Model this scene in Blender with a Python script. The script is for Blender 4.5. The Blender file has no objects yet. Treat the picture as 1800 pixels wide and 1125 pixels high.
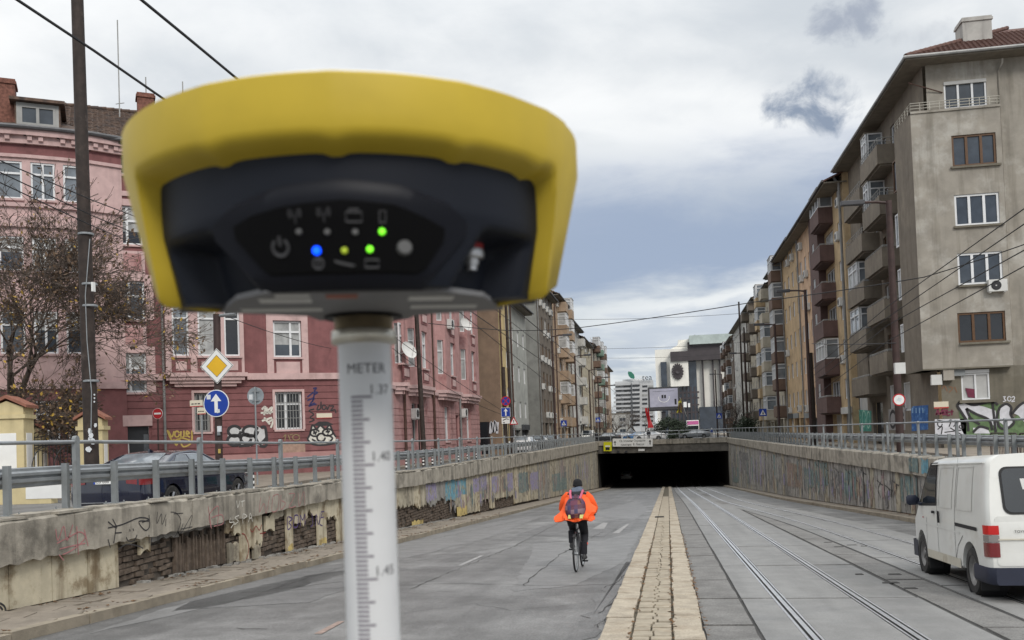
import bpy, bmesh, math, random
from mathutils import Vector, Matrix, Euler, noise as mnoise
R = math.radians
rnd = random.Random(11)
sc = bpy.context.scene
COL = sc.collection

# ------------------------------------------------------------------ camera
EYE = 1.8
CAM_YAW, CAM_PITCH, CAM_ROLL = R(9.5597), R(1.6559), R(2.1)
FPX, PX, PY = 1600.0, 900.0, 720.0            # focal length and principal point, photo pixels (1800 wide)
_f = Vector((-math.sin(CAM_YAW) * math.cos(CAM_PITCH), math.cos(CAM_YAW) * math.cos(CAM_PITCH), math.sin(CAM_PITCH)))
_r = Vector((math.cos(CAM_YAW), math.sin(CAM_YAW), 0))
_u = _r.cross(_f)
_r2 = _r * math.cos(CAM_ROLL) - _u * math.sin(CAM_ROLL)
_u2 = _u * math.cos(CAM_ROLL) + _r * math.sin(CAM_ROLL)
cam_d = bpy.data.cameras.new('camera')
cam = bpy.data.objects.new('camera', cam_d)
COL.objects.link(cam)
m = Matrix((_r2, _u2, -_f)).transposed().to_4x4()
m.translation = Vector((0, 0, EYE))
cam.matrix_world = m
cam_d.sensor_width = 36.0
cam_d.lens = 32.0
cam_d.shift_y = (720 - 562.5) / 1800.0
cam_d.clip_start = 0.02
cam_d.clip_end = 6000
cam_d.dof.use_dof = True
cam_d.dof.focus_distance = 30.0
cam_d.dof.aperture_fstop = 17.0
sc.camera = cam

def ray(px, py):
    return _f + _r2 * ((px - PX) / FPX) + _u2 * ((PY - py) / FPX)
def at_x(px, py, X):
    d = ray(px, py); return Vector((0, 0, EYE)) + d * (X / d.x)
def at_y(px, py, Y):
    d = ray(px, py); return Vector((0, 0, EYE)) + d * (Y / d.y)
def at_z(px, py, Z):
    d = ray(px, py); return Vector((0, 0, EYE)) + d * ((Z - EYE) / d.z)
def at_road(px, py):
    d = ray(px, py); return Vector((0, 0, EYE)) + d * (-EYE / (d.z + 0.047 * d.y))

# ------------------------------------------------------------------ sky, sun, exposure
SUN_EL, SUN_AZ = R(38), R(150)
world = bpy.data.worlds.new('World'); sc.world = world
world.use_nodes = True
nt = world.node_tree; nt.nodes.clear()
def N(t, **kw):
    n = nt.nodes.new(t)
    for k, v in kw.items(): setattr(n, k, v)
    return n
def math_n(op, a, b=None, c=None, clamp=False):
    n = N('ShaderNodeMath', operation=op); n.use_clamp = clamp
    for i, v in enumerate((a, b, c)):
        if v is None: continue
        if isinstance(v, (int, float)): n.inputs[i].default_value = v
        else: nt.links.new(v, n.inputs[i])
    return n.outputs[0]
out = N('ShaderNodeOutputWorld'); bg = N('ShaderNodeBackground')
nt.links.new(bg.outputs[0], out.inputs[0])
bg.inputs[1].default_value = 0.1
sky = N('ShaderNodeTexSky', sky_type='NISHITA')
sky.sun_disc = False; sky.sun_elevation = SUN_EL; sky.sun_rotation = SUN_AZ
tc = N('ShaderNodeTexCoord'); sep = N('ShaderNodeSeparateXYZ')
nt.links.new(tc.outputs['Generated'], sep.inputs[0])
dx, dy, dz = sep.outputs
zc = math_n('MAXIMUM', dz, 0.0)
den = math_n('ADD', zc, 0.11)
pxn, pyn = math_n('DIVIDE', dx, den), math_n('DIVIDE', dy, den)
cmb = N('ShaderNodeCombineXYZ')
nt.links.new(pxn, cmb.inputs[0]); nt.links.new(pyn, cmb.inputs[1])
def noise_w(vec, scale, detail, rough=0.55, offs=(0, 0, 0), dist=0.0, sc3=(1, 1, 1)):
    mp = N('ShaderNodeMapping'); mp.inputs['Location'].default_value = offs; mp.inputs['Scale'].default_value = sc3
    nt.links.new(vec, mp.inputs[0])
    n = N('ShaderNodeTexNoise'); n.inputs['Scale'].default_value = scale; n.inputs['Detail'].default_value = detail
    n.inputs['Roughness'].default_value = rough; n.inputs['Distortion'].default_value = dist
    nt.links.new(mp.outputs[0], n.inputs['Vector']); return n.outputs[0]
def ramp(val, a, b, lo=0.0, hi=1.0):
    n = N('ShaderNodeMapRange', interpolation_type='SMOOTHSTEP')
    nt.links.new(val, n.inputs[0])
    for i, v in enumerate((a, b, lo, hi)): n.inputs[i + 1].default_value = v
    return n.outputs[0]
def mixc(fac, a, b):
    n = N('ShaderNodeMix', data_type='RGBA')
    if isinstance(fac, (int, float)): n.inputs[0].default_value = fac
    else: nt.links.new(fac, n.inputs[0])
    for v, i in ((a, 6), (b, 7)):
        if isinstance(v, tuple): n.inputs[i].default_value = (*v, 1)
        else: nt.links.new(v, n.inputs[i])
    return n.outputs[2]
big = noise_w(cmb.outputs[0], 0.62, 4, 0.5, (3.1, 1.4, 0), 0.5)
fine = noise_w(cmb.outputs[0], 2.4, 8, 0.6, (7, 2, 0), 0.3)
f0 = math_n('ADD', math_n('MULTIPLY', big, 0.78), math_n('MULTIPLY', fine, 0.22))
# a broad dark blue-grey cloud bank low over the street, as in the photograph, with broken edges
nb = math_n('MULTIPLY', math_n('SUBTRACT', fine, 0.5), 0.10)
el = math_n('ADD', dz, math_n('ADD', nb, math_n('MULTIPLY', math_n('SUBTRACT', big, 0.5), 0.12)))
bank = math_n('MULTIPLY', ramp(el, 0.13, 0.185), ramp(el, 0.215, 0.31, 1, 0))
bank2 = math_n('MULTIPLY', math_n('MULTIPLY', ramp(el, 0.055, 0.085), ramp(el, 0.09, 0.125, 1, 0)), 0.55)
bankx = ramp(math_n('ADD', dx, nb), -0.55, -0.05, 0.35, 1.0)
cl = ramp(f0, 0.40, 0.60)
white = mixc(ramp(dz, 0.0, 0.4), (5.9, 6.1, 6.2), (7.6, 7.65, 7.6))
c1 = mixc(math_n('MULTIPLY', cl, 0.75), white, (3.9, 4.3, 4.7))
c2 = mixc(math_n('MULTIPLY', math_n('MULTIPLY', math_n('MAXIMUM', bank, bank2), bankx), 0.95), c1, (2.5, 3.05, 4.1))
# two ragged dark scraps of cloud
cf = noise_w(tc.outputs['Generated'], 24.0, 9, 0.6, (1, 5, 2), 0.35)
def scrap(px, py, wx, wy):
    d = ray(px, py).normalized(); e = ray(px + 100, py).normalized() - ray(px, py).normalized(); e = (e - d * e.dot(d)).normalized()
    v = d.cross(e).normalized()
    def dot(vec):
        n = N('ShaderNodeVectorMath', operation='DOT_PRODUCT'); nt.links.new(tc.outputs['Generated'], n.inputs[0])
        n.inputs[1].default_value = vec; return n.outputs['Value']
    a = math_n('DIVIDE', dot(e), wx); b = math_n('DIVIDE', math_n('ADD', dot(v), 0.0), wy)
    r2 = math_n('ADD', math_n('MULTIPLY', a, a), math_n('MULTIPLY', b, b))
    r2 = math_n('ADD', r2, math_n('MULTIPLY', math_n('SUBTRACT', cf, 0.5), 5.0))
    front = math_n('GREATER_THAN', dot(d), 0.5)
    return math_n('MULTIPLY', ramp(r2, -0.2, 1.3, 1, 0), front)
s1 = scrap(1435, 180, 0.052, 0.030); s2 = scrap(1490, 42, 0.034, 0.022); s3 = scrap(1640, 60, 0.03, 0.015)
c3 = mixc(math_n('MULTIPLY', s1, 1.0), c2, (2.1, 2.5, 3.2))
c3 = mixc(math_n('MULTIPLY', s2, 0.9), c3, (2.8, 3.1, 3.7))
c3 = mixc(math_n('MULTIPLY', s3, 0.4), c3, (3.6, 3.8, 4.2))
# the whole overcast grows brighter towards the zenith, as overcast skies do
zen = N('ShaderNodeMix', data_type='RGBA', blend_type='MULTIPLY'); zen.inputs[0].default_value = 1
g = ramp(dz, 0.35, 1.0, 1.0, 2.2); gc = N('ShaderNodeCombineColor')
for i in range(3): nt.links.new(g, gc.inputs[i])
nt.links.new(c3, zen.inputs[6]); nt.links.new(gc.outputs[0], zen.inputs[7])
fin = mixc(0.93, sky.outputs[0], zen.outputs[2])
nt.links.new(fin, bg.inputs[0])

sun_d = bpy.data.lights.new('sun', 'SUN'); sun_d.energy = 1.2; sun_d.angle = R(16); sun_d.color = (1, .95, .88)
sun = bpy.data.objects.new('sun', sun_d); COL.objects.link(sun)
# sun direction: azimuth measured from +Y clockwise
sdir = Vector((math.sin(SUN_AZ) * math.cos(SUN_EL), math.cos(SUN_AZ) * math.cos(SUN_EL), math.sin(SUN_EL)))
sun.rotation_euler = sdir.to_track_quat('Z', 'Y').to_euler()
sc.view_settings.view_transform = 'Standard'; sc.view_settings.look = 'None'
sc.view_settings.gamma = 1; sc.view_settings.use_curve_mapping = False
sc.view_settings.exposure = 0.45

# ------------------------------------------------------------------ materials
MATS = {}
def mat(name, col, rough=0.8, var=0.15, scale=2.0, col2=None, mix2=(0.5, 0.7), scale2=1.2, streak=0.0, streak_col=None,
        bump=0.0, bscale=30.0, metal=0.0, spec=0.4, detail=6, streak_scale=2.2, coat=0.0, emit=None, estr=0.0, alpha=None, grain=0.0, gscale=70.0, lanes=0.0):
    if name in MATS: return MATS[name]
    M = bpy.data.materials.new(name); M.use_nodes = True
    t = M.node_tree; b = t.nodes['Principled BSDF']
    L = t.links.new
    b.inputs['Roughness'].default_value = rough; b.inputs['Metallic'].default_value = metal
    b.inputs['Specular IOR Level'].default_value = spec
    b.inputs['Coat Weight'].default_value = coat
    b.inputs['Base Color'].default_value = (*col, 1)
    if emit:
        b.inputs['Emission Color'].default_value = (*emit, 1); b.inputs['Emission Strength'].default_value = estr
    g = t.nodes.new('ShaderNodeNewGeometry')
    def noise(s, d=detail, r=0.6, sc3=None):
        n = t.nodes.new('ShaderNodeTexNoise'); n.inputs['Scale'].default_value = s; n.inputs['Detail'].default_value = d
        n.inputs['Roughness'].default_value = r
        if sc3:
            mp = t.nodes.new('ShaderNodeMapping'); mp.inputs['Scale'].default_value = sc3
            L(g.outputs['Position'], mp.inputs[0]); L(mp.outputs[0], n.inputs['Vector'])
        else: L(g.outputs['Position'], n.inputs['Vector'])
        return n.outputs[0]
    def mr(v, a, b_, lo, hi):
        n = t.nodes.new('ShaderNodeMapRange'); n.interpolation_type = 'SMOOTHSTEP'; L(v, n.inputs[0])
        for i, x in enumerate((a, b_, lo, hi)): n.inputs[i + 1].default_value = x
        return n.outputs[0]
    def mx(f, a, b_, blend='MIX'):
        n = t.nodes.new('ShaderNodeMix'); n.data_type = 'RGBA'; n.blend_type = blend
        if isinstance(f, float): n.inputs[0].default_value = f
        else: L(f, n.inputs[0])
        for v, i in ((a, 6), (b_, 7)):
            if isinstance(v, tuple): n.inputs[i].default_value = (*v, 1)
            else: L(v, n.inputs[i])
        return n.outputs[2]
    cur = col
    if col2: cur = mx(mr(noise(scale2, 8, 0.65), mix2[0], mix2[1], 0, 1), cur, col2)
    if streak:
        sv = mr(noise(streak_scale, 5, 0.6, (1, 1, 0.09)), 0.48, 0.72, 0, streak)
        cur = mx(sv, cur, streak_col or tuple(c * 0.35 for c in col))
    if var:
        v = mr(noise(scale), 0.3, 0.7, 1 - var, 1 + var)
        h = t.nodes.new('ShaderNodeHueSaturation'); L(v, h.inputs['Value'])
        if isinstance(cur, tuple): h.inputs['Color'].default_value = (*cur, 1)
        else: L(cur, h.inputs['Color'])
        cur = h.outputs[0]
    if lanes:
        v = mr(noise(1.0, 7, 0.6, (1.5, .045, 1)), 0.32, 0.68, 1 - lanes, 1 + lanes)
        h = t.nodes.new('ShaderNodeHueSaturation'); L(v, h.inputs['Value'])
        if isinstance(cur, tuple): h.inputs['Color'].default_value = (*cur, 1)
        else: L(cur, h.inputs['Color'])
        cur = h.outputs[0]
    if grain:
        v = mr(noise(gscale, 3, 0.7), 0.3, 0.7, 1 - grain, 1 + grain)
        h = t.nodes.new('ShaderNodeHueSaturation'); L(v, h.inputs['Value'])
        if isinstance(cur, tuple): h.inputs['Color'].default_value = (*cur, 1)
        else: L(cur, h.inputs['Color'])
        cur = h.outputs[0]
    if not isinstance(cur, tuple): L(cur, b.inputs['Base Color'])
    if bump:
        bp = t.nodes.new('ShaderNodeBump'); bp.inputs['Strength'].default_value = min(1, bump); bp.inputs['Distance'].default_value = 0.02
        L(noise(bscale, 6, 0.65), bp.inputs['Height']); L(bp.outputs[0], b.inputs['Normal'])
    MATS[name] = M
    return M

# ------------------------------------------------------------------ mesh building
ORG = {}
class MB:
    def __init__(s, T=None): s.v = []; s.f = []; s.mi = []; s.T = T; s.cur = 0
    def _add(s, pts, faces):
        o = len(s.v)
        if s.T is not None: pts = [s.T @ Vector(p) for p in pts]
        s.v.extend([tuple(p) for p in pts])
        for f in faces: s.f.append(tuple(o + i for i in f)); s.mi.append(s.cur)
    def poly(s, pts): s._add(pts, [tuple(range(len(pts)))])
    def box(s, x0, x1, y0, y1, z0, z1):
        p = [(x0, y0, z0), (x1, y0, z0), (x1, y1, z0), (x0, y1, z0), (x0, y0, z1), (x1, y0, z1), (x1, y1, z1), (x0, y1, z1)]
        s._add(p, [(3, 2, 1, 0), (4, 5, 6, 7), (0, 1, 5, 4), (1, 2, 6, 5), (2, 3, 7, 6), (3, 0, 4, 7)])
    def prism(s, pts, d):
        """polygon pts (3-D, in order), extruded by vector d"""
        n = len(pts); d = Vector(d); q = [Vector(p) for p in pts]; q2 = [p + d for p in q]
        s._add(q + q2, [tuple(range(n))[::-1], tuple(range(n, 2 * n))] + [(i, (i + 1) % n, n + (i + 1) % n, n + i) for i in range(n)])
    def tube(s, path, r, n=6, cap=True):
        path = [Vector(p) for p in path]; k = len(path)
        rs = r if isinstance(r, (list, tuple)) else [r] * k
        pts = []; ref = None
        for i in range(k):
            a = path[max(0, i - 1)]; b = path[min(k - 1, i + 1)]; t = (b - a)
            if t.length < 1e-9: t = Vector((0, 0, 1))
            t.normalize()
            if ref is None:
                ref = Vector((0, 0, 1)) if abs(t.z) < 0.9 else Vector((1, 0, 0))
            x = ref - t * ref.dot(t)
            if x.length < 1e-6: x = t.orthogonal()
            x.normalize(); ref = x; y = t.cross(x)
            for j in range(n):
                a_ = 2 * math.pi * j / n
                pts.append(path[i] + (x * math.cos(a_) + y * math.sin(a_)) * rs[i])
        fs = [(i * n + j, i * n + (j + 1) % n, (i + 1) * n + (j + 1) % n, (i + 1) * n + j) for i in range(k - 1) for j in range(n)]
        if cap: fs += [tuple(range(n))[::-1], tuple((k - 1) * n + j for j in range(n))]
        s._add(pts, fs)
    def lathe(s, prof, n=24, c=(0, 0, 0), axis='Z', cap=False):
        """prof: list of (r, h)"""
        pts = []; c = Vector(c)
        for r, h in prof:
            for j in range(n):
                a = 2 * math.pi * j / n; x, y = r * math.cos(a), r * math.sin(a)
                v = {'Z': (x, y, h), 'X': (h, x, y), 'Y': (x, h, -y)}[axis]
                pts.append(c + Vector(v))
        k = len(prof)
        fs = [(i * n + j, i * n + (j + 1) % n, (i + 1) * n + (j + 1) % n, (i + 1) * n + j) for i in range(k - 1) for j in range(n)]
        if cap: fs += [tuple(range(n))[::-1], tuple((k - 1) * n + j for j in range(n))]
        s._add(pts, fs)
    def rings(s, rings, closed=True, cap=True):
        n = len(rings[0]); k = len(rings); pts = [p for r in rings for p in r]
        m = n if closed else n - 1
        fs = [(i * n + j, i * n + (j + 1) % n, (i + 1) * n + (j + 1) % n, (i + 1) * n + j) for i in range(k - 1) for j in range(m)]
        if cap and closed: fs += [tuple(range(n))[::-1], tuple((k - 1) * n + j for j in range(n))]
        s._add(pts, fs)
    def ribbon(s, pts, w, nrm):
        """flat stroke of width w along pts, lying in the plane with normal nrm"""
        pts = [Vector(p) for p in pts]; nrm = Vector(nrm); vs = []
        for i, p in enumerate(pts):
            t = pts[min(i + 1, len(pts) - 1)] - pts[max(i - 1, 0)]
            if t.length < 1e-9: t = Vector((1, 0, 0))
            d = nrm.cross(t).normalized() * (w[i] if isinstance(w, list) else w) / 2
            vs += [p - d, p + d]
        s._add(vs, [(2 * i, 2 * i + 2, 2 * i + 3, 2 * i + 1) for i in range(len(pts) - 1)])
    def mesh(s, name, mats, off=None, smooth=False):
        me = bpy.data.meshes.new(name)
        vs = [(x - off[0], y - off[1], z - off[2]) for x, y, z in s.v] if off is not None else s.v
        me.from_pydata(vs, [], s.f)
        if not isinstance(mats, (list, tuple)): mats = [mats]
        for mm in mats: me.materials.append(mm)
        if len(mats) > 1: me.polygons.foreach_set('material_index', s.mi)
        if smooth:
            me.polygons.foreach_set('use_smooth', [True] * len(s.f))
            if smooth is not True: me.set_sharp_from_angle(angle=R(smooth))
        me.update(); return me
    def build(s, name, mats, parent=None, smooth=False, w=True, bevel=0.0):
        off = ORG.get(parent.name) if (parent and w) else None
        me = s.mesh(name, mats, off, smooth)
        o = bpy.data.objects.new(name, me); COL.objects.link(o)
        if parent:
            o.parent = parent
            if w and parent.name in ORG: ORG[o.name] = ORG[parent.name]
        if bevel:
            bm = bmesh.new(); bm.from_mesh(me); bmesh.ops.remove_doubles(bm, verts=bm.verts, dist=1e-5)
            es = [e for e in bm.edges if len(e.link_faces) == 2 and e.calc_face_angle(0) > R(35)]
            bmesh.ops.bevel(bm, geom=es, offset=bevel, segments=2, affect='EDGES', profile=0.6); bm.to_mesh(me); bm.free()
        return o

def tag(o, label=None, cat=None, group=None, kind=None):
    for k, v in (('label', label), ('category', cat), ('group', group), ('kind', kind)):
        if v: o[k] = v
    return o
def thing(name, loc, label, cat, group=None, rz=0.0):
    o = bpy.data.objects.new(name, None); COL.objects.link(o); o.empty_display_size = 0.2
    o.location = loc; o.rotation_euler = (0, 0, rz); ORG[o.name] = Vector(loc)
    return tag(o, label, cat, group)
def put(name, mesh, parent, loc, rz=0.0, w=True, scale=None):
    """another object sharing a mesh, at world loc, under parent"""
    o = bpy.data.objects.new(name, mesh); COL.objects.link(o)
    loc = Vector(loc)
    if parent:
        o.parent = parent
        if w and parent.name in ORG: loc = loc - ORG[parent.name]
    o.location = loc; o.rotation_euler = (0, 0, rz)
    if scale: o.scale = scale
    return o
def kids(o): return [c for c in bpy.data.objects if c.parent == o]
CH = {}
def copy_tree(o, parent=None):
    c = o.copy(); COL.objects.link(c); c.parent = parent
    for k in list(o.children): copy_tree(k, c)
    return c
def text_mesh(name, txt, size, m, align='CENTER', depth=0.0, xs=1.0):
    cu = bpy.data.curves.new(name, 'FONT'); cu.body = txt; cu.size = size; cu.align_x = align; cu.align_y = 'CENTER'
    cu.extrude = depth; cu.resolution_u = 3
    o = bpy.data.objects.new('tmp', cu); COL.objects.link(o)
    dg = bpy.context.evaluated_depsgraph_get()
    me = bpy.data.meshes.new_from_object(o.evaluated_get(dg)); me.name = name
    me.materials.clear(); me.materials.append(m)
    bpy.data.objects.remove(o)
    if xs != 1.0:
        for v in me.vertices: v.co.x *= xs
    return me
def text(name, txt, size, m, parent, loc, rot, align='CENTER', w=True, xs=1.0):
    me = text_mesh(name, txt, size, m, align, 0.0, xs)
    o = put(name, me, parent, loc, 0, w); o.rotation_euler = rot
    return o
def smooth01(x, a, b):
    t = min(1, max(0, (x - a) / (b - a))); return t * t * (3 - 2 * t)
def facing(n):
    """rotation for an upright text or plate whose front looks along the horizontal direction n"""
    return (R(90), 0, math.atan2(n[0], -n[1]))
# ------------------------------------------------------------------ materials of the setting
M_asph = mat('asphalt', (.122, .120, .117), .5, .25, 1.1, (.172, .170, .166), (.45, .62), .35, bump=.5, bscale=110, detail=10, grain=.38, gscale=48, lanes=.17)
M_patch = mat('asphalt_patch', (.130, .128, .126), .55, .18, 2.0, bump=.5, bscale=110, grain=.38, gscale=48)
M_patchl = mat('asphalt_worn', (.168, .166, .163), .5, .15, 2.0, bump=.4, bscale=110, grain=.3, gscale=48)
M_street = mat('street_asphalt', (.14, .138, .135), .7, .2, 1.0, bump=.3, bscale=120)
M_crack = mat('crack', (.05, .048, .046), .9, .2)
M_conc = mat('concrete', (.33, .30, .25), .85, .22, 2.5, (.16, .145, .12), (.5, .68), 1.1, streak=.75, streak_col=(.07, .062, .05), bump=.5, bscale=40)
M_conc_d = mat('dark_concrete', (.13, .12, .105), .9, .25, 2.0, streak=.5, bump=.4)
M_cream = mat('cream_plaster', (.52, .465, .345), .85, .12, 3.0, (.26, .205, .13), (.47, .64), 2.2, streak=.85, streak_col=(.13, .09, .05), bump=.35, bscale=50)
M_cream2 = mat('dirty_plaster', (.40, .36, .275), .88, .18, 3.0, (.15, .125, .095), (.48, .66), 2.0, streak=.85, streak_col=(.07, .06, .05), bump=.4, bscale=50)
M_greyp = mat('grey_plaster', (.27, .26, .24), .88, .2, 3.0, (.14, .13, .12), (.5, .68), 1.7, streak=.8, streak_col=(.07, .065, .06), bump=.4, bscale=50)
M_brickd = mat('old_brick', (.115, .088, .068), .95, .3, 5.0, (.17, .135, .105), (.5, .7), 6.0, bump=.7, bscale=70)
M_mortar = mat('mortar', (.085, .072, .06), .95, .25, 4.0, bump=.6)
M_slabs = mat('footway_slab', (.215, .185, .15), .9, .2, 3.0, (.13, .11, .085), (.5, .7), 1.5, bump=.4)
M_kerb = mat('kerb_stone', (.25, .215, .165), .85, .16, 3.0, (.17, .14, .10), (.5, .7), 1.2, bump=.4)
M_med = mat('median_stone', (.345, .30, .235), .85, .14, 4.0, (.25, .205, .15), (.46, .68), 1.8, bump=.35, bscale=60, grain=.2, gscale=50)
M_medb = mat('median_brick', (.30, .26, .20), .88, .16, 5.0, (.27, .22, .16), (.5, .72), 4.0, bump=.5)
M_dirt = mat('joint_dirt', (.10, .085, .06), .95, .3, 6.0)
M_tslab = mat('tram_slab', (.195, .193, .188), .62, .1, 2.5, (.17, .17, .168), (.5, .7), .9, bump=.3, bscale=120, grain=.14, gscale=60, lanes=.12)
M_tslab2 = mat('rough_slab', (.16, .156, .149), .8, .16, 2.5, (.13, .125, .12), (.48, .68), 1.0, bump=.35, bscale=90, grain=.3, gscale=45)
M_rail = mat('rail_steel', (.78, .78, .79), .38, .1, 8.0, metal=1.0)
M_groove = mat('rail_groove', (.03, .028, .027), .8, .1)
M_galv = mat('galvanised_steel', (.30, .315, .325), .5, .12, 3.0, (.22, .225, .23), (.5, .7), 2.0, metal=.55)
M_galvp = mat('grey_painted_steel', (.235, .25, .255), .55, .12, 3.0, (.16, .165, .165), (.55, .75), 3.0, metal=.3)
M_white = mat('white_paint', (.75, .75, .73), .5, .05)
M_black = mat('black_paint', (.02, .02, .022), .5, .05)
M_leaf_l = mat('leaf_litter', (.12, .065, .03), .95, .35, 9.0)
M_worn = mat('worn_marking', (.255, .25, .245), .7, .25, 9.0)
M_wornr = mat('worn_red_marking', (.27, .20, .17), .7, .25, 9.0)

def road_z(y):
    return 0.376 if y < -8 else (-0.047 * y if y < 128 else -6.016)
def sh(y): return -1.2 * smooth01(y, 26, 62)
def kerbR(y): return 7.75 + 0.8 * sh(y)
def wallR(y): return 8.5 + 0.75 * sh(y)
WL = -9.35
def copeL_top(y): return 0.86 - 0.17 * smooth01(y, 12, 25) - 0.07 * smooth01(y, 25, 36)
def copeL_bot(y): return 0.2 - 0.26 * smooth01(y, 22, 44) - 0.5 * min(1, max(0, (y - 44) / 75))
copeR_top = 0.62
def copeR_bot(y): return copeR_top - 0.66
YS = [-60, -8] + [y for y in range(-4, 128, 4)] + [128, 150, 200]
PORT_L, PORT_R = 124.5, 117.0

# ------------------------------------------------------------------ terrain, road
def strip(name, xa, xb, m, dz, y0=-60, y1=200, step=4, kind='structure'):
    mb = MB(); ys = [y for y in YS if y0 <= y <= y1]
    if ys[0] > y0: ys.insert(0, y0)
    if ys[-1] < y1: ys.append(y1)
    fa = xa if callable(xa) else (lambda y: xa); fb = xb if callable(xb) else (lambda y: xb)
    vs = []
    for y in ys: vs += [(fa(y), y, road_z(y) + dz), (fb(y), y, road_z(y) + dz)]
    mb._add(vs, [(2 * i, 2 * i + 1, 2 * i + 3, 2 * i + 2) for i in range(len(ys) - 1)])
    return tag(mb.build(name, m), kind=kind)
road = strip('road', -9.5, lambda y: wallR(y) + .2, M_asph, 0)
g = MB()
g.poly([(-1500, -300, .3), (-9.6, -300, .3), (-9.6, 126, .3), (-1500, 126, .3)])
g.poly([(8.75, -300, .3), (1500, -300, .3), (1500, 126, .3), (8.75, 126, .3)])
g.poly([(-1500, 126, .3), (1500, 126, .3), (1500, 3000, .3), (-1500, 3000, .3)])
g.poly([(-9.6, -300, .3), (8.75, -300, .3), (8.75, -60, .3), (-9.6, -60, .3)])
ground = tag(g.build('ground', M_street), kind='structure')
# pavements of the upper street
for nm, x0, x1, y0, y1 in (('pavement', -30, -13.4, 26, 300), ('pavement', 11.2, 30, -20, 300)):
    mb = MB(); mb.box(x0, x1, y0, y1, .2, .42); tag(mb.build(nm, M_slabs), kind='structure')

def rsheet(mb, pts, dz):
    mb.poly([(x, y, road_z(y) + dz) for x, y in pts])
# repaired and worn patches, each a thin sheet of its own
def patch(name, pix, m, dz, jag=.05):
    P = [at_road(*p) for p in pix]; out_ = []
    for i, p in enumerate(P):
        q = P[(i + 1) % len(P)]; n = max(2, int((q - p).length / .35))
        for k in range(n):
            v = p.lerp(q, k / n); out_.append((v.x + rnd.uniform(-jag, jag), v.y + rnd.uniform(-jag, jag) * 2))
    mb = MB(); rsheet(mb, out_, dz); return tag(mb.build(name, m, road, w=False))
patch('asphalt_patch', [(905, 941), (965, 922), (1092, 922), (1062, 944)], M_patch, .005, .03)
patch('asphalt_patch', [(420, 1020), (640, 985), (720, 1000), (540, 1060), (300, 1074)], M_patch, .004)
patch('asphalt_patch', [(1120, 1020), (1085, 1045), (1060, 1090), (1040, 1125), (1000, 1125), (1060, 1040), (1105, 985)], M_patch, .006, .09)
patch('worn_patch', [(690, 960), (880, 915), (960, 905), (860, 945), (700, 985)], M_patchl, .004)
patch('worn_patch', [(940, 955), (1060, 950), (1130, 930), (1100, 985), (1010, 1030), (900, 1040)], M_patchl, .004)
patch('worn_patch', [(1030, 905), (1120, 880), (1140, 895), (1115, 915)], M_patchl, .004)
patch('worn_patch', [(150, 1115), (330, 1058), (560, 1008), (640, 1000), (500, 1040), (330, 1075)], M_patchl, .004)
def mark(name, pix, m, dz=.008): 
    mb = MB(); rsheet(mb, [(lambda v: (v.x, v.y))(at_road(*p)) for p in pix], dz); return mb.build(name, m, road, w=False)
mark('lane_mark', [(803, 995), (812, 995), (851, 977), (844, 977)], M_worn)
mark('lane_mark', [(552, 1115), (566, 1115), (606, 1093), (594, 1093)], M_wornr)
mark('lane_mark', [(1076, 938), (1088, 938), (1107, 921), (1102, 921)], M_worn)
mark('lane_mark', [(1042, 930), (1062, 930), (1069, 919), (1060, 919)], M_worn, .009)
mark('lane_mark', [(985, 870), (990, 870), (1013, 858), (1010, 858)], M_worn)
# cracks and joints
mb = MB()
def crackpx(pix, w, dz=.010, jag=.06, m=mb):
    P = [at_road(*p) for p in pix]; o = []
    for a, b in zip(P[:-1], P[1:]):
        n = max(3, int((b - a).length / .22))
        for k in range(n):
            v = a.lerp(b, k / n); o.append(Vector((v.x + rnd.uniform(-jag, jag) * .6, v.y + rnd.uniform(-jag, jag), 0)))
    o.append(P[-1])
    o = [Vector((v.x, v.y, road_z(v.y) + dz)) for v in o]
    m.ribbon(o, [w * rnd.uniform(.25, .95) for _ in o], (0, 0, 1))
for pix, w in (([(420, 1043), (560, 1036), (790, 1026), (960, 1030), (1100, 1028)], .03), ([(720, 1036), (905, 960), (1010, 905)], .025),
               ([(300, 1075), (420, 1055), (640, 985)], .02), ([(918, 1030), (985, 975), (1060, 935)], .03), ([(760, 948), (900, 918), (1000, 893)], .02),
               ([(700, 992), (880, 962), (1010, 950)], .018), ([(410, 1106), (470, 1107)], .03), ([(940, 995), (1120, 993)], .018),
               ([(700, 1080), (830, 1062), (900, 1075), (1040, 1060)], .015), ([(1060, 1035), (1090, 1020), (1110, 1000)], .03),
               ([(1050, 1080), (1075, 1060), (1095, 1050)], .03), ([(1040, 1105), (1062, 1095), (1085, 1070)], .03), ([(480, 1037), (600, 1023)], .03),
               ([(1280, 955), (1220, 953)], .03), ([(1215, 963), (1235, 955), (1290, 950)], .03), ([(1218, 986), (1262, 990)], .035), ([(1225, 1042), (1290, 1036)], .035),
               ([(1225, 1060), (1305, 1058)], .035), ([(1000, 880), (1060, 872)], .03), ([(960, 930), (1040, 926), (1090, 932)], .025)):
    crackpx(pix, w)
tag(mb.build('crack', M_crack, road, w=False), kind='stuff')

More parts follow.
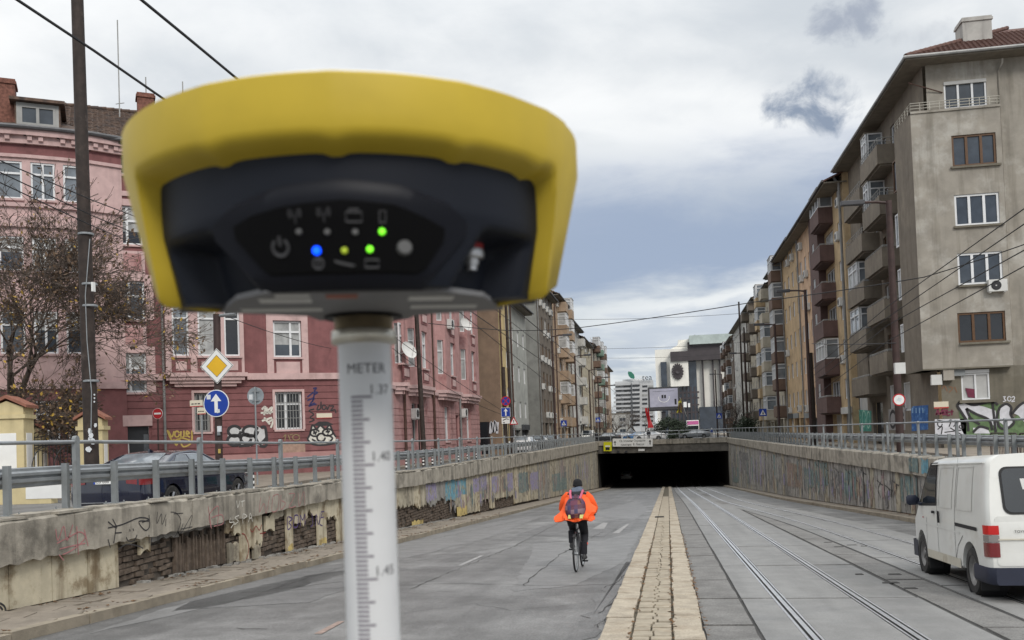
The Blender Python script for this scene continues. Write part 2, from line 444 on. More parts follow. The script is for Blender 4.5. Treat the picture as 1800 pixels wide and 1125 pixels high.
# ------------------------------------------------------------------ left footway: kerb stones and slabs
FW = 0.13
strip('footway', -9.5, -7.98, M_slabs, FW - .03)
foot = bpy.data.objects['footway']
kb = MB(); kb.box(-.09, .09, -.74, .74, -.2, FW); km = kb.mesh('kerb_stone', M_kerb)
SL = math.atan(-0.047)
y = -3.0
for i in range(85):
    o = put('kerb_stone', km, foot, (-7.88 + rnd.uniform(-.012, .012), y, road_z(y) + rnd.uniform(-.012, .012)), rnd.uniform(-.006, .006)); o.rotation_euler.x = SL; y += 1.5
pms = []
for k in range(4):
    b = MB(); w_, l_ = .35, .27
    b.prism([(-w_ + rnd.uniform(0, .05), -l_ + rnd.uniform(0, .04), -.04), (w_ - rnd.uniform(0, .05), -l_ + rnd.uniform(0, .04), -.04), (w_ - rnd.uniform(0, .04), l_ - rnd.uniform(0, .05), -.04), (-w_ + rnd.uniform(0, .04), l_ - rnd.uniform(0, .04), -.04)], (0, 0, .05))
    pms.append(b.mesh('footway_slab', M_slabs))
y = 6.0
while y < 40:
    for cx in (-8.95, -8.24):
        o = put('footway_slab', rnd.choice(pms), foot, (cx, y, road_z(y) + FW - .008), rnd.choice((0, math.pi)) + rnd.uniform(-.05, .05))
        o.rotation_euler.x += SL + rnd.uniform(-.025, .025); o.rotation_euler.y = rnd.uniform(-.025, .025)
    y += .565
# right footway
def fr(y): return kerbR(y) + .15
strip('footway', fr, lambda y: wallR(y) + .1, M_slabs, FW - .01)
footr = bpy.data.objects['footway.001']
y = 8.0
for i in range(73):
    o = put('kerb_stone', km, footr, (kerbR(y) + .08, y, road_z(y) + rnd.uniform(-.01, .01)), math.atan((kerbR(y - .7) - kerbR(y + .7)) / 1.4)); o.rotation_euler.x = SL; y += 1.5
# leaf litter, grit along the walls
mb = MB()
for i in range(2600):
    y = rnd.uniform(7, 45); x = rnd.choice((-9.2 + abs(rnd.gauss(0, .22)), -8.0 + rnd.gauss(0, .12), wallR(y) - abs(rnd.gauss(0, .2))))
    if mnoise.noise(Vector((x * 1.5, y * .8, 3))) < .02: continue
    z = road_z(y) + FW + .012; s = rnd.uniform(.012, .045); a = rnd.uniform(0, 6.28); c, d = math.cos(a) * s, math.sin(a) * s
    mb.poly([(x + c, y + d, z), (x - d, y + c, z + s * .4), (x - c, y - d, z), (x + d, y - c, z + s * .2)])
for i in range(500):
    y = rnd.uniform(9.5, 26); x = rnd.choice((-.465, -.015, .33)) + rnd.gauss(0, .02); z = road_z(y) + .1; s = rnd.uniform(.01, .03); a = rnd.uniform(0, 6.28); c, d = math.cos(a) * s, math.sin(a) * s
    mb.poly([(x + c, y + d, z), (x - d, y + c, z + s * .5), (x - c, y - d, z), (x + d, y - c, z)])
tag(mb.build('leaf_litter', M_leaf_l), kind='stuff')

# ------------------------------------------------------------------ central reservation
strip('median', -.79, .31, M_dirt, .055, y1=126)
med = bpy.data.objects['median']
ms = [];
for k in range(4):
    b = MB(); b.box(-.158, .158, -.345, .345, -.1, .1); o = b.build('tmpm', M_med, bevel=.012); ms.append(o.data); bpy.data.objects.remove(o)
    for v in ms[-1].vertices: v.co.x += rnd.uniform(-.006, .006); v.co.y += rnd.uniform(-.01, .01)
    ms[-1].name = 'median_stone'
for cx in (-.632, .155):
    y = 4.0
    while y < 122:
        ln = rnd.choice((.7, .7, .7, .55, .9))
        o = put('median_stone', rnd.choice(ms), med, (cx + rnd.uniform(-.012, .012), y + ln / 2, road_z(y + ln / 2) + rnd.uniform(-.008, .008)), rnd.choice((0, math.pi)), scale=(1, (ln - .012) / .69, 1))
        o.rotation_euler.x = SL if o.rotation_euler.z == 0 else -SL
        y += ln
bm_ = []
for k in range(4):
    b = MB(); b.box(-.1, .1, -.088, .088, -.06, .09); o = b.build('tmpb', M_medb, bevel=.01); bm_.append(o.data); bpy.data.objects.remove(o); bm_[-1].name = 'paving_brick'
y = 8.0; cnt = 0; far = MB()
while y < 70:
    sp = rnd.uniform(-.04, .04)
    for q, (x0, x1) in enumerate(((-.45, -.238 + sp), (-.226 + sp, -.028))):
        cx = (x0 + x1) / 2
        if y < 34:
            o = put('paving_brick', rnd.choice(bm_), med, (cx, y, road_z(y) + rnd.uniform(-.008, .008)), rnd.uniform(-.04, .04), scale=((x1 - x0 - .008) / .2, rnd.uniform(.93, 1.03), 1))
            o.rotation_euler.x = SL + rnd.uniform(-.02, .02)
        else: far.box(x0, x1, y - .085, y + .085, road_z(y), road_z(y) + .088)
    y += .19
tag(far.build('paving_brick', M_medb, med, w=False), kind='stuff')
dbm = MB(); p = at_road(1159, 914); z = road_z(p.y) + .1
dbm.prism([(p.x - .17, p.y - .05, z), (p.x + .16, p.y - .09, z + .01), (p.x + .19, p.y + .02, z), (p.x - .1, p.y + .06, z)], (0, 0, .045))
tag(dbm.build('broken_board', M_black), 'black broken board lying across the stone central reservation', 'board')

# ------------------------------------------------------------------ tram tracks set in concrete slabs
strip('tram_bed', .31, lambda y: 6.2 + sh(y), M_crack, .004, y1=200)
bed = bpy.data.objects['tram_bed']
TR1 = lambda y: 1.98 - .35 * smooth01(y, 40, 110)
TR2 = lambda y: 4.98 + sh(y)
G2 = .53
cols = [(lambda y: .33, lambda y: TR1(y) - 1.07, 'rough'), (lambda y: TR1(y) - 1.04, lambda y: TR1(y) - G2 - .075, 'slab'), (lambda y: TR1(y) - G2 + .09, lambda y: TR1(y) + G2 - .09, 'slab'),
        (lambda y: TR1(y) + G2 + .075, lambda y: TR1(y) + 1.3, 'slab'), (lambda y: TR1(y) + 1.36, lambda y: TR2(y) - 1.08, 'rough'), (lambda y: TR2(y) - 1.03, lambda y: TR2(y) - G2 - .075, 'slab'),
        (lambda y: TR2(y) - G2 + .09, lambda y: TR2(y) + G2 - .09, 'slab'), (lambda y: TR2(y) + G2 + .075, lambda y: TR2(y) + 1.2, 'slab')]
y0s = [13.2 + 4.55 * k for k in range(-3, 25)]
for ci, (fa, fb, kind) in enumerate(cols):
    for y0 in y0s:
        yy = y0 + (.0 if ci < 4 else (1.3 if kind == 'slab' else 2.1)); L_ = 4.55
        nseg = 2 if kind == 'rough' and ci == 0 else 1
        for q in range(nseg):
            a, b_ = yy + q * L_ / nseg + .04, yy + (q + 1) * L_ / nseg - .04
            if b_ > 122: continue
            mb = MB(); n = 4; top = .022 + rnd.uniform(-.004, .004); vs = []
            j = .012 if kind == 'slab' else .022
            for i in range(n + 1):
                t = a + (b_ - a) * i / n
                vs += [(fa(t) + rnd.uniform(0, j), t, road_z(t) + top), (fb(t) - rnd.uniform(0, j), t, road_z(t) + top)]
            k = len(vs); vs += [(x, y_, z_ - .03) for x, y_, z_ in vs]
            fs = [(2 * i, 2 * i + 1, 2 * i + 3, 2 * i + 2) for i in range(n)] + [(2 * i, 2 * i + 2, k + 2 * i + 2, k + 2 * i) for i in range(n)] + [(2 * i + 1, k + 2 * i + 1, k + 2 * i + 3, 2 * i + 3) for i in range(n)]
            fs += [(0, k, k + 1, 1), (2 * n, 2 * n + 1, k + 2 * n + 1, k + 2 * n)]
            mb._add(vs, fs); mb.build('concrete_slab', M_tslab2 if kind == 'rough' else M_tslab, bed, w=False)
for tr in (TR1, TR2):
    for s in (-1, 1):
        mb = MB(); ys = [0, 4] + list(range(6, 130, 3)) + [200]
        for x0, x1, dz, mi in ((-.088, -.062, .026, 0), (-.036, .022, .031, 0), (.052, .082, .027, 0), (-.075, .09, .012, 1)):
            vs = []
            for y in ys:
                c = tr(y) + s * G2
                vs += [(c + x0 * s, y, road_z(y) + dz), (c + x1 * s, y, road_z(y) + dz)]
            mb.cur = mi; mb._add(vs, [(2 * i, 2 * i + 1, 2 * i + 3, 2 * i + 2) for i in range(len(ys) - 1)])
        mb.build('tram_rail', [M_rail, M_groove], bed, w=False)
# iron sockets and holes in the strip between the tracks
mb = MB()
for px, py in ((1497, 960), (1510, 1012), (1572, 1012), (1600, 1037), (1565, 1027), (1455, 955), (1474, 963), (1520, 962)):
    p = at_road(px, py); w = rnd.uniform(.06, .14); mb.prism([(p.x - w, p.y - .05, road_z(p.y) + .024), (p.x + w, p.y - .06, road_z(p.y) + .024), (p.x + w * .9, p.y + .07, road_z(p.y) + .024), (p.x - w * .8, p.y + .05, road_z(p.y) + .024)], (0, 0, .006))
mb.build('iron_socket', M_crack, bed, w=False)
# ------------------------------------------------------------------ left retaining wall
wallL = thing('retaining_wall', (WL, 60, -3), 'long left retaining wall with crumbling cream panels, exposed brick and a concrete parapet', 'wall')
mb = MB(); ys = list(range(-8, 128, 4)) + [128]
mb.rings([[(WL - .14, y, road_z(y) - .5), (WL - .14, y, copeL_bot(y) + .05), (WL - .9, y, copeL_bot(y) + .05), (WL - .9, y, road_z(y) - .5)] for y in ys])
mb.build('backing', M_mortar, wallL)
# parapet: cast pieces with open joints
yb = [-8, -2, 4, 9.3, 13.0, 16.6, 20.4, 24.6, 29, 34, 39, 44, 50, 56, 62, 68, 74, 80, 86, 92, 98, 104, 110, 116, 122, 126]
for a, b in zip(yb[:-1], yb[1:]):
    mb = MB(); n = max(6, int((b - a) / .16)) if b < 60 else 6; rings = []
    for i in range(n + 1):
        y = a + .01 + (b - a - .02) * i / n
        e = (abs(mnoise.noise(Vector((y * 2.3, 1, 5)))) * .09 + abs(mnoise.noise(Vector((y * 7, 3, 5)))) * .05) if b < 60 else .02
        e2 = abs(mnoise.noise(Vector((y * 3.1, 9, 5)))) * .05 if b < 60 else .01
        zb, zt = copeL_bot(y) + e, copeL_top(y)
        rings.append([(WL + .13, y, zb), (WL + .13, y, zt - .03 - e2), (WL + .13 - .03 - e2, y, zt), (WL - .5, y, zt), (WL - .5, y, zb)])
    mb.rings(rings); mb.build('parapet', M_conc, wallL)
# flat broken slabs along the parapet's top edge
y = 8.4
while y < 60:
    ln = rnd.uniform(.5, 1.0); b = MB(); zt = copeL_top(y + ln / 2) + .004; w0 = WL + .13 + rnd.uniform(-.05, .05)
    b.prism([(w0, y + .02, zt), (w0 + rnd.uniform(-.06, .03), y + ln - .02, zt - .17 / 13 * ln * (1 if y < 25 else 0)), (WL - .3, y + ln - .02, zt), (WL - .3, y + .02, zt)], (0, 0, rnd.uniform(.02, .05)))
    b.build('coping_slab', M_conc, wallL); y += ln
# facing panels: (start, end) with what is left of each one
M_blue = mat('blue_graffiti', (.13, .30, .38), .8, .25, 6, (.30, .28, .2), (.5, .62), 3.5, streak=.6)
M_lilac = mat('lilac_graffiti', (.27, .24, .36), .8, .25, 6, (.30, .28, .2), (.5, .62), 3.5, streak=.6)
M_teal = mat('teal_graffiti', (.15, .21, .21), .8, .25, 6, (.28, .25, .18), (.5, .64), 3.0, streak=.7)
M_rust = mat('rust_graffiti', (.26, .19, .155), .8, .25, 6, (.30, .26, .18), (.5, .62), 3.0, streak=.6)
M_yel = mat('yellow_plaster', (.55, .43, .17), .85, .12, 4.0, (.3, .22, .1), (.5, .66), 2.5, streak=.5, bump=.3)
def panel(par, X, a, b, zb, zt, m, side=1, jag_b=0.0, jag_t=0.0, th=.06, name='facing_panel', ins=.008):
    """upright panel on the plane X, from y=a to b; its lower and upper edge may be broken"""
    mb = MB(); n = max(2, int((b - a) / .09)) if (jag_b or jag_t) else 1
    fb = zb if callable(zb) else (lambda y: zb); ft = zt if callable(zt) else (lambda y: zt)
    seed = rnd.uniform(0, 99); low, up = [], []
    for i in range(n + 1):
        y = a + ins + (b - a - 2 * ins) * i / n
        low.append((X, y, fb(y) + jag_b * (mnoise.noise(Vector((y * 4, seed, 0))) + .6 * mnoise.noise(Vector((y * 13, seed, 4))))))
        up.append((X, y, ft(y) + jag_t * (mnoise.noise(Vector((y * 4, seed, 7))) + .5 * mnoise.noise(Vector((y * 13, seed, 9))))))
    mb.prism(low + up[::-1], (th * side, 0, 0)); return mb.build(name, m, par)
fz = lambda y: road_z(y) + FW
ct = lambda y: copeL_bot(y) + .04
def hfrac(f): return lambda y: fz(y) + (ct(y) - fz(y)) * f
ed = [at_x(px, 1000, WL).y for px in (-150, -70, 15, 91, 154, 209)]
for a, b in zip(ed[:-1], ed[1:]): panel(wallL, WL - .06, a, b, fz, ct, M_cream)
brick_zones = []
def ypx(px): return at_x(px, 950, WL).y
Yb0, Yb1, Yb2 = ypx(209), ypx(312), ypx(398)
brick_zones.append((Yb0, Yb1, 0, 1))
# remains of plaster over the bricks
panel(wallL, WL - .05, ypx(245), ypx(264), hfrac(.62), ct, M_cream, jag_b=.12)
panel(wallL, WL - .06, ypx(211), ypx(246), hfrac(.9), ct, M_cream2, jag_b=.05)
panel(wallL, WL - .06, ypx(264), ypx(315), hfrac(.86), ct, M_greyp, jag_b=.08)
# hollow-clay ribs left standing where the facing has gone
y = Yb1
while y < Yb2:
    w = rnd.uniform(.03, .07)
    panel(wallL, WL - .12, y, y + w, lambda q: fz(q) + .03, hfrac(rnd.uniform(.55, .97)), M_brickd, jag_t=.05, th=rnd.uniform(.02, .08), name='clay_rib', ins=0); y += w + rnd.uniform(.015, .04)
panel(wallL, WL - .06, Yb1, Yb2, hfrac(.9), ct, M_greyp, jag_b=.05)
# broken painted panels up to the survey pole
def sl(p0, p1, f0, f1, m, jb=.1, jt=0.0): panel(wallL, WL - .06, ypx(p0), ypx(p1), hfrac(f0) if f0 > 0 else fz, hfrac(f1) if f1 < 1 else ct, m, jag_b=jb if f0 > 0 else 0, jag_t=jt if f1 < 1 else 0)
sl(398, 424, .62, 1, M_cream, .25); sl(402, 420, .02, .42, M_cream2, .1, .2); sl(424, 438, 0, 1, M_cream); sl(438, 462, .3, 1, M_cream, .3); sl(446, 458, 0, .2, M_cream2, 0, .2)
sl(468, 484, .55, .93, M_cream, .12, .1); sl(484, 500, .8, 1, M_cream2, .1); sl(505, 516, 0, 1, M_cream); sl(516, 542, .6, 1, M_cream, .2); sl(542, 560, .72, 1, M_cream, .2); sl(560, 575, 0, 1, M_cream); sl(575, 594, .55, 1, M_cream, .2); sl(594, 640, 0, 1, M_cream)
ylw = [(561, 574, .01, .13), (506, 515, .02, .16)]
brick_zones.append((ypx(398), ypx(600), 0, 1))
sl(640, 700, .45, 1, M_cream2, .2); brick_zones.append((ypx(640), ypx(800), 0, .65))
# strips further on, painted over again and again
px = 700.0; specs = []
edges = [700, 703, 717, 731, 742, 752, 760, 768, 776, 786, 794, 803, 812, 823, 830, 838, 846, 855, 864, 872, 880, 886, 893, 900, 907, 914, 921, 928, 935, 942, 949]
for i, (p0, p1) in enumerate(zip(edges[:-1], edges[1:])):
    base = M_cream2 if i % 3 else M_cream
    if p0 < 795: sl(p0, p1, rnd.uniform(.42, .58), 1, base if p0 < 752 else M_greyp, .22)
    elif p0 < 812: sl(p0, p1, .25, 1, base, .25)
    elif 844 < p0 < 856: sl(p0, p1, .3, 1, base, .1)
    elif 865 < p0 < 905: sl(p0, p1, .27, 1, base, .15)
    else: sl(p0, p1, 0.05, 1, base, .06)
brick_zones.append((ypx(843), ypx(910), 0, .4))
y = ypx(949)
while y < 124:
    panel(wallL, WL - .06, y, y + .9, lambda q: fz(q) + .05, ct, rnd.choice((M_cream2, M_cream2, M_conc, M_greyp)), jag_b=.12 if y < 90 else 0, ins=.012); y += .9
# sprayed colour fields: thin skins on the strips
def skin(p0, p1, f0, f1, m, jag=.16): panel(wallL, WL - .0005, ypx(p0), ypx(p1), hfrac(f0), hfrac(f1), m, jag_b=jag, jag_t=.1, th=.004, name='graffiti', ins=0)
for a in ((786, 794, .5, .95), (795, 803, .45, .97), (804, 812, .5, .93), (813, 823, .55, .95)): skin(*a, M_blue)
for a in ((835, 846, .55, .9), (847, 859, .55, .92), (868, 880, .45, .85), (896, 905, .4, .85)): skin(*a, M_lilac)
for a in ylw: skin(*a, M_yel, .04)
skin(886, 893, .4, .8, M_rust); skin(916, 932, .3, .8, M_teal); skin(936, 950, .3, .75, M_lilac); skin(975, 1000, .15, .6, M_teal); skin(752, 770, .55, .95, M_lilac)
skin(805, 823, .02, .25, M_yel, .05); skin(725, 745, .02, .12, M_yel, .03)
# bricks where the facing has fallen away
bmesh_list = []
for k in range(5):
    b = MB(); j = lambda: rnd.uniform(-.008, .008)
    p = [(x * .05 + j(), y_ * .115 + j(), z_ * .042 + j()) for z_ in (-1, 1) for x, y_ in ((-1, -1), (1, -1), (1, 1), (-1, 1))]
    b._add(p, [(3, 2, 1, 0), (4, 5, 6, 7), (0, 1, 5, 4), (1, 2, 6, 5), (2, 3, 7, 6), (3, 0, 4, 7)]); bmesh_list.append(b.mesh('brick', M_brickd))
nb_, farb = 0, MB()
for (a, b, f0, f1) in brick_zones:
    z = -6.0; row = 0
    while z < .3:
        y = a + (.12 if row % 2 else 0) + .1
        while y < b - .08:
            lo, hi = fz(y), fz(y) + (ct(y) - fz(y)) * f1
            if lo + .03 < z < hi and rnd.random() > .07:
                if nb_ < 295 and y < 30:
                    o = put('brick', rnd.choice(bmesh_list), wallL, (WL - .13 + rnd.uniform(-.03, .022), y, z + rnd.uniform(-.008, .008)), rnd.uniform(-.08, .08)); o.rotation_euler.x = rnd.uniform(-.05, .05); nb_ += 1
                else:
                    q = rnd.uniform(-.03, .02); farb.box(WL - .18 + q, WL - .08 + q, y - .11, y + .11, z - .04, z + .04)
            y += .255
        z += .105; row += 1
tag(farb.build('brick', M_brickd, wallL), kind='stuff')
# rubble at the wall's foot
mb = MB()
for i in range(260):
    y = rnd.choice((rnd.uniform(Yb0, ypx(600)), rnd.uniform(ypx(690), ypx(800)))); x = WL + .02 + abs(rnd.gauss(0, .12)); s = rnd.uniform(.015, .06); z = fz(y) + s * .4
    mb.prism([(x - s, y - s, z - s * .6), (x + s * .7, y - s * .6, z - s * .6), (x + s * .6, y + s, z - s * .6), (x - s * .6, y + s * .5, z - s * .6)], (rnd.uniform(-.3, .3) * s, rnd.uniform(-.3, .3) * s, s))
tag(mb.build('rubble', M_greyp), kind='stuff')

# ------------------------------------------------------------------ right retaining wall
wallR_t = thing('retaining_wall', (8, 60, -3), 'long right retaining wall of grey stained panels covered in faded graffiti', 'wall')
ysr = list(range(-8, 118, 4)) + [118]
mb = MB(); mb.rings([[(wallR(y) + .14, y, road_z(y) - .5), (wallR(y) + .9, y, road_z(y) - .5), (wallR(y) + .9, y, copeR_bot(y) + .05), (wallR(y) + .14, y, copeR_bot(y) + .05)] for y in ysr]); mb.build('backing', M_mortar, wallR_t)
yb = list(range(-8, 26, 4)) + list(range(26, 118, 6)) + [118.5]
for a, b in zip(yb[:-1], yb[1:]):
    mb = MB(); n = 14; rings = []
    for i in range(n + 1):
        y = a + .01 + (b - a - .02) * i / n; x = wallR(y); e = abs(mnoise.noise(Vector((y * 1.7, 1, 8)))) * .07
        rings.append([(x - .13, y, copeR_bot(y) + e * .6), (x + .5, y, copeR_bot(y)), (x + .5, y, copeR_top), (x - .09 + e * .4, y, copeR_top), (x - .13, y, copeR_top - .04 - e * .5)])
    mb.rings(rings); mb.build('parapet', M_conc, wallR_t)
M_greyp2 = mat('pale_stained_plaster', (.33, .315, .29), .88, .2, 3.0, (.17, .155, .14), (.5, .68), 1.7, streak=.85, streak_col=(.09, .08, .07), bump=.4)
M_dkgr = mat('dark_graffiti', (.16, .155, .155), .85, .3, 6, (.3, .28, .25), (.5, .62), 3.0, streak=.6)
y = 8.0; i = 0
while y < 118:
    w = .62 if y < 60 else 1.2; x = wallR(y + w / 2)
    m_ = rnd.choice((M_greyp2, M_greyp2, M_greyp, M_cream2))
    panel(wallR_t, x + .06, y, min(y + w, 118), lambda q: fz(q) + .02, lambda q: copeR_bot(q) + .03, m_, side=-1, th=.06 + rnd.uniform(0, .012)); y += w; i += 1
def hR(f): return lambda y: fz(y) + (copeR_bot(y) - fz(y)) * f
def yR(px):
    y = 40.0
    for _ in range(12): y = at_x(px, 820, wallR(y)).y
    return y
def skinR(p1, p0, f0, f1, m, jag=.18):
    a, b = yR(p0), yR(p1); n = max(1, int((b - a) / .6))
    for k in range(n):
        y0, y1 = a + (b - a) * k / n, a + (b - a) * (k + 1) / n
        panel(wallR_t, wallR((y0 + y1) / 2) - .016, y0, y1, hR(f0), hR(f1), m, side=-1, jag_b=jag, jag_t=.15, th=.004, name='graffiti', ins=.02)
skinR(1287, 1298, .1, .45, M_teal); skinR(1300, 1316, .35, .85, M_dkgr); skinR(1318, 1328, .1, .72, M_greyp2); skinR(1332, 1345, .4, .85, M_greyp2); skinR(1348, 1356, .3, .86, M_greyp2); skinR(1360, 1374, .35, .88, M_greyp2)
skinR(1383, 1410, .25, .8, M_rust); skinR(1412, 1430, .3, .75, M_teal); skinR(1432, 1455, .4, .95, M_teal); skinR(1458, 1480, .35, .8, M_dkgr); skinR(1484, 1505, .2, .85, M_teal); skinR(1508, 1518, .1, .9, M_dkgr); skinR(1590, 1612, .45, .95, M_teal); skinR(1600, 1607, .1, .7, M_rust)
# layers of overpainted, half washed-off colour on both walls
pr_ = random.Random(5); MG = [M_teal, M_lilac, M_dkgr, M_greyp2, M_rust, M_greyp, M_dkgr, mat('washed_pink_graffiti', (.30, .21, .21), .85, .25, 6, (.3, .27, .22), (.5, .62), 3.0, streak=.7)]
y = 21.0
while y < 112:
    w = pr_.uniform(.14, .5) * (1 if y < 60 else 2); f0 = pr_.uniform(.06, .45)
    if pr_.random() < .78: panel(wallR_t, wallR(y + w / 2) - .019, y, y + w, hR(f0), hR(min(.96, f0 + pr_.uniform(.2, .6))), pr_.choice(MG), side=-1, jag_b=.2, jag_t=.2, th=.003, name='graffiti', ins=.01)
    y += w * pr_.uniform(.8, 1.3)
y = ypx(790)
while y < 108:
    w = pr_.uniform(.12, .4) * (1 if y < 60 else 2); f0 = pr_.uniform(.15, .5)
    if pr_.random() < .6: panel(wallL, WL + .0045, y, y + w, hfrac(f0), hfrac(min(.97, f0 + pr_.uniform(.15, .5))), pr_.choice(MG), jag_b=.2, jag_t=.2, th=.003, name='graffiti', ins=.01)
    y += w * pr_.uniform(.9, 1.6)
# outlines of the big faded letters
M_line = mat('graffiti_line', (.06, .055, .055), .85, .2)
mb = MB()
for px, f0, f1 in ((1316, .12, .75), (1329, .15, .7), (1346, .3, .85), (1357, .3, .86), (1375, .3, .86), (1400, .3, .6), (1437, .4, .9), (1452, .4, .85), (1470, .35, .85), (1490, .15, .85), (1503, .15, .7), (1517, .1, .9), (1545, .3, .7), (1560, .25, .6), (1572, .35, .75)):
    y0 = yR(px); pts = []
    for k in range(14):
        t = k / 13; y = y0 + .45 * math.sin(t * 5 + px) * (.4 + t * .3); f = f0 + (f1 - f0) * t
        pts.append((wallR(y) - .024, y, hR(f)(y)))
    mb.ribbon(pts, .05, (-1, 0, 0))
    mb.ribbon([(wallR(y0 + u) - .024, y0 + u, hR(f1 - .03 + .05 * math.sin(u * 3))(y0 + u)) for u in [k * .12 - .6 for k in range(9)]], .05, (-1, 0, 0))
tag(mb.build('graffiti', M_line, wallR_t))
# blue-green tags on the right parapet
for p0, p1, m_ in ((1596, 1622, M_teal), (1624, 1640, M_blue)):
    a, b = yR(p1), yR(p0); panel(wallR_t, wallR((a + b) / 2) - .131, a, b, lambda q: copeR_bot(q) + .1, lambda q: copeR_top - .08, m_, side=-1, jag_b=.08, jag_t=.08, th=.006, name='graffiti')

# ------------------------------------------------------------------ pen strokes on the left wall (graffiti as flat strokes a hair proud of it)
def strokes(par, X, lines, w, m, name='graffiti', nx=1):
    mb = MB()
    for ln in lines:
        P = [at_x(px, py, X + .006 * nx) for px, py in ln]; o = []
        for i in range(len(P) - 1):
            p0, p1, p2, p3 = P[max(i - 1, 0)], P[i], P[i + 1], P[min(i + 2, len(P) - 1)]
            for k in range(5):
                t = k / 5; o.append(.5 * ((2 * p1) + (p2 - p0) * t + (2 * p0 - 5 * p1 + 4 * p2 - p3) * t * t + (3 * p1 - p0 - 3 * p2 + p3) * t ** 3))
        o.append(P[-1]); mb.ribbon(o, w, (nx, 0, 0))
    return mb.build(name, m, par)
M_pk = mat('pink_spray', (.36, .16, .16), .85, .2, 8); M_bk = mat('black_spray', (.035, .033, .035), .8, .1, 8); M_wh = mat('white_spray', (.58, .56, .5), .85, .2, 8)
M_pu = mat('purple_spray', (.08, .05, .16), .8, .15, 8); M_rd = mat('red_spray', (.25, .05, .04), .8, .15, 8)
XP = WL + .13
strokes(wallL, XP, [[(190, 917), (205, 928), (198, 912)], [(190, 928), (215, 922), (245, 910), (262, 913), (250, 918)], [(262, 905), (263, 925), (255, 932), (244, 917), (262, 916)], [(202, 937), (214, 936)], [(204, 928), (200, 955)], [(222, 944), (226, 951), (236, 950), (241, 940)], [(228, 930), (229, 934)], [(234, 929), (235, 933)], [(190, 948), (194, 963)], [(262, 940), (262, 955)], [(267, 945), (265, 958)], [(208, 966), (222, 957), (240, 959), (252, 964)]], .022, M_bk)
strokes(wallL, XP, [[(277, 900), (276, 920), (284, 903), (285, 922), (292, 904)], [(292, 912), (291, 925)], [(300, 900), (310, 902), (318, 915), (312, 935), (306, 945)], [(306, 903), (322, 902)], [(322, 920), (318, 938), (338, 905), (330, 938)], [(318, 930), (338, 926)]], .014, M_bk)
strokes(wallL, XP, [[(98, 930), (102, 950), (112, 925), (118, 950), (128, 922)], [(100, 955), (120, 945), (140, 935), (150, 945), (130, 965), (110, 975)], [(105, 965), (125, 960), (150, 955)], [(135, 925), (138, 975)], [(148, 930), (155, 960)], [(104, 975), (112, 985)]], .02, M_pk)
strokes(wallL, XP, [[(366, 890), (372, 930), (368, 905), (384, 890), (382, 925)], [(372, 910), (390, 905), (392, 920), (376, 925)]], .02, M_pk)
strokes(wallL, XP, [[(405, 910), (404, 918), (412, 918), (406, 928)], [(420, 906), (413, 910), (419, 916), (412, 922)], [(427, 920), (427, 904), (434, 907), (428, 912)], [(437, 918), (440, 902), (444, 917)], [(438, 911), (443, 910)], [(416, 880), (418, 892), (422, 880)], [(426, 880), (426, 891)], [(424, 882), (430, 880)]], .022, M_wh)
strokes(wallL, XP, [[(458, 875), (456, 900), (464, 885), (468, 902), (474, 872)], [(480, 872), (478, 898), (488, 895), (490, 870), (480, 872)], [(494, 870), (494, 895), (502, 885), (495, 880)], [(508, 868), (518, 868), (514, 880), (508, 892), (520, 890)], [(524, 866), (526, 890), (534, 864), (536, 888)]], .02, M_pk)
strokes(wallL, WL, [[(505, 908), (506, 930), (512, 925), (508, 918), (514, 912), (507, 908)], [(518, 906), (516, 925), (523, 925), (524, 907), (518, 906)], [(528, 925), (528, 906), (532, 914), (536, 904), (536, 922)]], .035, M_pu)
strokes(wallL, WL, [[(548, 902), (550, 920), (546, 926)], [(555, 924), (556, 904), (560, 922), (563, 902)], [(566, 902), (562, 920), (567, 924)], [(564, 900), (570, 899)], [(564, 910), (569, 909)]], .03, M_pu)
strokes(wallL, WL, [[(425, 938), (431, 941), (437, 958), (436, 975), (430, 990)], [(440, 930), (444, 935), (450, 925), (456, 932), (460, 922)], [(462, 932), (462, 945)], [(457, 938), (467, 936)]], .025, M_rd)
strokes(wallL, WL, [[(0, 1060), (8, 1066), (11, 1077)], [(0, 1066), (5, 1072)]], .03, M_bk)

# ------------------------------------------------------------------ railings and crash barriers
def railing(label, fx, zf, y0, y1, step, top, hid=1, grp='pedestrian railings along the underpass'):
    th = thing('pedestrian_railing', (fx(y0), y0, zf(y0)), label, 'railing', grp)
    b = MB(); b.prism([(-.035, -.055, 0), (.035, -.055, 0), (.035, .055, 0), (-.035, .055, 0)], (0, 0, 1.13)); b.prism([(-.035, -.055, 1.13), (.035, -.055, 1.13), (.035, .055, 1.13), (-.035, .055, 1.13)], (0, 0, .001))
    b.prism([(-.035, -.055, 1.13), (-.035, .055, 1.13), (-.035, .04, 1.165), (-.035, 0, 1.178), (-.035, -.04, 1.165)], (.07, 0, 0))
    b.box(-.09, .09, -.11, .11, 0, .014)
    pm = b.mesh('post', M_galvp); y = y0
    while y <= y1: put('post', pm, th, (fx(y), y, zf(y))); y += step
    mb = MB(); ys = [y0 - step * 2.5] + [y0 + k * step for k in range(int((y1 - y0) / step) + 1)]
    mb.tube([(fx(y), y, zf(y) + top) for y in ys], .03, 8); mb.build('top_rail', M_galv, th, smooth=True)
    return th
fxL = lambda y: -9.45
zL = lambda y: copeL_top(max(8, y)) + .03
railing('grey railing of flat posts and one tube along the left parapet', fxL, zL, 13.39, 124, 3.97, 1.08)
fxR = lambda y: wallR(y) + .12
zR = lambda y: copeR_top + .0
railing('grey railing of flat posts and one tube along the right parapet', fxR, zR, 21.3, 117, 3.95, 1.13)
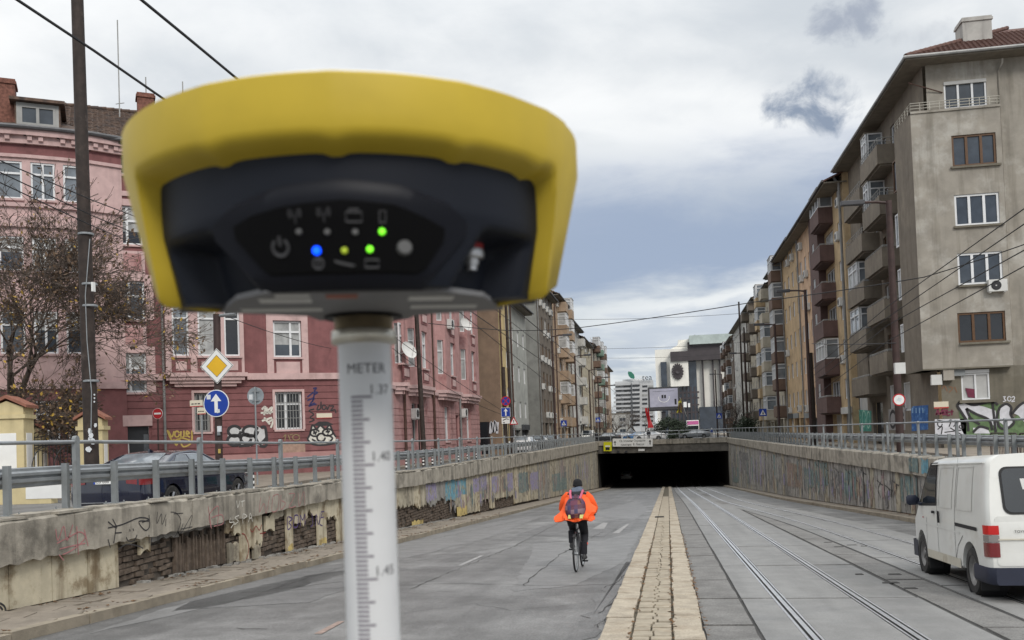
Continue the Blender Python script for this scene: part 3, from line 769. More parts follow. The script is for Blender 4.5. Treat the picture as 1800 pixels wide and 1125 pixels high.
def barrier(label, fx, zf, y0, y1, step, sgn, bz, ph):
    th = thing('crash_barrier', (fx(y0), y0, zf(y0)), label, 'crash barrier', 'crash barriers behind the railings')
    b = MB()
    for (x0, x1, ya, yb_) in ((-.05, .05, -.035, -.027), (-.05, -.042, -.027, .035), (.042, .05, -.027, .035)): b.box(x0, x1, ya, yb_, 0, ph)
    b.box(-.13, .13, -.14, .14, -.002, .012)
    for qx in (-.1, .1):
        for qy in (-.11, .11): b.lathe([(.014, .012), (.014, .05)], 6, (qx, qy, 0), cap=True)
    pm = b.mesh('post', M_galvp); y = y0; i = 0
    while y <= y1: put('post', pm, th, (fx(y), y, zf(y)), 0.0); y += step
    prof = [(0, -.155), (.025, -.14), (.03, -.10), (.075, -.07), (.075, -.03), (.03, -.005), (.03, .005), (.075, .03), (.075, .07), (.03, .10), (.025, .14), (0, .155)]
    ys = [y0 - 4 * step + k * step * 3 for k in range(int((y1 - y0) / step / 3) + 3)]
    for a, c in zip(ys[:-1], ys[1:]):
        mb = MB(); ring = lambda y, e: [(fx(y) - sgn * (.055 + .075 - px_ + e), y, zf(y) + bz + pz) for px_, pz in prof]
        mb.rings([ring(a - .16, .004), ring(c, 0)], closed=False, cap=False); mb.build('beam', M_galv, th, smooth=30)
    return th
barrier('galvanised crash barrier with ribbed beam behind the left railing', lambda y: -9.62, zL, 10.7, 124, 1.325, 1, .55, .74)
barrier('galvanised crash barrier with ribbed beam behind the right railing', lambda y: wallR(y) + .3, zR, 21.3, 117, 1.32, -1, .56, .74)

# ------------------------------------------------------------------ tunnel and the bridge over its mouth
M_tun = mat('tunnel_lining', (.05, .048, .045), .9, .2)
tun = thing('tunnel', (-1, 128, -6), 'dark tunnel mouth where the underpass road goes below ground', 'tunnel')
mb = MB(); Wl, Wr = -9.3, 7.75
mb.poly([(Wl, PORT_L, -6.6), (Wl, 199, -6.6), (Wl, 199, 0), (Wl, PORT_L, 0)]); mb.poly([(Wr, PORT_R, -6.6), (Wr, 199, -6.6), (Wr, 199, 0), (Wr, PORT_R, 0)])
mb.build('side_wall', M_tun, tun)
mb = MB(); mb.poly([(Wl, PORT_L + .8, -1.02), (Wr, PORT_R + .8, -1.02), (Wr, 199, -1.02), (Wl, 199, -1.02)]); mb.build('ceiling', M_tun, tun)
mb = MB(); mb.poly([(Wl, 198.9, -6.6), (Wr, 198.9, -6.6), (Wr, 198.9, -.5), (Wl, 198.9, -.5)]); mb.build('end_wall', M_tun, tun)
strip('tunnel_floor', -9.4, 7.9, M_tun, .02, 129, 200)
bridge = thing('road_bridge', (-1, 121, 0), 'weathered concrete beam bridge across the tunnel mouth', 'bridge')
A_, B_ = Vector((-9.7, PORT_L + .2, 0)), Vector((8.4, PORT_R - .2, 0)); ub = (B_ - A_).normalized(); nbk = Vector((-ub.y, ub.x, 0))
def bslab(name, z0, z1, off, dep, m): 
    b = MB(); p = [A_ - nbk * off, B_ - nbk * off, B_ - nbk * off + nbk * dep, A_ - nbk * off + nbk * dep]
    b.prism([(v.x, v.y, z0) for v in p], (0, 0, z1 - z0)); return b.build(name, m, bridge)
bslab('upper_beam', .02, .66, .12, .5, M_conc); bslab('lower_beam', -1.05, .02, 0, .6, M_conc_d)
bslab('deck', .1, .3, -.3, 14, M_street)
# black cable clips and fittings under the beam
b = MB()
for t in (.18, .24): 
    v = A_.lerp(B_, t) - nbk * .08; b.box(v.x - .16, v.x + .16, v.y - .1, v.y + .05, -1.0, -.72)
b.build('fitting', M_black, bridge)
rl = thing('bridge_railing', (A_.x, A_.y, .66), 'grey two-bar railing on top of the bridge', 'railing')
for zz in (1.05, .6):
    b = MB(); b.tube([A_ + Vector((0, 0, .66 + zz)), B_ + Vector((0, 0, .66 + zz))], .05, 8); b.build('rail', M_galv, rl)
b = MB(); b.box(-.05, .05, -.05, .05, 0, 1.1); pm = b.mesh('post', M_galvp)
for k in range(9): 
    v = A_.lerp(B_, k / 8); put('post', pm, rl, (v.x, v.y, .66))
# ------------------------------------------------------------------ surveying receiver on its graduated pole, close to the camera
AX = Vector((-.13335, .3951, 0)); FD = Vector((.31979, -.94749, 0)); RT = Vector((.94749, .31979, 0))
M_yell = mat('yellow_rubber', (.53, .385, .033), .5, .05, 30, spec=.35)
M_navy = mat('dark_blue_plastic', (.009, .0115, .019), .55, .05, 30, spec=.25)
M_navy2 = mat('dark_bezel_plastic', (.007, .008, .013), .5, .05, 30, spec=.22)
M_pan = mat('black_gloss_panel', (.003, .003, .0035), .5, 0, spec=.12)
M_icon = mat('grey_icon_print', (.04, .04, .043), .6, 0)
M_btn = mat('grey_button', (.10, .10, .10), .6, 0)
M_dome = mat('pale_grey_plastic', (.60, .63, .68), .4, .03)
M_plate = mat('grey_base_plate', (.16, .16, .165), .6, .08, 40)
M_lab = mat('pale_label', (.55, .55, .53), .6, .06, 60)
M_brass = mat('brass_thread', (.44, .39, .30), .4, .2, 90, metal=.8)
M_alu = mat('collar_aluminium', (.58, .55, .47), .32, .12, 60, metal=.75)
M_pole = mat('white_aluminium_pole', (.68, .685, .69), .45, .03, 40, metal=.15)
M_ink = mat('dark_grey_ink', (.05, .047, .055), .7, 0); M_tick = mat('purple_grey_tick', (.21, .19, .22), .7, 0)
M_redl = mat('red_ring', (.35, .02, .02), .5, 0)
M_steel = mat('pale_steel', (.6, .6, .6), .35, .05, 40, metal=.7)
def led(name, c, s): return mat(name, c, .4, 0, emit=c, estr=s)
M_lg, M_lb, M_ly = led('green_led', (.16, .8, .02), 1.3), led('blue_led', (.0, .06, 1.0), 2.2), led('olive_led', (.28, .36, .02), .5)
def cyl(th, z, r):
    a = R(th); return AX + FD * (math.cos(a) * r) + RT * (math.sin(a) * r) + Vector((0, 0, EYE + z))
dev = thing('survey_receiver', (AX.x, AX.y, road_z(AX.y)), 'big yellow and black round surveying receiver on a white graduated pole close to the lens', 'survey receiver')
def interp(tab, x):
    if x <= tab[0][0]: return tab[0][1]
    for (a, va), (b, vb) in zip(tab[:-1], tab[1:]):
        if x <= b: return va + (vb - va) * (x - a) / (b - a)
    return tab[-1][1]
RH = lambda z: interp([(.05, .074), (.056, .0772), (.062, .0795), (.085, .0862), (.105, .0885)], z)
T0 = -4.0
rings = []
for k in range(180):
    th = -180 + 2 * k; a = abs((th - T0 + 180) % 360 - 180)
    arm = smooth01(a, 57, 68) * (1 - smooth01(a, 82, 97))
    zl = .1065 - .0495 * arm + .0075 * arm * smooth01(a, 65, 77)
    bump_ = sum(math.exp(-((th - t) / 2.2) ** 2) for t in (-33, -5, 23, 46))
    zl -= .0016 * bump_; rb = .0005 * bump_ + (.0006 if 46 < th < 60 else 0)
    Rz = lambda z: .0993 - max(0, .115 - z) * .23 + rb
    zi, ri = (zl - .0035, .0868) if arm < .02 else (zl - .0035 * (1 - arm) - .002 * arm, RH(zl) - .0012 - smooth01(arm, .88, 1) * .0130)
    rings.append([cyl(th, .1320, .0895), cyl(th, .1315, .0932), cyl(th, .1303, .0966 + rb), cyl(th, .1287, .0993 + rb), cyl(th, .115, Rz(.115)), cyl(th, (.115 + zl) / 2, Rz((.115 + zl) / 2)), cyl(th, zl + .002, Rz(zl + .002)), cyl(th, zl, Rz(zl) - .0022),
                  cyl(th, (zl + zi) / 2 + .0003, (Rz(zl) - .0022) * .5 + ri * .5), cyl(th, zi, ri), cyl(th, zi + .004, ri - .004)])
rings.append(rings[0])
mb = MB(); mb.rings(rings, closed=False, cap=False); mb.build('bumper', M_yell, dev, smooth=50)
mb = MB(); mb.lathe([(.0905, .1317), (.0885, .1340), (.075, .1378), (.05, .141), (.02, .1425), (.001, .143)], 96, AX + Vector((0, 0, EYE))); mb.build('dome', M_dome, dev, smooth=True)
def pocket(th, z):
    el = interp([(.054, -27.0), (.08, -40.5)], z); er = interp([(.054, 24.0), (.08, 33.5)], z)
    d = max(smooth01(el - th, 0, 3.5), smooth01(th - er, 0, 3.5)) * (1 - smooth01(z, .0775, .0815))
    return d * (1 - smooth01(abs(th - T0), 55, 60))
rings = []
for k in range(241):
    th = -180 + 1.5 * k; ring = []
    for j in range(40):
        zb0 = .0580 + .0275 * smooth01(abs((th - T0 + 180) % 360 - 180), 78, 98); z = zb0 + (.107 - zb0) * j / 39
        ring.append(cyl(th, z, RH(z) - .016 * pocket(th, z)))
    ring = [cyl(th, zb0, .03), cyl(th, zb0, .07 - .01 * pocket(th, .06))] + ring
    rings.append(ring)
mb = MB(); mb.rings(rings, closed=False, cap=False); mb.build('housing', M_navy, dev, smooth=60)
def patch_cyl(name, top, bot, m, off, parent, n=40, k=10):
    a, b = top[0][0], top[-1][0]; rings = []
    for i in range(n + 1):
        th = a + (b - a) * i / n; z0, z1 = interp(bot, th), interp(top, th)
        rings.append([cyl(th, z0 + (z1 - z0) * j / k, RH(z0 + (z1 - z0) * j / k) + (off if 0 < j < k and 0 < i < n else -.001)) for j in range(k + 1)])
    mb = MB(); mb.rings(rings, closed=False, cap=False); return mb.build(name, m, parent, smooth=40)
patch_cyl('bezel', [(-40.5, .0805), (-32, .0895), (-19, .0945), (-5, .0962), (10, .0944), (22, .0888), (29, .080)], [(-40.5, .0795), (-29, .0565), (-5, .0562), (18, .0565), (29, .079)], M_navy2, .0018, dev)
pan = patch_cyl('control_panel', [(-33.2, .0795), (-26.3, .0852), (-19, .0875), (-13.1, .0884), (-4, .0894), (8.3, .0876), (16.4, .083), (22.3, .0772)], [(-33.2, .0785), (-31, .0735), (-25.5, .0615), (-23.5, .0598), (-5, .0588), (14, .0594), (16.5, .0610), (22.3, .0765)], M_pan, .0026, dev)
OFF = .0031
def disc(name, th, z, r, m, par, off=OFF, n=16):
    mb = MB(); dg = math.degrees(1 / RH(z)); pts = []
    ring0 = [cyl(th + r * math.cos(2 * math.pi * i / n) * dg, z + r * math.sin(2 * math.pi * i / n), RH(z) + off - .0012) for i in range(n)]
    ring1 = [cyl(th + .75 * r * math.cos(2 * math.pi * i / n) * dg, z + .75 * r * math.sin(2 * math.pi * i / n), RH(z) + off + .0003) for i in range(n)]
    mb.rings([ring0, ring1]); return mb.build(name, m, par, smooth=40)
for th, z, m_ in ((-14.7, .0763, M_btn), (-7.9, .0758, M_btn), (-1.3, .0756, M_btn), (5.1, .0759, M_lg), (-10.9, .0697, M_lb), (-4.1, .0694, M_ly), (2.1, .0698, M_lg)):
    disc('indicator_light', th, z, .0017 if m_ is M_lb else .0013, m_, pan)
disc('button', 10.7, .0707, .0032, M_btn, pan)
def icon(lines, w=.0008, name='icon'):
    mb = MB()
    for ln in lines:
        P = [cyl(t, z, RH(z) + OFF) for t, z in ln]
        mb.ribbon(P, w, FD * math.cos(R(ln[0][0])) + RT * math.sin(R(ln[0][0])))
    return mb.build(name, M_icon, pan)
def arc(th, z, r, a0, a1, n=12, e=1.0):
    dg = math.degrees(1 / RH(z)); return [(th + r * math.cos(R(a0 + (a1 - a0) * i / n)) * dg, z + e * r * math.sin(R(a0 + (a1 - a0) * i / n))) for i in range(n + 1)]
icon([arc(-19.8, .0713, .0029, 125, 415), [(-19.8, .0717), (-19.8, .0752)]], .0013)
for t in (-15.2, -8.4):
    icon([[(t, .0790), (t, .0825)], arc(t, .0825, .0013, -50, 50), arc(t, .0825, .0013, 130, 230), arc(t, .0825, .0022, -45, 45), arc(t, .0825, .0022, 135, 225)], .0005)
def rect(t0, t1, z0, z1): return [(t0, z0), (t1, z0), (t1, z1), (t0, z1), (t0, z0 - .0002)]
icon([rect(-3.3, .4, .0790, .0822), [(-2.6, .0822), (-2.6, .0832), (-.4, .0832), (-.4, .0822)]], .0006)
icon([rect(4.5, 5.9, .0788, .0828)], .0006)
icon([arc(-10.7, .0650, .0018, 0, 360), [(-10.7, .0640), (-10.7, .0661)]], .0009)
icon([[(-6.8, .0658), (-1.6, .0640)], [(-6.4, .0652), (-2.2, .0637)]], .0006)
icon([rect(.9, 4.2, .0633, .0660)], .0007)
# antenna connector in the right-hand recess
c = cyl(41.5, 0, .0665)
def turned(nm, m_, pr): mb = MB(); mb.lathe(pr, 24, c); return mb.build(nm, m_, dev, smooth=40)
turned('connector_cap', M_redl, [(.001, .0800), (.0052, .0795), (.0052, .0765)])
turned('connector', M_steel, [(.0052, .0764), (.0056, .0745), (.0052, .0728), (.0034, .0726), (.0032, .0700), (.0024, .0700), (.0024, .0680), (.001, .0680)])
# base plate with type labels
def pl(pts, z0, z1, nm, m_, par):
    mb = MB(); mb.prism([AX + RT * (x / 1000) + FD * (y / 1000) + Vector((0, 0, EYE + z0)) for x, y in pts], (0, 0, z1 - z0)); return mb.build(nm, m_, par)
bp_ = pl([(-60, 18), (-48, 54), (-36, 69), (30, 69), (48, 54), (62, 16), (24, 2), (20, -12), (-20, -12), (-24, 4)], .0566, .0586, 'base_plate', M_plate, dev)
for x0, x1, y0, y1 in ((-50, -17, 22, 30), (-40, -20, 46, 56), (-33, -20, 60, 66), (20, 48, 26, 34), (18, 36, 48, 58)):
    pl([(x0, y0), (x1, y0), (x1, y1), (x0, y1)], .0562, .0567, 'label', M_lab, bp_)
pl([(-14, 56), (-2, 56), (-2, 64), (-14, 64)], .0562, .0567, 'label', mat('red_label', (.30, .09, .05), .6, .05), bp_)
o_ = AX + Vector((0, 0, EYE))
mb = MB(); mb.lathe([(.0175, .0566), (.0175, .0556), (.0125, .0556)], 40, o_); mb.build('seat_ring', M_pan, dev, smooth=40)
mb = MB(); pr = []
for i in range(6): pr += [(.0134, .0556 - i * .00095), (.0125, .0551 - i * .00095)]
mb.lathe(pr, 40, o_); mb.build('thread', M_brass, dev, smooth=30)
mb = MB(); mb.lathe([(.0125, .0505), (.0143, .0500), (.0147, .0493), (.0147, .0446), (.0143, .0440), (.0119, .0437)], 48, o_); mb.build('collar', M_alu, dev, smooth=40)
pole = MB(); pole.lathe([(.0119, .0442), (.0119, -.45)], 48, o_, cap=True); pole.lathe([(.0165, -.45), (.0165, -1.76), (.004, -1.815)], 48, o_, cap=True); pole = pole.build('pole', M_pole, dev, smooth=40)
# graduations, one mark every two millimetres
PR = .01195
def mark_cyl(t0, t1, z0, z1, nm):
    mb = MB(); n = 8; mb.rings([[cyl(t0 + (t1 - t0) * i / n, z0, PR), cyl(t0 + (t1 - t0) * i / n, z1, PR)] for i in range(n + 1)], closed=False, cap=False); return mb.build(nm, M_tick, pole)
i = 0; z = .0196
while z > -.13:
    long_ = i == 0 or (i % 25 == 15); med_ = i % 5 == 0
    mark_cyl(-33, 13 if long_ else (6 if med_ else -7), z - .00055, z + .00055, 'scale_mark'); z -= .002; i += 1
def wrap_text(s, size, thc, z, nm='numeral'):
    me = text_mesh(nm, s, size, M_ink); bm = bmesh.new(); bm.from_mesh(me)
    bmesh.ops.subdivide_edges(bm, edges=bm.edges, cuts=1)
    for v in bm.verts: v.co = cyl(thc + math.degrees(v.co.x / PR), z + v.co.y, PR + .00006) - ORG[dev.name]
    bm.to_mesh(me); bm.free()
    o = bpy.data.objects.new(nm, me); COL.objects.link(o); o.parent = pole; return o
wrap_text('METER', .0062, 3, .0320, 'lettering')
for s, z in (('1.37', .0226), ('1.40', -.0070), ('1.45', -.0572), ('1.50', -.1072)): wrap_text(s, .0060, 30, z)
# ------------------------------------------------------------------ facade kit: walls with real openings, windows set into them
M_pane = mat('window_pane', (.045, .055, .068), .06, .25, 1.3, spec=.8)
M_paneb = mat('sky_reflection_pane', (.16, .18, .20), .08, .3, .8, spec=.8)  # reflected sky put into a paler grey-blue base colour
M_paned = mat('dark_window_pane', (.018, .02, .024), .08, .2, 1.1, spec=.7)
M_curt = mat('curtained_pane', (.34, .345, .34), .35, .25, 2.5, streak=.35, streak_scale=8, spec=.6)
M_frw = mat('white_window_frame', (.66, .67, .68), .5, .05)
M_frb = mat('brown_window_frame', (.10, .05, .022), .55, .15, 9)
M_frg = mat('grey_window_frame', (.30, .30, .29), .6, .1)
M_shut = mat('grey_roller_shutter', (.42, .42, .41), .6, .08)
M_tile = mat('roof_tiles_brown', (.105, .068, .05), .85, .35, 5.0, (.06, .045, .04), (.45, .65), 2.2)
M_tiler = mat('roof_tiles_red', (.11, .058, .046), .85, .25, 4.0, (.09, .05, .045), (.5, .7), 2.0)
M_eave = mat('eave_soffit', (.17, .15, .12), .85, .15)
M_gut = mat('zinc_gutter', (.10, .10, .105), .5, .15, metal=.4)
M_pipe = mat('downpipe_zinc', (.24, .24, .235), .5, .15, metal=.4)
M_ac = mat('air_conditioner_white', (.58, .58, .56), .5, .06)
M_rust_m = mat('rusty_iron', (.075, .04, .03), .75, .3, 6)

class Fac:
    """upright wall between plan points A (left, seen from outside) and B (right)"""
    def __init__(s, th, A, B):
        s.th = th; s.A = Vector((A[0], A[1], 0)); s.B = Vector((B[0], B[1], 0)); s.L = (s.B - s.A).length
        s.u = (s.B - s.A) / s.L; s.n = Vector((s.u.y, -s.u.x, 0)); s.rz = math.atan2(s.u.y, s.u.x); s.ops = []
    def P(s, a, z, o=0.0): return s.A + s.u * a + s.n * o + Vector((0, 0, z))
    def s_of(s, px, py=600):
        d = ray(px, py); o = Vector((0, 0, EYE)); t = (s.A - o).dot(s.n) / d.dot(s.n); return (o + d * t - s.A).dot(s.u)
    def z_of(s, px, py):
        d = ray(px, py); o = Vector((0, 0, EYE)); t = (s.A - o).dot(s.n) / d.dot(s.n); return (o + d * t).z
    def wall(s, m, z0, z1, depth=.22, name='wall', s0=0, s1=None, off=0.0):
        s1 = s.L if s1 is None else s1
        ops = [o for o in s.ops if o[0] >= s0 - 1e-4 and o[1] <= s1 + 1e-4 and o[2] >= z0 - 1e-4 and o[3] <= z1 + 1e-4]
        xs = sorted({s0, s1, *[o[0] for o in ops], *[o[1] for o in ops]}); zs = sorted({z0, z1, *[o[2] for o in ops], *[o[3] for o in ops]})
        mb = MB()
        for i in range(len(xs) - 1):
            for j in range(len(zs) - 1):
                cx, cz = (xs[i] + xs[i + 1]) / 2, (zs[j] + zs[j + 1]) / 2
                if any(o[0] < cx < o[1] and o[2] < cz < o[3] for o in ops): continue
                mb.poly([s.P(xs[i], zs[j], off), s.P(xs[i + 1], zs[j], off), s.P(xs[i + 1], zs[j + 1], off), s.P(xs[i], zs[j + 1], off)])
        for a, b, c, d in ops:
            q = [(a, c), (b, c), (b, d), (a, d)]
            for k in range(4):
                (x0, y0), (x1, y1) = q[k], q[(k + 1) % 4]
                mb.poly([s.P(x0, y0, off), s.P(x0, y0, off - depth), s.P(x1, y1, off - depth), s.P(x1, y1, off)])
        return mb.build(name, m, s.th)
    def blk(s, name, m, a, b, z0, z1, o0, o1, parent=None, prof=None):
        """a block from a to b along the wall, z0..z1, standing off the wall from o0 to o1"""
        mb = MB(); mb.prism([s.P(a, z0, o0), s.P(b, z0, o0), s.P(b, z1, o0), s.P(a, z1, o0)], s.n * (o1 - o0)); return mb.build(name, m, parent or s.th)
    def blks(s, name, m, lst, parent=None):
        """several like blocks, each an object of its own (past 90: one joined part)"""
        if len(lst) > 90:
            mb = MB()
            for a, b, z0, z1, o0, o1 in lst: mb.prism([s.P(a, z0, o0), s.P(b, z0, o0), s.P(b, z1, o0), s.P(a, z1, o0)], s.n * (o1 - o0))
            return tag(mb.build(name, m, parent or s.th), kind='stuff')
        for l in lst: o = s.blk(name, m, *l, parent=parent)
        return o
WM = {}
def win_mesh(w, h, nx, transom, fr, m):
    key = (round(w, 2), round(h, 2), nx, transom, m.name)
    if key in WM: return WM[key]
    mb = MB(); f = fr; d0, d1 = -.05, .03
    B = lambda x0, x1, z0, z1, e=0: mb.box(x0, x1, d0 - e, d1, z0, z1)
    B(0, f, 0, h); B(w - f, w, 0, h); B(f, w - f, 0, f); B(f, w - f, h - f, h)
    zt = h * transom if transom else None
    xs = [w * k / nx for k in range(1, nx)] if isinstance(nx, int) else [w * k for k in nx]
    for x in xs: B(x - f * .6, x + f * .6, f, h - f, .004)
    if zt: B(f, w - f, zt - f * .55, zt + f * .55, .008)
    fm = mb.mesh('window', m)
    p = MB(); p.poly([(f, .012, f), (w - f, .012, f), (w - f, .012, h - f), (f, .012, h - f)]); pm = p.mesh('pane', M_pane)
    WM[key] = (fm, pm); return WM[key]
PANES = [M_pane, M_pane, M_paneb, M_paned, M_curt]
def window(F, a, b, z0, z1, nx=2, transom=None, m=None, depth=.2, pane=None, fr=.07, hole=True, sill=None, name='window', off=0.0):
    if hole: F.ops.append((a, b, z0, z1))
    fm, pm = win_mesh(b - a - .004, z1 - z0 - .004, nx, transom, fr, m or M_frw)
    p = F.P(a + .002, z0 + .002, off - depth + .06)
    o = put(name, fm, F.th, p, F.rz)
    mm = pane or rnd.choice(PANES)
    c = bpy.data.objects.new('pane', pm); COL.objects.link(c); c.parent = o
    c.material_slots[0].link = 'OBJECT'; c.material_slots[0].material = mm
    if name == 'window' and mm is not M_curt and mm is not M_shut and rnd.random() < .3:
        h_ = (z1 - z0) * rnd.choice((.25, .4, .4, .6)); kb_ = ('blind', round(b - a, 2), round(h_, 2))
        if kb_ not in WM:
            q = MB(); q.poly([(fr, .009, 0), (b - a - fr, .009, 0), (b - a - fr, .009, h_), (fr, .009, h_)]); WM[kb_] = q.mesh('blind', M_curt)
        d_ = bpy.data.objects.new('blind', WM[kb_]); COL.objects.link(d_); d_.parent = o; d_.location = (0, 0, z1 - z0 - fr - h_)
    if sill: F.blk('sill', sill, a - .08, b + .08, z0 - .09, z0 - .002, off - depth + .02, off + .09)
    return o
ACM = None
def aircon(F, a, z, o=0.02, w=.85):
    global ACM
    if ACM is None:
        b = MB(); b.box(0, .85, -.30, 0, 0, .58); b.box(.04, .12, -.26, -.02, -.06, 0); b.box(.7, .78, -.26, -.02, -.06, 0)
        g = MB(); g.lathe([(.235, -.312), (.235, -.303), (.19, -.303), (.19, -.312), (.04, -.312)], 16, (.34, 0, .29), 'Y')
        ACM = (b.mesh('air_conditioner', M_ac), g.mesh('fan_grille', M_black))
    ob = put('air_conditioner', ACM[0], F.th, F.P(a, z, o), F.rz)
    c = bpy.data.objects.new('fan_grille', ACM[1]); COL.objects.link(c); c.parent = ob
    return ob
def dish(F, a, z, o=.45, r=.42):
    mb = MB(); c = F.P(a, z, o); q = (F.n + Vector((0, -.6, .5))).to_track_quat('Z', 'Y').to_matrix().to_4x4(); q.translation = c
    mb.T = q; mb.lathe([(.001, 0), (r * .5, .03), (r, .11), (r + .01, .12), (r * .98, .13)], 18); mb.tube([(0, -r, .1), (0, -.1, .45)], .015, 5); mb.box(-.04, .04, -.14, -.06, .42, .52); mb.T = None
    mb.tube([c, F.P(a, z - .25, 0)], .025, 5)
    return mb.build('satellite_dish', M_ac, F.th, smooth=30)
def downpipe(F, a, z0, z1, m=None, o=.09, r=.06):
    mb = MB(); mb.tube([F.P(a, z0, o), F.P(a, z1 - .5, o), F.P(a + .1, z1 - .2, o + .3), F.P(a + .1, z1, o + .35)], r, 8)
    ob = mb.build('downpipe', m or M_pipe, F.th, smooth=40)
    z = z0 + 2.0
    while z < z1 - 1: c = MB(); c.tube([F.P(a, z, o), F.P(a, z + .07, o)], r * 1.3, 8); c.build('clamp', m or M_pipe, ob); z += 4.5
    return ob
def gable_roof(th, A, B, depth, z, h, over=.6, m=None, rake=.3, name='roof', tiles=False, n_sign=1, fr=.5):
    """ridge parallel to A-B; the eave over the line A-B overhangs by `over`"""
    F = Fac(th, A, B); mb = MB(); a0, a1 = -rake, F.L + rake; t = .12; hr = h * (1 + over / (depth * fr))
    e0, r0, b0 = over, -depth * fr, -depth - over
    zr = z + h; ze = z - h * over / (depth * fr)
    pts = lambda a: [F.P(a, ze, e0), F.P(a, zr, r0), F.P(a, ze, b0), F.P(a, ze - t, b0), F.P(a, zr - t - .02, r0), F.P(a, ze - t, e0)]
    mb.rings([pts(a0), pts(a1)]); ro = mb.build(name, m or M_tile, th)
    # soffit and gutter along the street eave
    F.blk('soffit', M_eave, a0 + .05, a1 - .05, ze - t - .1, ze - t - .004, -.3, over - .03, ro)
    g = MB(); g.tube([F.P(a0, ze - .05, over + .07), F.P(a1, ze - .05, over + .07)], .085, 8); g.build('gutter', M_gut, ro)
    if tiles:
        mb = MB(); L_ = F.L + 2 * rake; sl = math.hypot(e0 - r0, zr - ze); nr = int(sl / .33); nc = int(L_ / .24)
        up = (F.P(0, zr, r0) - F.P(0, ze, e0)) / sl; nn = F.u.cross(up).normalized()
        for r_ in range(nr):
            for c_ in range(nc):
                p = F.P(a0 + .24 * c_, ze, e0) + up * (.33 * r_) + nn * (.012 + rnd.uniform(0, .012)) ; w = F.u * .23; l = up * .36
                q = [p + nn * .045, p + w * .5 + nn * .075, p + w + nn * .03, p + w + l, p + w * .5 + l + nn * .03, p + l]
                mb._add([p, p + w] + q, [(0, 1, 4, 3, 2), (2, 3, 6, 7), (3, 4, 5, 6)])
        tag(mb.build('roof_tile', m or M_tile, ro), kind='stuff')
        rb = MB(); k = 0.0
        while k < L_: rb.tube([F.P(a0 + k, zr + .05, r0), F.P(a0 + k + .38, zr + .08, r0)], .11, 8); k += .36
        rb.build('ridge_tile', m or M_tile, ro)
    return ro
def chimney(th, x, y, z0, z1, w, d, m, cap=None, rz=0.0):
    b = MB(); T = Matrix.Translation((x, y, 0)) @ Matrix.Rotation(rz, 4, 'Z'); b.T = T
    b.box(-w / 2, w / 2, -d / 2, d / 2, z0, z1); b.box(-w / 2 - .06, w / 2 + .06, -d / 2 - .06, d / 2 + .06, z1 - .14, z1 - .02); b.box(-w / 2 - .02, w / 2 + .02, -d / 2 - .02, d / 2 + .02, z1, z1 + .08)
    return b.build('chimney', m, th)
def balcony(F, a, b, z, out, h, m, th=.1, slab=.14, rail=0.0, o=0.0):
    """parapet balcony: slab at z, solid front of height h, optional rail above"""
    mb = MB()
    def bx(a0, a1, o0, o1, z0, z1): mb.prism([F.P(a0, z0, o0), F.P(a1, z0, o0), F.P(a1, z1, o0), F.P(a0, z1, o0)], F.n * (o1 - o0))
    bx(a, b, o - .02, o + out, z - slab, z); bx(a, b, o + out - th, o + out, z + .002, z + h); bx(a, a + th, o, o + out - th - .002, z + .002, z + h); bx(b - th, b, o, o + out - th - .002, z + .002, z + h)
    bx(a + .12, b - .12, o, o + out - .18, z - slab - .1, z - slab - .002)
    B = mb.build('balcony', m, F.th)
    if rail:
        r = MB(); zt = z + h + rail
        r.tube([F.P(a + .05, zt, o), F.P(a + .05, zt, o + out - .05), F.P(b - .05, zt, o + out - .05), F.P(b - .05, zt, o)], .022, 5)
        r.tube([F.P(a + .05, z + h + rail * .5, o), F.P(a + .05, z + h + rail * .5, o + out - .05), F.P(b - .05, z + h + rail * .5, o + out - .05), F.P(b - .05, z + h + rail * .5, o)], .016, 4)
        n = max(2, int((b - a) / .5))
        for k in range(n + 1): q = a + .05 + (b - a - .1) * k / n; r.tube([F.P(q, z + h, o + out - .05), F.P(q, zt, o + out - .05)], .016, 4)
        r.build('balcony_rail', M_frg, B)
    return B
def glazing(F, a, b, z0, z1, out, m=None, nx=3, sides=True, o=0.0):
    """a glazed-in balcony above its parapet"""
    f = Fac(F.th, F.P(a, 0, o + out - .06)[:2], F.P(b, 0, o + out - .06)[:2]); window(f, 0, f.L, z0, z1, nx, .72, m, depth=.06, hole=False, name='glazed_enclosure', pane=rnd.choice((M_curt, M_paneb, M_curt)))
    if sides:
        f2 = Fac(F.th, F.P(a, 0, o)[:2], F.P(a, 0, o + out - .12)[:2]); window(f2, 0, f2.L, z0, z1, 1, .72, m, depth=.06, hole=False, name='glazed_enclosure', pane=M_curt)
        f3 = Fac(F.th, F.P(b, 0, o + out - .12)[:2], F.P(b, 0, o)[:2]); window(f3, 0, f3.L, z0, z1, 1, .72, m, depth=.06, hole=False, name='glazed_enclosure', pane=M_paneb)
    F.blk('canopy', M_eave, a - .03, b + .03, z1, z1 + .07, o, o + out + .03)
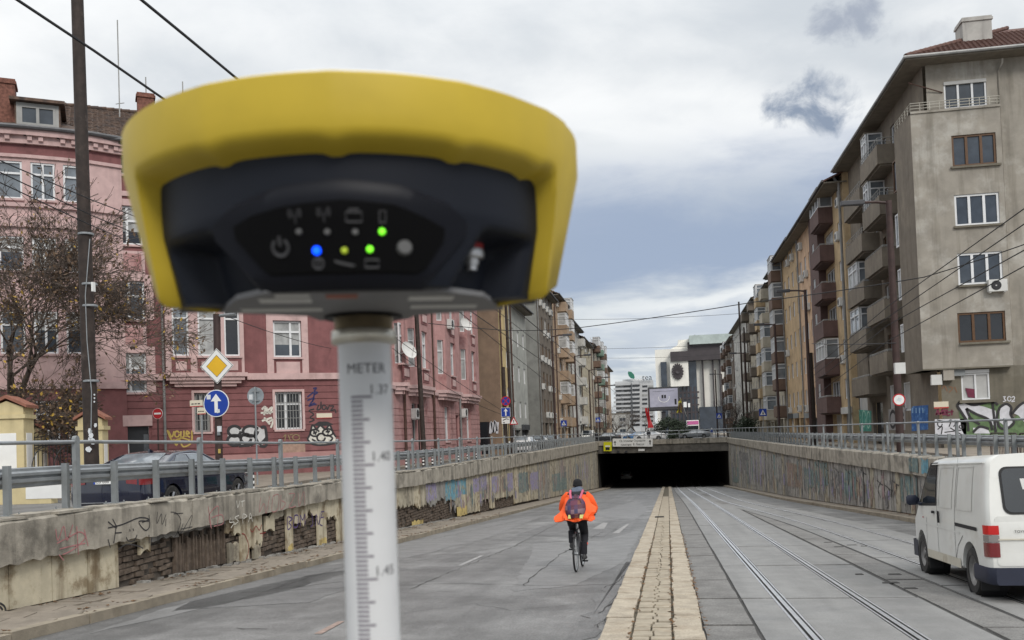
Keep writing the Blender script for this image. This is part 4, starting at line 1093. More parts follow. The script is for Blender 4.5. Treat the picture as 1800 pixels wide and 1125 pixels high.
# ------------------------------------------------------------------ the pink corner house
M_red = mat('dark_red_stucco', (.205, .085, .085), .85, .12, 2.0, (.155, .066, .066), (.5, .7), .8, streak=.25, bump=.25, bscale=60)
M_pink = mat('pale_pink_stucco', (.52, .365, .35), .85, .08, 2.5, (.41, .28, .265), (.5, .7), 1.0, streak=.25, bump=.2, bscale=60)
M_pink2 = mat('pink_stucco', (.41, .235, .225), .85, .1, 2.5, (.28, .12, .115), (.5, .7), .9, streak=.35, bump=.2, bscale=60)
M_pkb = mat('pink_base', (.36, .2, .19), .85, .1)
M_bchim = mat('red_brick_chimney', (.17, .075, .055), .9, .35, 9)
a34 = R(34); Cc = Vector((-14.4, 42.9, 0)); dF = Vector((math.cos(a34), math.sin(a34), 0))
pk = thing('corner_house', (-18, 44, .3), 'pink and dark red corner house with brown tiled roof at the left', 'building')
F1 = Fac(pk, (Cc - dF * 21)[:2], Cc[:2]); F2 = Fac(pk, Cc[:2], (-14.4, 69.9))
ZE = 15.5
def courses(F, z0, z1, step, m, a0=0, a1=None, off=0.0):
    a1 = F.L if a1 is None else a1; lst = []; z = z0
    while z + step <= z1 + .01:
        segs = [(a0, a1)]
        for o in F.ops:
            if o[3] > z and o[2] < z + step:
                ns = []
                for p, q in segs:
                    if o[1] + .12 <= p or o[0] - .12 >= q: ns.append((p, q)); continue
                    if o[0] - .12 > p: ns.append((p, o[0] - .12))
                    if o[1] + .12 < q: ns.append((o[1] + .12, q))
                segs = ns
        lst += [(p, q, z + .015, z + step - .015, off + .001, off + .035) for p, q in segs if q - p > .05]; z += step
    return F.blks('stone_course', m, lst)
def sx(px, py=650): return F1.s_of(px, py)
def zz(px, py): return F1.z_of(px, py)
def surround(F, a, b, z0, z1, m, w=.3, top=.3, o=.05, base=0):
    F.blks('window_surround', m, [(a - w, a - .01, z0 - base, z1 + top, .001, o), (b + .01, b + w, z0 - base, z1 + top, .001, o), (a - .01, b + .01, z1 + .01, z1 + top, .001, o)])
# stair column windows
c0, c1 = sx(199, 560), sx(255, 560)
for pyt, pyb in ((267, 307), (362, 430), (494, 562), (621, 690)):
    z0, z1 = zz(225, pyb), zz(225, pyt); small = pyt == 267
    a, b = (c0 + .15, c1 - .1) if small else (c0, c1)
    window(F1, a, b, z0, z1, (.5,) if not small else 1, None if small else .62, M_frw, .18, pane=M_pane if small else None, sill=M_pink, fr=.085)
    if not small: surround(F1, a, b, z0, z1, M_pink, .38, .3)
for pyt, pyb in ((441, 482), (572, 610)):
    z0, z1 = zz(225, pyb), zz(225, pyt)
    F1.blks('relief_panel', M_pink, [(c0 - .05, c1 + .05, z0, z1, .001, .05)]); F1.blk('relief_panel', M_pink2, c0 + .1, c1 - .1, z0 + .12, z1 - .12, .05, .07)
d0, d1, dz1 = sx(203, 770), sx(262, 770), zz(235, 750)
F1.ops.append((d0, d1, .42, dz1))
dr = F1.blk('door', mat('dark_grey_door', (.028, .03, .034), .45, .1, 5), d0 + .01, d1 - .01, .42, dz1, -.2, -.12)
F1.blk('door_pane', M_pane, d0 + 1.15, d0 + 1.55, 1.15, dz1 - .35, -.12, -.11, dr); F1.blk('door_handle', M_galv, d0 + .95, d0 + 1.0, 1.0, 1.5, -.12, -.05, dr)
F1.blk('notice', M_white, d0 + .2, d0 + .55, 1.55, 2.15, -.12, -.115, dr)
F1.blks('notice_strip', M_white, [(d0 + .28, d0 + .5, .9 + k * .12, .96 + k * .12, -.12, -.114) for k in range(5)], dr)
F1.blk('lintel', M_pink, d0 - .15, d1 + .15, dz1 + .02, dz1 + .5, .03, .14)
# flat three-window bay
BA = []
for x0, x1 in ((303, 332), (348, 380), (394, 421)):
    a, b = sx(x0), sx(x1); z0 = zz(350, 627); BA.append((a, b, z0, z0 + 2.45))
bay0, bay1 = sx(291), sx(428); BO = .38
FB = Fac(pk, F1.P(bay0, 0, BO)[:2], F1.P(bay1, 0, BO)[:2])
zc = 4.86
for lvl in (0, 3.55, 7.1):
    for a, b, z0, z1 in BA:
        window(FB, a - bay0, b - bay0, z0 + lvl, z1 + lvl, 1 if b - a < .9 else (.5,), .7, M_frw, .2, sill=M_pink, fr=.075)
FB.wall(M_pink, zc + .3, ZE - .6, .22)
for k, aa in ((0, F1.P(bay0, 0, 0)), (1, F1.P(bay1, 0, 0))):
    q = Fac(pk, aa[:2], F1.P(bay0, 0, BO)[:2]) if k == 0 else Fac(pk, F1.P(bay1, 0, BO)[:2], aa[:2]); q.wall(M_pink, zc + .3, ZE - .6)
for lvl in (0, 3.55, 7.1):
    for a, b, z0, z1 in BA:
        FB.blk('relief_panel', M_red, a - bay0 - .05, b - bay0 + .05, z0 + lvl - .78, z0 + lvl - .12, .002, .03); FB.blk('relief_panel', M_pink, a - bay0 + .12, b - bay0 - .12, z0 + lvl - .66, z0 + lvl - .24, .03, .06)
FB.blks('bay_cornice', M_pink, [(-.12, FB.L + .12, zc + .14, zc + .32, -.4, .1), (-.0, FB.L, zc - .02, zc + .14, -.4, .02), (.15, FB.L - .15, zc - .16, zc - .02, -.4, -.08), (.35, FB.L - .35, zc - .3, zc - .16, -.4, -.18)])
# single window right of it, on three floors, with pale strips and panels
a, b = sx(482), sx(531); z0, z1 = zz(505, 628), zz(505, 564)
for lvl in (0, 3.55, 7.1):
    window(F1, a, b, z0 + lvl, z1 + lvl, (.62,), .7, M_frw, .2, sill=M_pink, fr=.085, pane=M_pane)
    surround(F1, a, b, z0 + lvl, z1 + lvl, M_pink, .32, .42, .05, .98)
    F1.blk('relief_panel', M_pink, a + .1, b - .1, z0 + lvl - .8, z0 + lvl - .22, .001, .06)
# ground floor windows, the right-hand one behind an iron grille
for x0, x1 in ((342, 369), (484, 531)):
    a, b, z0, z1 = sx(x0, 720), sx(x1, 720), zz(500, 755), zz(500, 689)
    window(F1, a, b, z0, z1, (.4,), .68, M_frg if x0 < 400 else M_frw, .24, sill=M_pink, pane=M_paned, fr=.08)
    surround(F1, a, b, z0, z1, M_pink, .12, .12, .06)
    g = MB(); n = 9 if x0 > 400 else 6
    for k in range(1, n): q = a + (b - a) * k / n; g.tube([F1.P(q, z0 + .03, -.06), F1.P(q, z1 - .03, -.06)], .014, 4)
    for f in (.3, .5, .72): g.tube([F1.P(a + .03, z0 + (z1 - z0) * f, -.06), F1.P(b - .03, z0 + (z1 - z0) * f, -.06)], .012, 4)
    g.build('window_grille', M_frg, pk)
F1.blk('relief_panel', mat('faded_panel', (.33, .22, .17), .9, .2, 5, streak=.3), sx(486), sx(532), 1.15, 1.85, .036, .06)
# walls
F1.wall(M_red, .2, ZE - .3, .24)
zst = F1.P
F1.blk('string_course', M_pink, 0, bay0 - .14, zc, zc + .3, .001, .16); F1.blk('string_course', M_pink, bay1 + .14, F1.L + .1, zc, zc + .3, .001, .16)
courses(F1, 1.45, zc, .31, M_red)
F1.blk('plinth', M_pkb, 0, F1.L + .06, .95, 1.4, .001, .12); F1.blk('plinth', M_red, 0, F1.L + .06, .2, .94, .001, .08)
F1.blks('pilaster', M_pink, [(sx(181, 560), sx(181, 560) + .3, 1.5, zc - .05, .036, .075)])
downpipe(F1, sx(286, 600), .4, ZE - .5)
downpipe(F1, F1.L - .35, .4, ZE - .5, M_rust_m)
# bow front at the far left, five facets
bc, bw = sx(78, 400), 3.1
FBW = []
for k in range(5):
    t0, t1 = -1 + 2 * k / 5, -1 + 2 * (k + 1) / 5
    pr = lambda t: F1.P(bc + bw * t, 0, (.5 * math.sqrt(max(0, 1 - t * t * .98)) + .02))
    FBW.append(Fac(pk, pr(t0)[:2], pr(t1)[:2]))
for k, f in enumerate(FBW):
    if 0 < k < 4:
        for z0, z1 in ((12.55, 14.15), (9.5, 10.95), (6.0, 7.8), (2.3, 4.0)):
            window(f, .16, f.L - .16, z0, z1, 1 if k != 2 else (.5,), .68, M_frw, .15, fr=.075, pane=M_paneb if z0 > 10 else None, sill=M_pink)
    f.wall(M_pink, 4.6, 14.32, .2); f.wall(M_red, .2, 4.6, .2); f.wall(M_red, 14.32, ZE - .2, .2)
    f.blks('string_course', M_pink, [(-.02, f.L + .02, 14.3, 14.44, .001, .09), (-.02, f.L + .02, 12.2, 12.36, .001, .12), (-.02, f.L + .02, 4.5, 4.8, .001, .1), (-.03, f.L + .03, ZE - .62, ZE - .3, .001, .16), (-.06, f.L + .06, ZE - .3, ZE - .02, .001, .34)])
    f.blks('dentil', M_pink, [(q * .42 + .08, q * .42 + .26, ZE - .5, ZE - .31, .16, .27) for q in range(int(f.L / .42))])
    g = MB(); g.tube([f.P(-.05, ZE + .02, .4), f.P(f.L + .05, ZE + .02, .4)], .1, 8); g.build('gutter', M_gut, pk)
    rf = MB(); rf.poly([f.P(-.03, ZE, .36), f.P(f.L + .03, ZE, .36), F1.P(bc, ZE + 1.2, -1.4)]); rf.build('bow_roof', M_tile, pk)
# pediment below the second-floor windows of the bow
mb = MB(); f = FBW[2]
mb.prism([F1.P(bc - 2.4, 11.35, .5), F1.P(bc + 2.4, 11.35, .5), F1.P(bc, 12.05, .5)], F1.n * .12); mb.build('pediment', M_pink, pk)
# main cornice with dentils, roof with tiles, dormer, chimneys and aerials
for F in (F1, F2):
    F.blks('cornice', M_pink, [(0, F.L + (.3 if F is F1 else 0), ZE - .3, ZE - .02, .001, .42), (0, F.L, ZE - .55, ZE - .3, .001, .2)])
    F.blks('dentil', M_pink, [(q * .55 + .1, q * .55 + .34, ZE - .5, ZE - .31, .2, .34) for q in range(int(F.L / .55))])
F1.blk('string_course', M_pink, sx(168, 300), F1.L, 13.1, 13.32, .001, .08)
rf1 = gable_roof(pk, F1.A[:2], F1.B[:2], 11.0, ZE + .28, 3.0, .5, M_tile, .1, tiles=True)
gable_roof(pk, F2.A[:2], F2.B[:2], 11.0, ZE + .28, 3.0, .5, M_tile, .1, tiles=False)
fd = Fac(pk, F1.P(sx(30, 215), 0, .35)[:2], F1.P(sx(104, 215), 0, .35)[:2])
zd0 = zz(70, 226) - .1
window(fd, .12, fd.L - .12, zd0 + .1, zd0 + .95, (.5,), None, M_frg, .1, pane=M_pane, fr=.1); fd.wall(M_frg, zd0, zd0 + 1.05, .12, 'dormer_front')
fd.blk('dormer_roof', M_tile, -.25, fd.L + .25, zd0 + 1.07, zd0 + 1.2, -2.2, .25)
for q in (0, 1): fd.blk('dormer_cheek', M_tile, q * fd.L - .06, q * fd.L + .06, zd0, zd0 + 1.05, -2.2, -.002)
p = F1.P(sx(3, 200), 0, -.6); chimney(pk, p.x, p.y, ZE - .2, zz(5, 150) + .3, 1.0, .9, M_bchim, rz=a34)
p = F1.P(sx(262, 180), 0, -3.0); chimney(pk, p.x, p.y, ZE + 1, zz(262, 170) + 1.05, .75, .75, M_bchim, rz=a34)
mb = MB()
for px, pt, o in ((212, 42, -2.5), (263, 135, -3.0), (330, 150, -2.5)):
    a = sx(px, 150); v = F1.P(a, ZE + 2, o); t = F1.P(a, zz(px, pt) * 1.06, o); mb.tube([v, t], .03, 5)
mb.tube([F1.P(sx(206, 190), ZE + 2.6, -2.5), F1.P(sx(222, 190), ZE + 2.7, -2.5)], .02, 4); mb.build('aerial', M_frg, pk)
# street side: three shallow bays going away down the street
def s2(px): return F2.s_of(px, 620)
bays = [(s2(689), s2(702)), (s2(713), s2(748)), (s2(765), s2(797)), (s2(806), s2(831))]
for bi, (a, b) in enumerate(bays):
    a = max(a, .5); O = .55
    pts = [F2.P(a, 0, 0), F2.P(a + .55, 0, O), F2.P(b - .55, 0, O), F2.P(b, 0, 0)]
    for k in range(3):
        f = Fac(pk, pts[k][:2], pts[k + 1][:2])
        for lvl in (0, 3.45, 6.9):
            if k == 1: window(f, f.L / 2 - .62, f.L / 2 + .62, 5.95 + lvl, 8.15 + lvl, (.5,), .68, M_frw, .25, sill=M_pink, fr=.09)
            elif f.L > .7: window(f, f.L / 2 - .22, f.L / 2 + .22, 5.95 + lvl, 8.15 + lvl, 1, .68, M_frw, .2, fr=.06, pane=M_curt)
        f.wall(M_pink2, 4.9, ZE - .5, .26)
        for lvl in (0, 3.45, 6.9):
            if k == 1: f.blk('relief_panel', M_red, f.L / 2 - .68, f.L / 2 + .68, 5.1 + lvl, 5.82 + lvl, .002, .03); f.blk('relief_panel', M_pink, f.L / 2 - .45, f.L / 2 + .45, 5.25 + lvl, 5.68 + lvl, .03, .06)
        f.blks('bay_cornice', M_pink, [(-.1, f.L + .1, 4.72, 4.92, -.2, .12), (.05, f.L - .05, 4.5, 4.72, -.3, .02), (.15, f.L - .15, 4.3, 4.5, -.4, -.1)])
    # ground floor opening under each bay
    if b - a > 1.5:
        m_ = (a + b) / 2
        if bi == 1: F2.ops.append((m_ - .1, m_ + 1.0, .3, 3.9)); F2.blk('door', mat('dark_door', (.03, .025, .022), .5, .1), m_ - .1, m_ + 1.0, .3, 3.9, -.25, -.2); window(F2, m_ - 1.3, m_ - .25, 1.7, 3.9, 1, .7, M_frg, .25, pane=M_paned)
        else: window(F2, m_ - .6, m_ + .6, 1.6, 3.9, (.5,), .7, M_frw, .25, pane=M_curt, sill=M_pink)
F2.ops.append((s2(797), s2(803), .3, 3.4)); F2.blk('door', M_red, s2(797), s2(803), .3, 3.4, -.2, -.15)
for px in (750, 800, 834): window(F2, s2(px) - .0, s2(px) + .55, 6.0, 8.1, 1, .68, M_frw, .25, pane=M_curt)
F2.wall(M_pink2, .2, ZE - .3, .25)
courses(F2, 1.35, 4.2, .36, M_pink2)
F2.blk('string_course', M_pink, 0, F2.L, 4.55, 4.75, .001, .14); F2.blk('plinth', M_pkb, 0, F2.L, .2, 1.0, .001, .1)
for px, m_ in ((705, M_rust_m), (757, M_rust_m), (803, M_pipe)): downpipe(F2, s2(px), .4, ZE - .4, m_, .12, .08)
aircon(F2, s2(772), 9.0, .58); aircon(F2, s2(716) + .2, 3.0, .05); aircon(F2, s2(806), 3.3, .05)
dish(F2, s2(692), 6.6, .8, .5); dish(F2, s2(800), 9.7, .8, .5)
Fac(pk, (Cc - dF * 21 + Vector((-5, 8, 0)))[:2], (Cc - dF * 21)[:2]).wall(M_red, .2, ZE)
# sprayed tags on the front
def stro(F, lines, w, m, name='graffiti', o=.044, par=None):
    mb = MB()
    for ln in lines:
        P = [F.P(F.s_of(px, py), F.z_of(px, py), o) for px, py in ln]; oo = []
        for i in range(len(P) - 1):
            p0, p1, p2, p3 = P[max(i - 1, 0)], P[i], P[i + 1], P[min(i + 2, len(P) - 1)]
            for k in range(5):
                t = k / 5; oo.append(.5 * ((2 * p1) + (p2 - p0) * t + (2 * p0 - 5 * p1 + 4 * p2 - p3) * t * t + (3 * p1 - p0 - 3 * p2 + p3) * t ** 3))
        oo.append(P[-1]); mb.ribbon(oo, w, F.n)
    return mb.build(name, m, par or F.th)
def blob(F, pts, m, o=.04, name='graffiti'):
    mb = MB(); mb.poly([F.P(F.s_of(px, py), F.z_of(px, py), o) for px, py in pts]); return mb.build(name, m, F.th)
def ell(cx, cy, rx, ry, n=20, a0=0, a1=360): return [(cx + rx * math.cos(R(a0 + (a1 - a0) * k / n)), cy + ry * math.sin(R(a0 + (a1 - a0) * k / n))) for k in range(n + (0 if a1 - a0 == 360 else 1))]
M_gry = mat('grey_white_spray', (.50, .50, .50), .8, .1, 6); M_gold = mat('yellow_spray', (.50, .36, .10), .8, .15, 6); M_blu = mat('blue_black_spray', (.03, .03, .10), .8, .1)
blob(F1, [(400, 752), (412, 748), (425, 753), (434, 748), (452, 749), (462, 755), (468, 752), (468, 776), (458, 784), (448, 780), (440, 785), (420, 784), (405, 784), (400, 775)], M_gry, .040)
stro(F1, [ell(412, 758, 11, 9), ell(440, 758, 13, 9), ell(412, 774, 12, 9), ell(432, 771, 9, 8), [(425, 765), (445, 766), (450, 775), (440, 782), (420, 784)], [(452, 750), (448, 765), (456, 780), (468, 770)], [(458, 752), (466, 752), (468, 782), (456, 784)]], .13, M_bk)
blob(F1, [(540, 772), (546, 760), (549, 748), (556, 755), (563, 748), (572, 755), (578, 748), (584, 760), (590, 770), (588, 779), (570, 782), (550, 781)], M_wh, .040)
stro(F1, [[(540, 772), (545, 762), (549, 747), (556, 754), (563, 748), (572, 755), (579, 747), (585, 760), (590, 768)], [(540, 772), (550, 781), (570, 782), (588, 779)], ell(553, 761, 8, 6), ell(576, 760, 9, 6), ell(564, 769, 7, 7), [(551, 757), (555, 764)], [(550, 762), (557, 759)], [(575, 755), (577, 762)], [(572, 759), (580, 758)], [(574, 764), (584, 770), (578, 778)], [(548, 772), (558, 778)]], .09, M_bk)
blob(F1, [(549, 748), (560, 741), (575, 741), (586, 746), (578, 748), (563, 749)], M_bk, .039)
stro(F1, [[(550, 683), (556, 682), (552, 688), (558, 690), (551, 694)], [(540, 698), (552, 690), (549, 706)], [(540, 704), (552, 700), (544, 712), (553, 708)], [(542, 714), (556, 710)]], .07, M_blu)
stro(F1, [[(560, 712), (557, 720), (563, 718), (564, 706)], ell(569, 716, 3, 4), [(574, 714), (575, 720), (579, 712)], [(580, 714), (586, 714), (581, 722), (588, 720), (590, 726)], [(552, 719), (543, 722), (551, 728), (545, 734), (552, 738), (543, 742)]], .06, M_bk)
stro(F1, [[(460, 720), (466, 715), (464, 730)], [(468, 716), (470, 728)], [(470, 722), (478, 716), (474, 728)], [(460, 740), (478, 734)], [(464, 734), (474, 746)], [(472, 742), (480, 738), (476, 752)], [(458, 726), (480, 724)]], .09, M_wh)
stro(F1, [[(296, 758), (302, 768), (306, 758)], ell(311, 763, 4, 5), [(318, 758), (318, 768), (323, 767), (323, 757)], [(327, 768), (328, 758), (333, 762), (327, 764), (334, 769)], [(294, 756), (303, 775), (318, 770), (334, 774)], [(305, 772), (310, 783), (315, 772), (322, 785), (336, 778), (337, 757)]], .07, M_gold)
stro(F1, [[(498, 768), (502, 764), (500, 775)], [(506, 764), (510, 775)], [(509, 765), (514, 763)], ell(520, 769, 6, 5)], .05, mat('ochre_spray', (.26, .19, .10), .8, .1), o=.064)
fs = Fac(pk, F1.P(sx(556, 730), 0, .04)[:2], F1.P(sx(583, 730), 0, .04)[:2])
pt_ = fs.blk('street_name_plate', mat('cream_enamel', (.62, .56, .44), .4, .03), 0, fs.L, zz(570, 734), zz(570, 726.5), 0, .03)
fs.blk('red_line', mat('red_enamel', (.4, .05, .04), .4, .03), 0, fs.L, zz(570, 735.4), zz(570, 734), 0, .028, pt_)
# ------------------------------------------------------------------ the tall grey-brown corner block on the right
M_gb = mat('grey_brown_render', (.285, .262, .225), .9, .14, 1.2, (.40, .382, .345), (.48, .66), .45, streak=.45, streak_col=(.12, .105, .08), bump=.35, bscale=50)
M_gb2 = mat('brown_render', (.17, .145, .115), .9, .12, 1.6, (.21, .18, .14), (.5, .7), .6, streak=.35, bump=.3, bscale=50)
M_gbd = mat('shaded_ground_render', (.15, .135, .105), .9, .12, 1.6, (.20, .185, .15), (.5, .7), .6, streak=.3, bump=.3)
M_chr = mat('pale_chimney_render', (.40, .385, .36), .9, .1, 2, streak=.4)
XR = 12.6; YC = 47.6
gb = thing('corner_apartment_block', (XR + 4, YC + 8, .3), 'tall grey brown corner apartment block with stained render at right', 'building')
FR = Fac(gb, (XR, YC), (XR + 16, YC))            # front, facing the camera
BAYW, RB = 4.15, .35
fs_ = Fac(gb, (XR, YC + 19.2), (XR, YC))          # street face (its B end is the corner)
def rs(px, py=400): return FR.s_of(px, py)
def rz_(px, py): return FR.z_of(px, py)
ZT = 19.6
rows = [(14.25, 15.8, M_frb, M_pane), (11.3, 12.85, M_frw, M_pane), (8.38, 9.95, M_frw, M_pane), (5.55, 7.02, M_frb, M_paned)]
for z0, z1, m_, p_ in rows:
    window(FR, rs(1672 if m_ is M_frb else 1677, (238 if z0 > 14 else 345)) + 0, rs(1672, 240) + 2.04, z0, z1, 3, None, m_, .16, pane=p_, fr=.1)
FR.wall(M_gb, 4.35, 17.05, .22, s0=0, s1=BAYW)
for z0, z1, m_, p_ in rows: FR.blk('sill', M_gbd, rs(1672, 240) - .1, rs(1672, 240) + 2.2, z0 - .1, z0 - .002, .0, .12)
# main wall behind and beside the bay
FM = Fac(gb, (XR + .9, YC + RB), (XR + 16, YC + RB))
window(FM, 1.02 - .2, 3.0 - .2, 17.25, 18.6, 3, None, M_frw, .14, pane=M_pane, fr=.08)
for z in (17.1, 14.2, 11.3, 8.4, 5.5): window(FM, 5.4, 7.0, z, z + 1.5, 2, None, M_frw, .2)
gw0, gw1 = rs(1693, 680) - .9 + .03, rs(1743, 680) - .9 + .03
window(FM, gw0, gw1, 2.75, 4.05, 2, None, M_frw, .12, pane=M_shut, fr=.07)
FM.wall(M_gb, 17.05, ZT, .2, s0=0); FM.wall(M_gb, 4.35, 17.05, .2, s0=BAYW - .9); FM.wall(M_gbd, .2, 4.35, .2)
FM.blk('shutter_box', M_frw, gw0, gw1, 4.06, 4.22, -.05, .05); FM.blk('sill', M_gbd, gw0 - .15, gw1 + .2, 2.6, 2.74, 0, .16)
FM.blk('shutter_box', M_shut, .82, 2.8, 18.46, 18.62, -.1, .03)
Fac(gb, (XR + BAYW, YC), (XR + BAYW, YC + RB)).wall(M_gb, 4.35, 17.05)
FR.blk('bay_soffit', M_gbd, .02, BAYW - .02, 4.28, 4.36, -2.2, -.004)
FR.blks('bracket', M_gb, [(.95, 1.45, 3.75, 4.27, -.34, -.05)])
FR.blk('terrace_slab', M_gb, 0, BAYW, 17.05, 17.16, -.34, .06)
r = MB()
def rail_(p, q, n, z0=17.16, h=.42):
    for f in (.35, .7, 1): r.tube([p + Vector((0, 0, z0 + h * f)), q + Vector((0, 0, z0 + h * f))], .018, 4)
    for k in range(n + 1): v = p.lerp(q, k / n); r.tube([v + Vector((0, 0, z0)), v + Vector((0, 0, z0 + h))], .016, 4)
rail_(FR.P(0, 0, 0), FR.P(BAYW, 0, 0), 9); rail_(FR.P(0, 0, 0), FR.P(0, 0, -3.0), 6); rail_(FR.P(BAYW, 0, 0), FR.P(BAYW, 0, -RB), 1)
r.build('terrace_rail', mat('cream_rail', (.5, .48, .42), .6, .1), gb)
ww = rs(1672, 240)
aircon(FR, rs(1734, 500) , 7.95, .01, .85)
FR.blks('wall_box', M_ac, [(rs(1637, 672) + .05, rs(1637, 672) + .55, 3.55, 4.05, -.34, -.14)])
FM.blks('wall_box', M_galvp, [(rs(1668, 655) - .9, rs(1668, 655) - .1, 3.95, 4.4, .001, .15)])
# street face: bay with small windows near the corner, then two stacks of balconies
def ss(px, py=450): return fs_.s_of(px, py)
L_ = fs_.L; OB = .0
wA, wB = ss(1568, 300), ss(1583, 300)
for z0, z1 in ((17.3, 18.6), (14.1, 15.8), (11.15, 12.9), (8.3, 9.95), (5.5, 7.0)):
    if z0 > 17: continue
    window(fs_, wA, wB, z0, z1, 3 if z0 < 14 else 2, None, M_frb if z0 > 14 else M_frw, .14, pane=M_shut if z0 < 6 else (M_paneb if z0 < 13 else M_pane), fr=.07)
bz = L_ - 3.3
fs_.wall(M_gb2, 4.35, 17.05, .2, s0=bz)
# set back ground and top floor and the rest of the street face
f2 = Fac(gb, (XR + .75, YC + 19.2), (XR + .75, YC + RB))
def s3(px, py=450): return f2.s_of(px, py)
stk = [(ss(1521, 300) , ss(1553, 300)), (ss(1489, 330), ss(1521, 330) - .3)]
floors = [14.15, 11.2, 8.3, 5.35]
for bi, (a, b) in enumerate(stk):
    for fi, z in enumerate([17.0] + floors + ([3.0] if 0 else [])):
        if bi == 0 and fi == 5: continue
        zb = z - .55 - (.0 if bi == 0 else 1.1)
        if zb > 3:
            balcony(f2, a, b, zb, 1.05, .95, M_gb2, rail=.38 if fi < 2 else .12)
            if (bi, fi) in ((1, 2), (1, 3), (0, 1), (0, 0)):
                glazing(f2, a + .12, a + (b - a) * (.55 if bi else .3), zb + .95, zb + 2.55, .98, nx=2)
        window(f2, a + .3, a + 1.15, zb + .15, zb + 2.2, 1, None, M_frw if (bi + fi) % 2 else M_frb, .2); window(f2, b - 1.2, b - .35, zb + .8, zb + 2.2, 1, None, M_frw, .2)
for z in [17.1] + floors: window(f2, s3(1560), s3(1567), z + .1, z + 1.4, 1, None, M_frw, .2)
for a_, b_ in ((s3(1564, 690), s3(1580, 690)), (s3(1588, 690), s3(1600, 690)), (s3(1510, 690), s3(1524, 690))): window(f2, a_, b_, 2.4, 4.0, 1, None, M_frw, .15, pane=M_shut)
f2.ops.append((s3(1534, 720), s3(1552, 720), .3, 3.1)); f2.blk('door', M_paned, s3(1534, 720), s3(1552, 720), .3, 3.1, -.3, -.25)
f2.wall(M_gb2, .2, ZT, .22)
Fac(gb, (XR, YC + 3.3), (XR + .75, YC + 3.3)); q = Fac(gb, (XR + .75, YC + 3.3), (XR, YC + 3.3)); q.wall(M_gb2, 4.35, 17.05)
fs_.blk('bay_soffit', M_gbd, bz, L_ - .02, 4.28, 4.35, -.75, -.002); fs_.blk('terrace_slab', M_gb2, bz, L_ - .02, 17.06, 17.16, -.75, .0)
for px in (1478, 1483): downpipe(f2, s3(px, 500), .4, ZT - .2, M_pipe, .14, .09)
for z in (15.2, 10.4, 6.2): aircon(f2, s3(1484, 500) + .3, z, .3)
# roof: hipped at the corner
ro = MB(); e = 1.0; z = ZT + .1
c = [(XR + .75 - e, YC + RB - e), (XR + 17, YC + RB - e), (XR + 17, YC + 19.2 + .2), (XR + .75 - e, YC + 19.4)]
ri = [(XR + 7.0, YC + 6.5), (XR + 17, YC + 6.5), (XR + 7.0, YC + 19.4)]
V = [(x, y, z) for x, y in c] + [(x, y, z + 3.7) for x, y in ri]
ro._add(V, [(0, 1, 5, 4), (0, 4, 6, 3), (4, 5, 1, 2), (4, 2, 6)])
ro = ro.build('roof', M_tiler, gb)
b = MB(); b.prism([(x, y, z - .16) for x, y in c], (0, 0, .155)); b.build('eave', M_eave, ro)
g = MB(); g.tube([(c[3][0] - .06, c[3][1], z - .02), (c[0][0] - .06, c[0][1] - .06, z - .02), (c[1][0], c[1][1] - .06, z - .02)], .085, 8); g.build('gutter', M_pipe, ro)
# tile courses of the near slopes
mb = MB(); up = Vector((0, 7.15, 3.7)).normalized(); nn = Vector((0, -3.7, 7.15)).normalized()
for r_ in range(20):
    k0 = r_ * .33; x0 = c[0][0] + k0 * .93
    x = x0
    while x < XR + 16:
        p = Vector((x, c[0][1], z)) + up * k0 + nn * .01; mb._add([p, p + Vector((.23, 0, 0)), p + nn * .05, p + Vector((.115, 0, 0)) + nn * .08, p + Vector((.23, 0, 0)) + nn * .035, p + Vector((.23, 0, 0)) + up * .36, p + Vector((.115, 0, 0)) + up * .36 + nn * .03, p + up * .36], [(0, 1, 4, 3, 2), (2, 3, 6, 7), (3, 4, 5, 6)]); x += .24
tag(mb.build('roof_tile', M_tiler, ro), kind='stuff')
mb = MB()
for k in range(22):
    t = k / 22; p0, p1 = Vector(V[0]).lerp(Vector(V[4]), t), Vector(V[0]).lerp(Vector(V[4]), t + .05); mb.tube([p0 + Vector((0, 0, .05)), p1 + Vector((0, 0, .08))], .12, 7)
mb.build('hip_tile', M_tiler, ro)
p = at_y(1712, 75, YC + 3.4); chimney(gb, p.x, YC + 3.4, ZT, 22.7, 1.42, 1.2, M_chr)
mb = MB(); v = FM.P(.2, 18.6, .02); mb.tube([FM.P(-.9, 18.65, .3), FM.P(.75, 18.1, .03)], .03, 5); mb.build('bracket_rod', M_rust_m, gb)
downpipe(FM, BAYW - .9 + .12, 4.4, ZT - .2, M_gb, .03, .045)
# graffiti and plates at street level
def gp(pts, m, o=.02): return blob(FM, pts, m, o)
M_gblu = mat('blue_spray', (.03, .11, .32), .8, .2, 5, (.12, .25, .5), (.5, .65), 4); M_ggrn = mat('green_spray', (.11, .17, .08), .8, .25, 4); M_gwhi = mat('pale_spray', (.55, .55, .58), .8, .12, 4); M_mar = mat('maroon_spray', (.16, .03, .06), .8, .2)
gp([(1684, 716), (1692, 707), (1710, 713), (1740, 708), (1765, 712), (1778, 722), (1775, 740), (1800, 720), (1800, 775), (1700, 775), (1690, 755)], M_ggrn, .012)
gp([(1684, 712), (1698, 708), (1730, 715), (1750, 722), (1752, 755), (1735, 735), (1705, 720), (1700, 740)], M_gwhi, .02)
gp([(1757, 715), (1768, 711), (1776, 717), (1776, 730), (1780, 742), (1770, 752), (1757, 742)], M_gwhi, .02); gp([(1780, 726), (1792, 712), (1800, 708), (1800, 742), (1790, 730)], M_gwhi, .02); gp([(1710, 752), (1735, 752), (1740, 762), (1712, 762)], M_gwhi, .02)
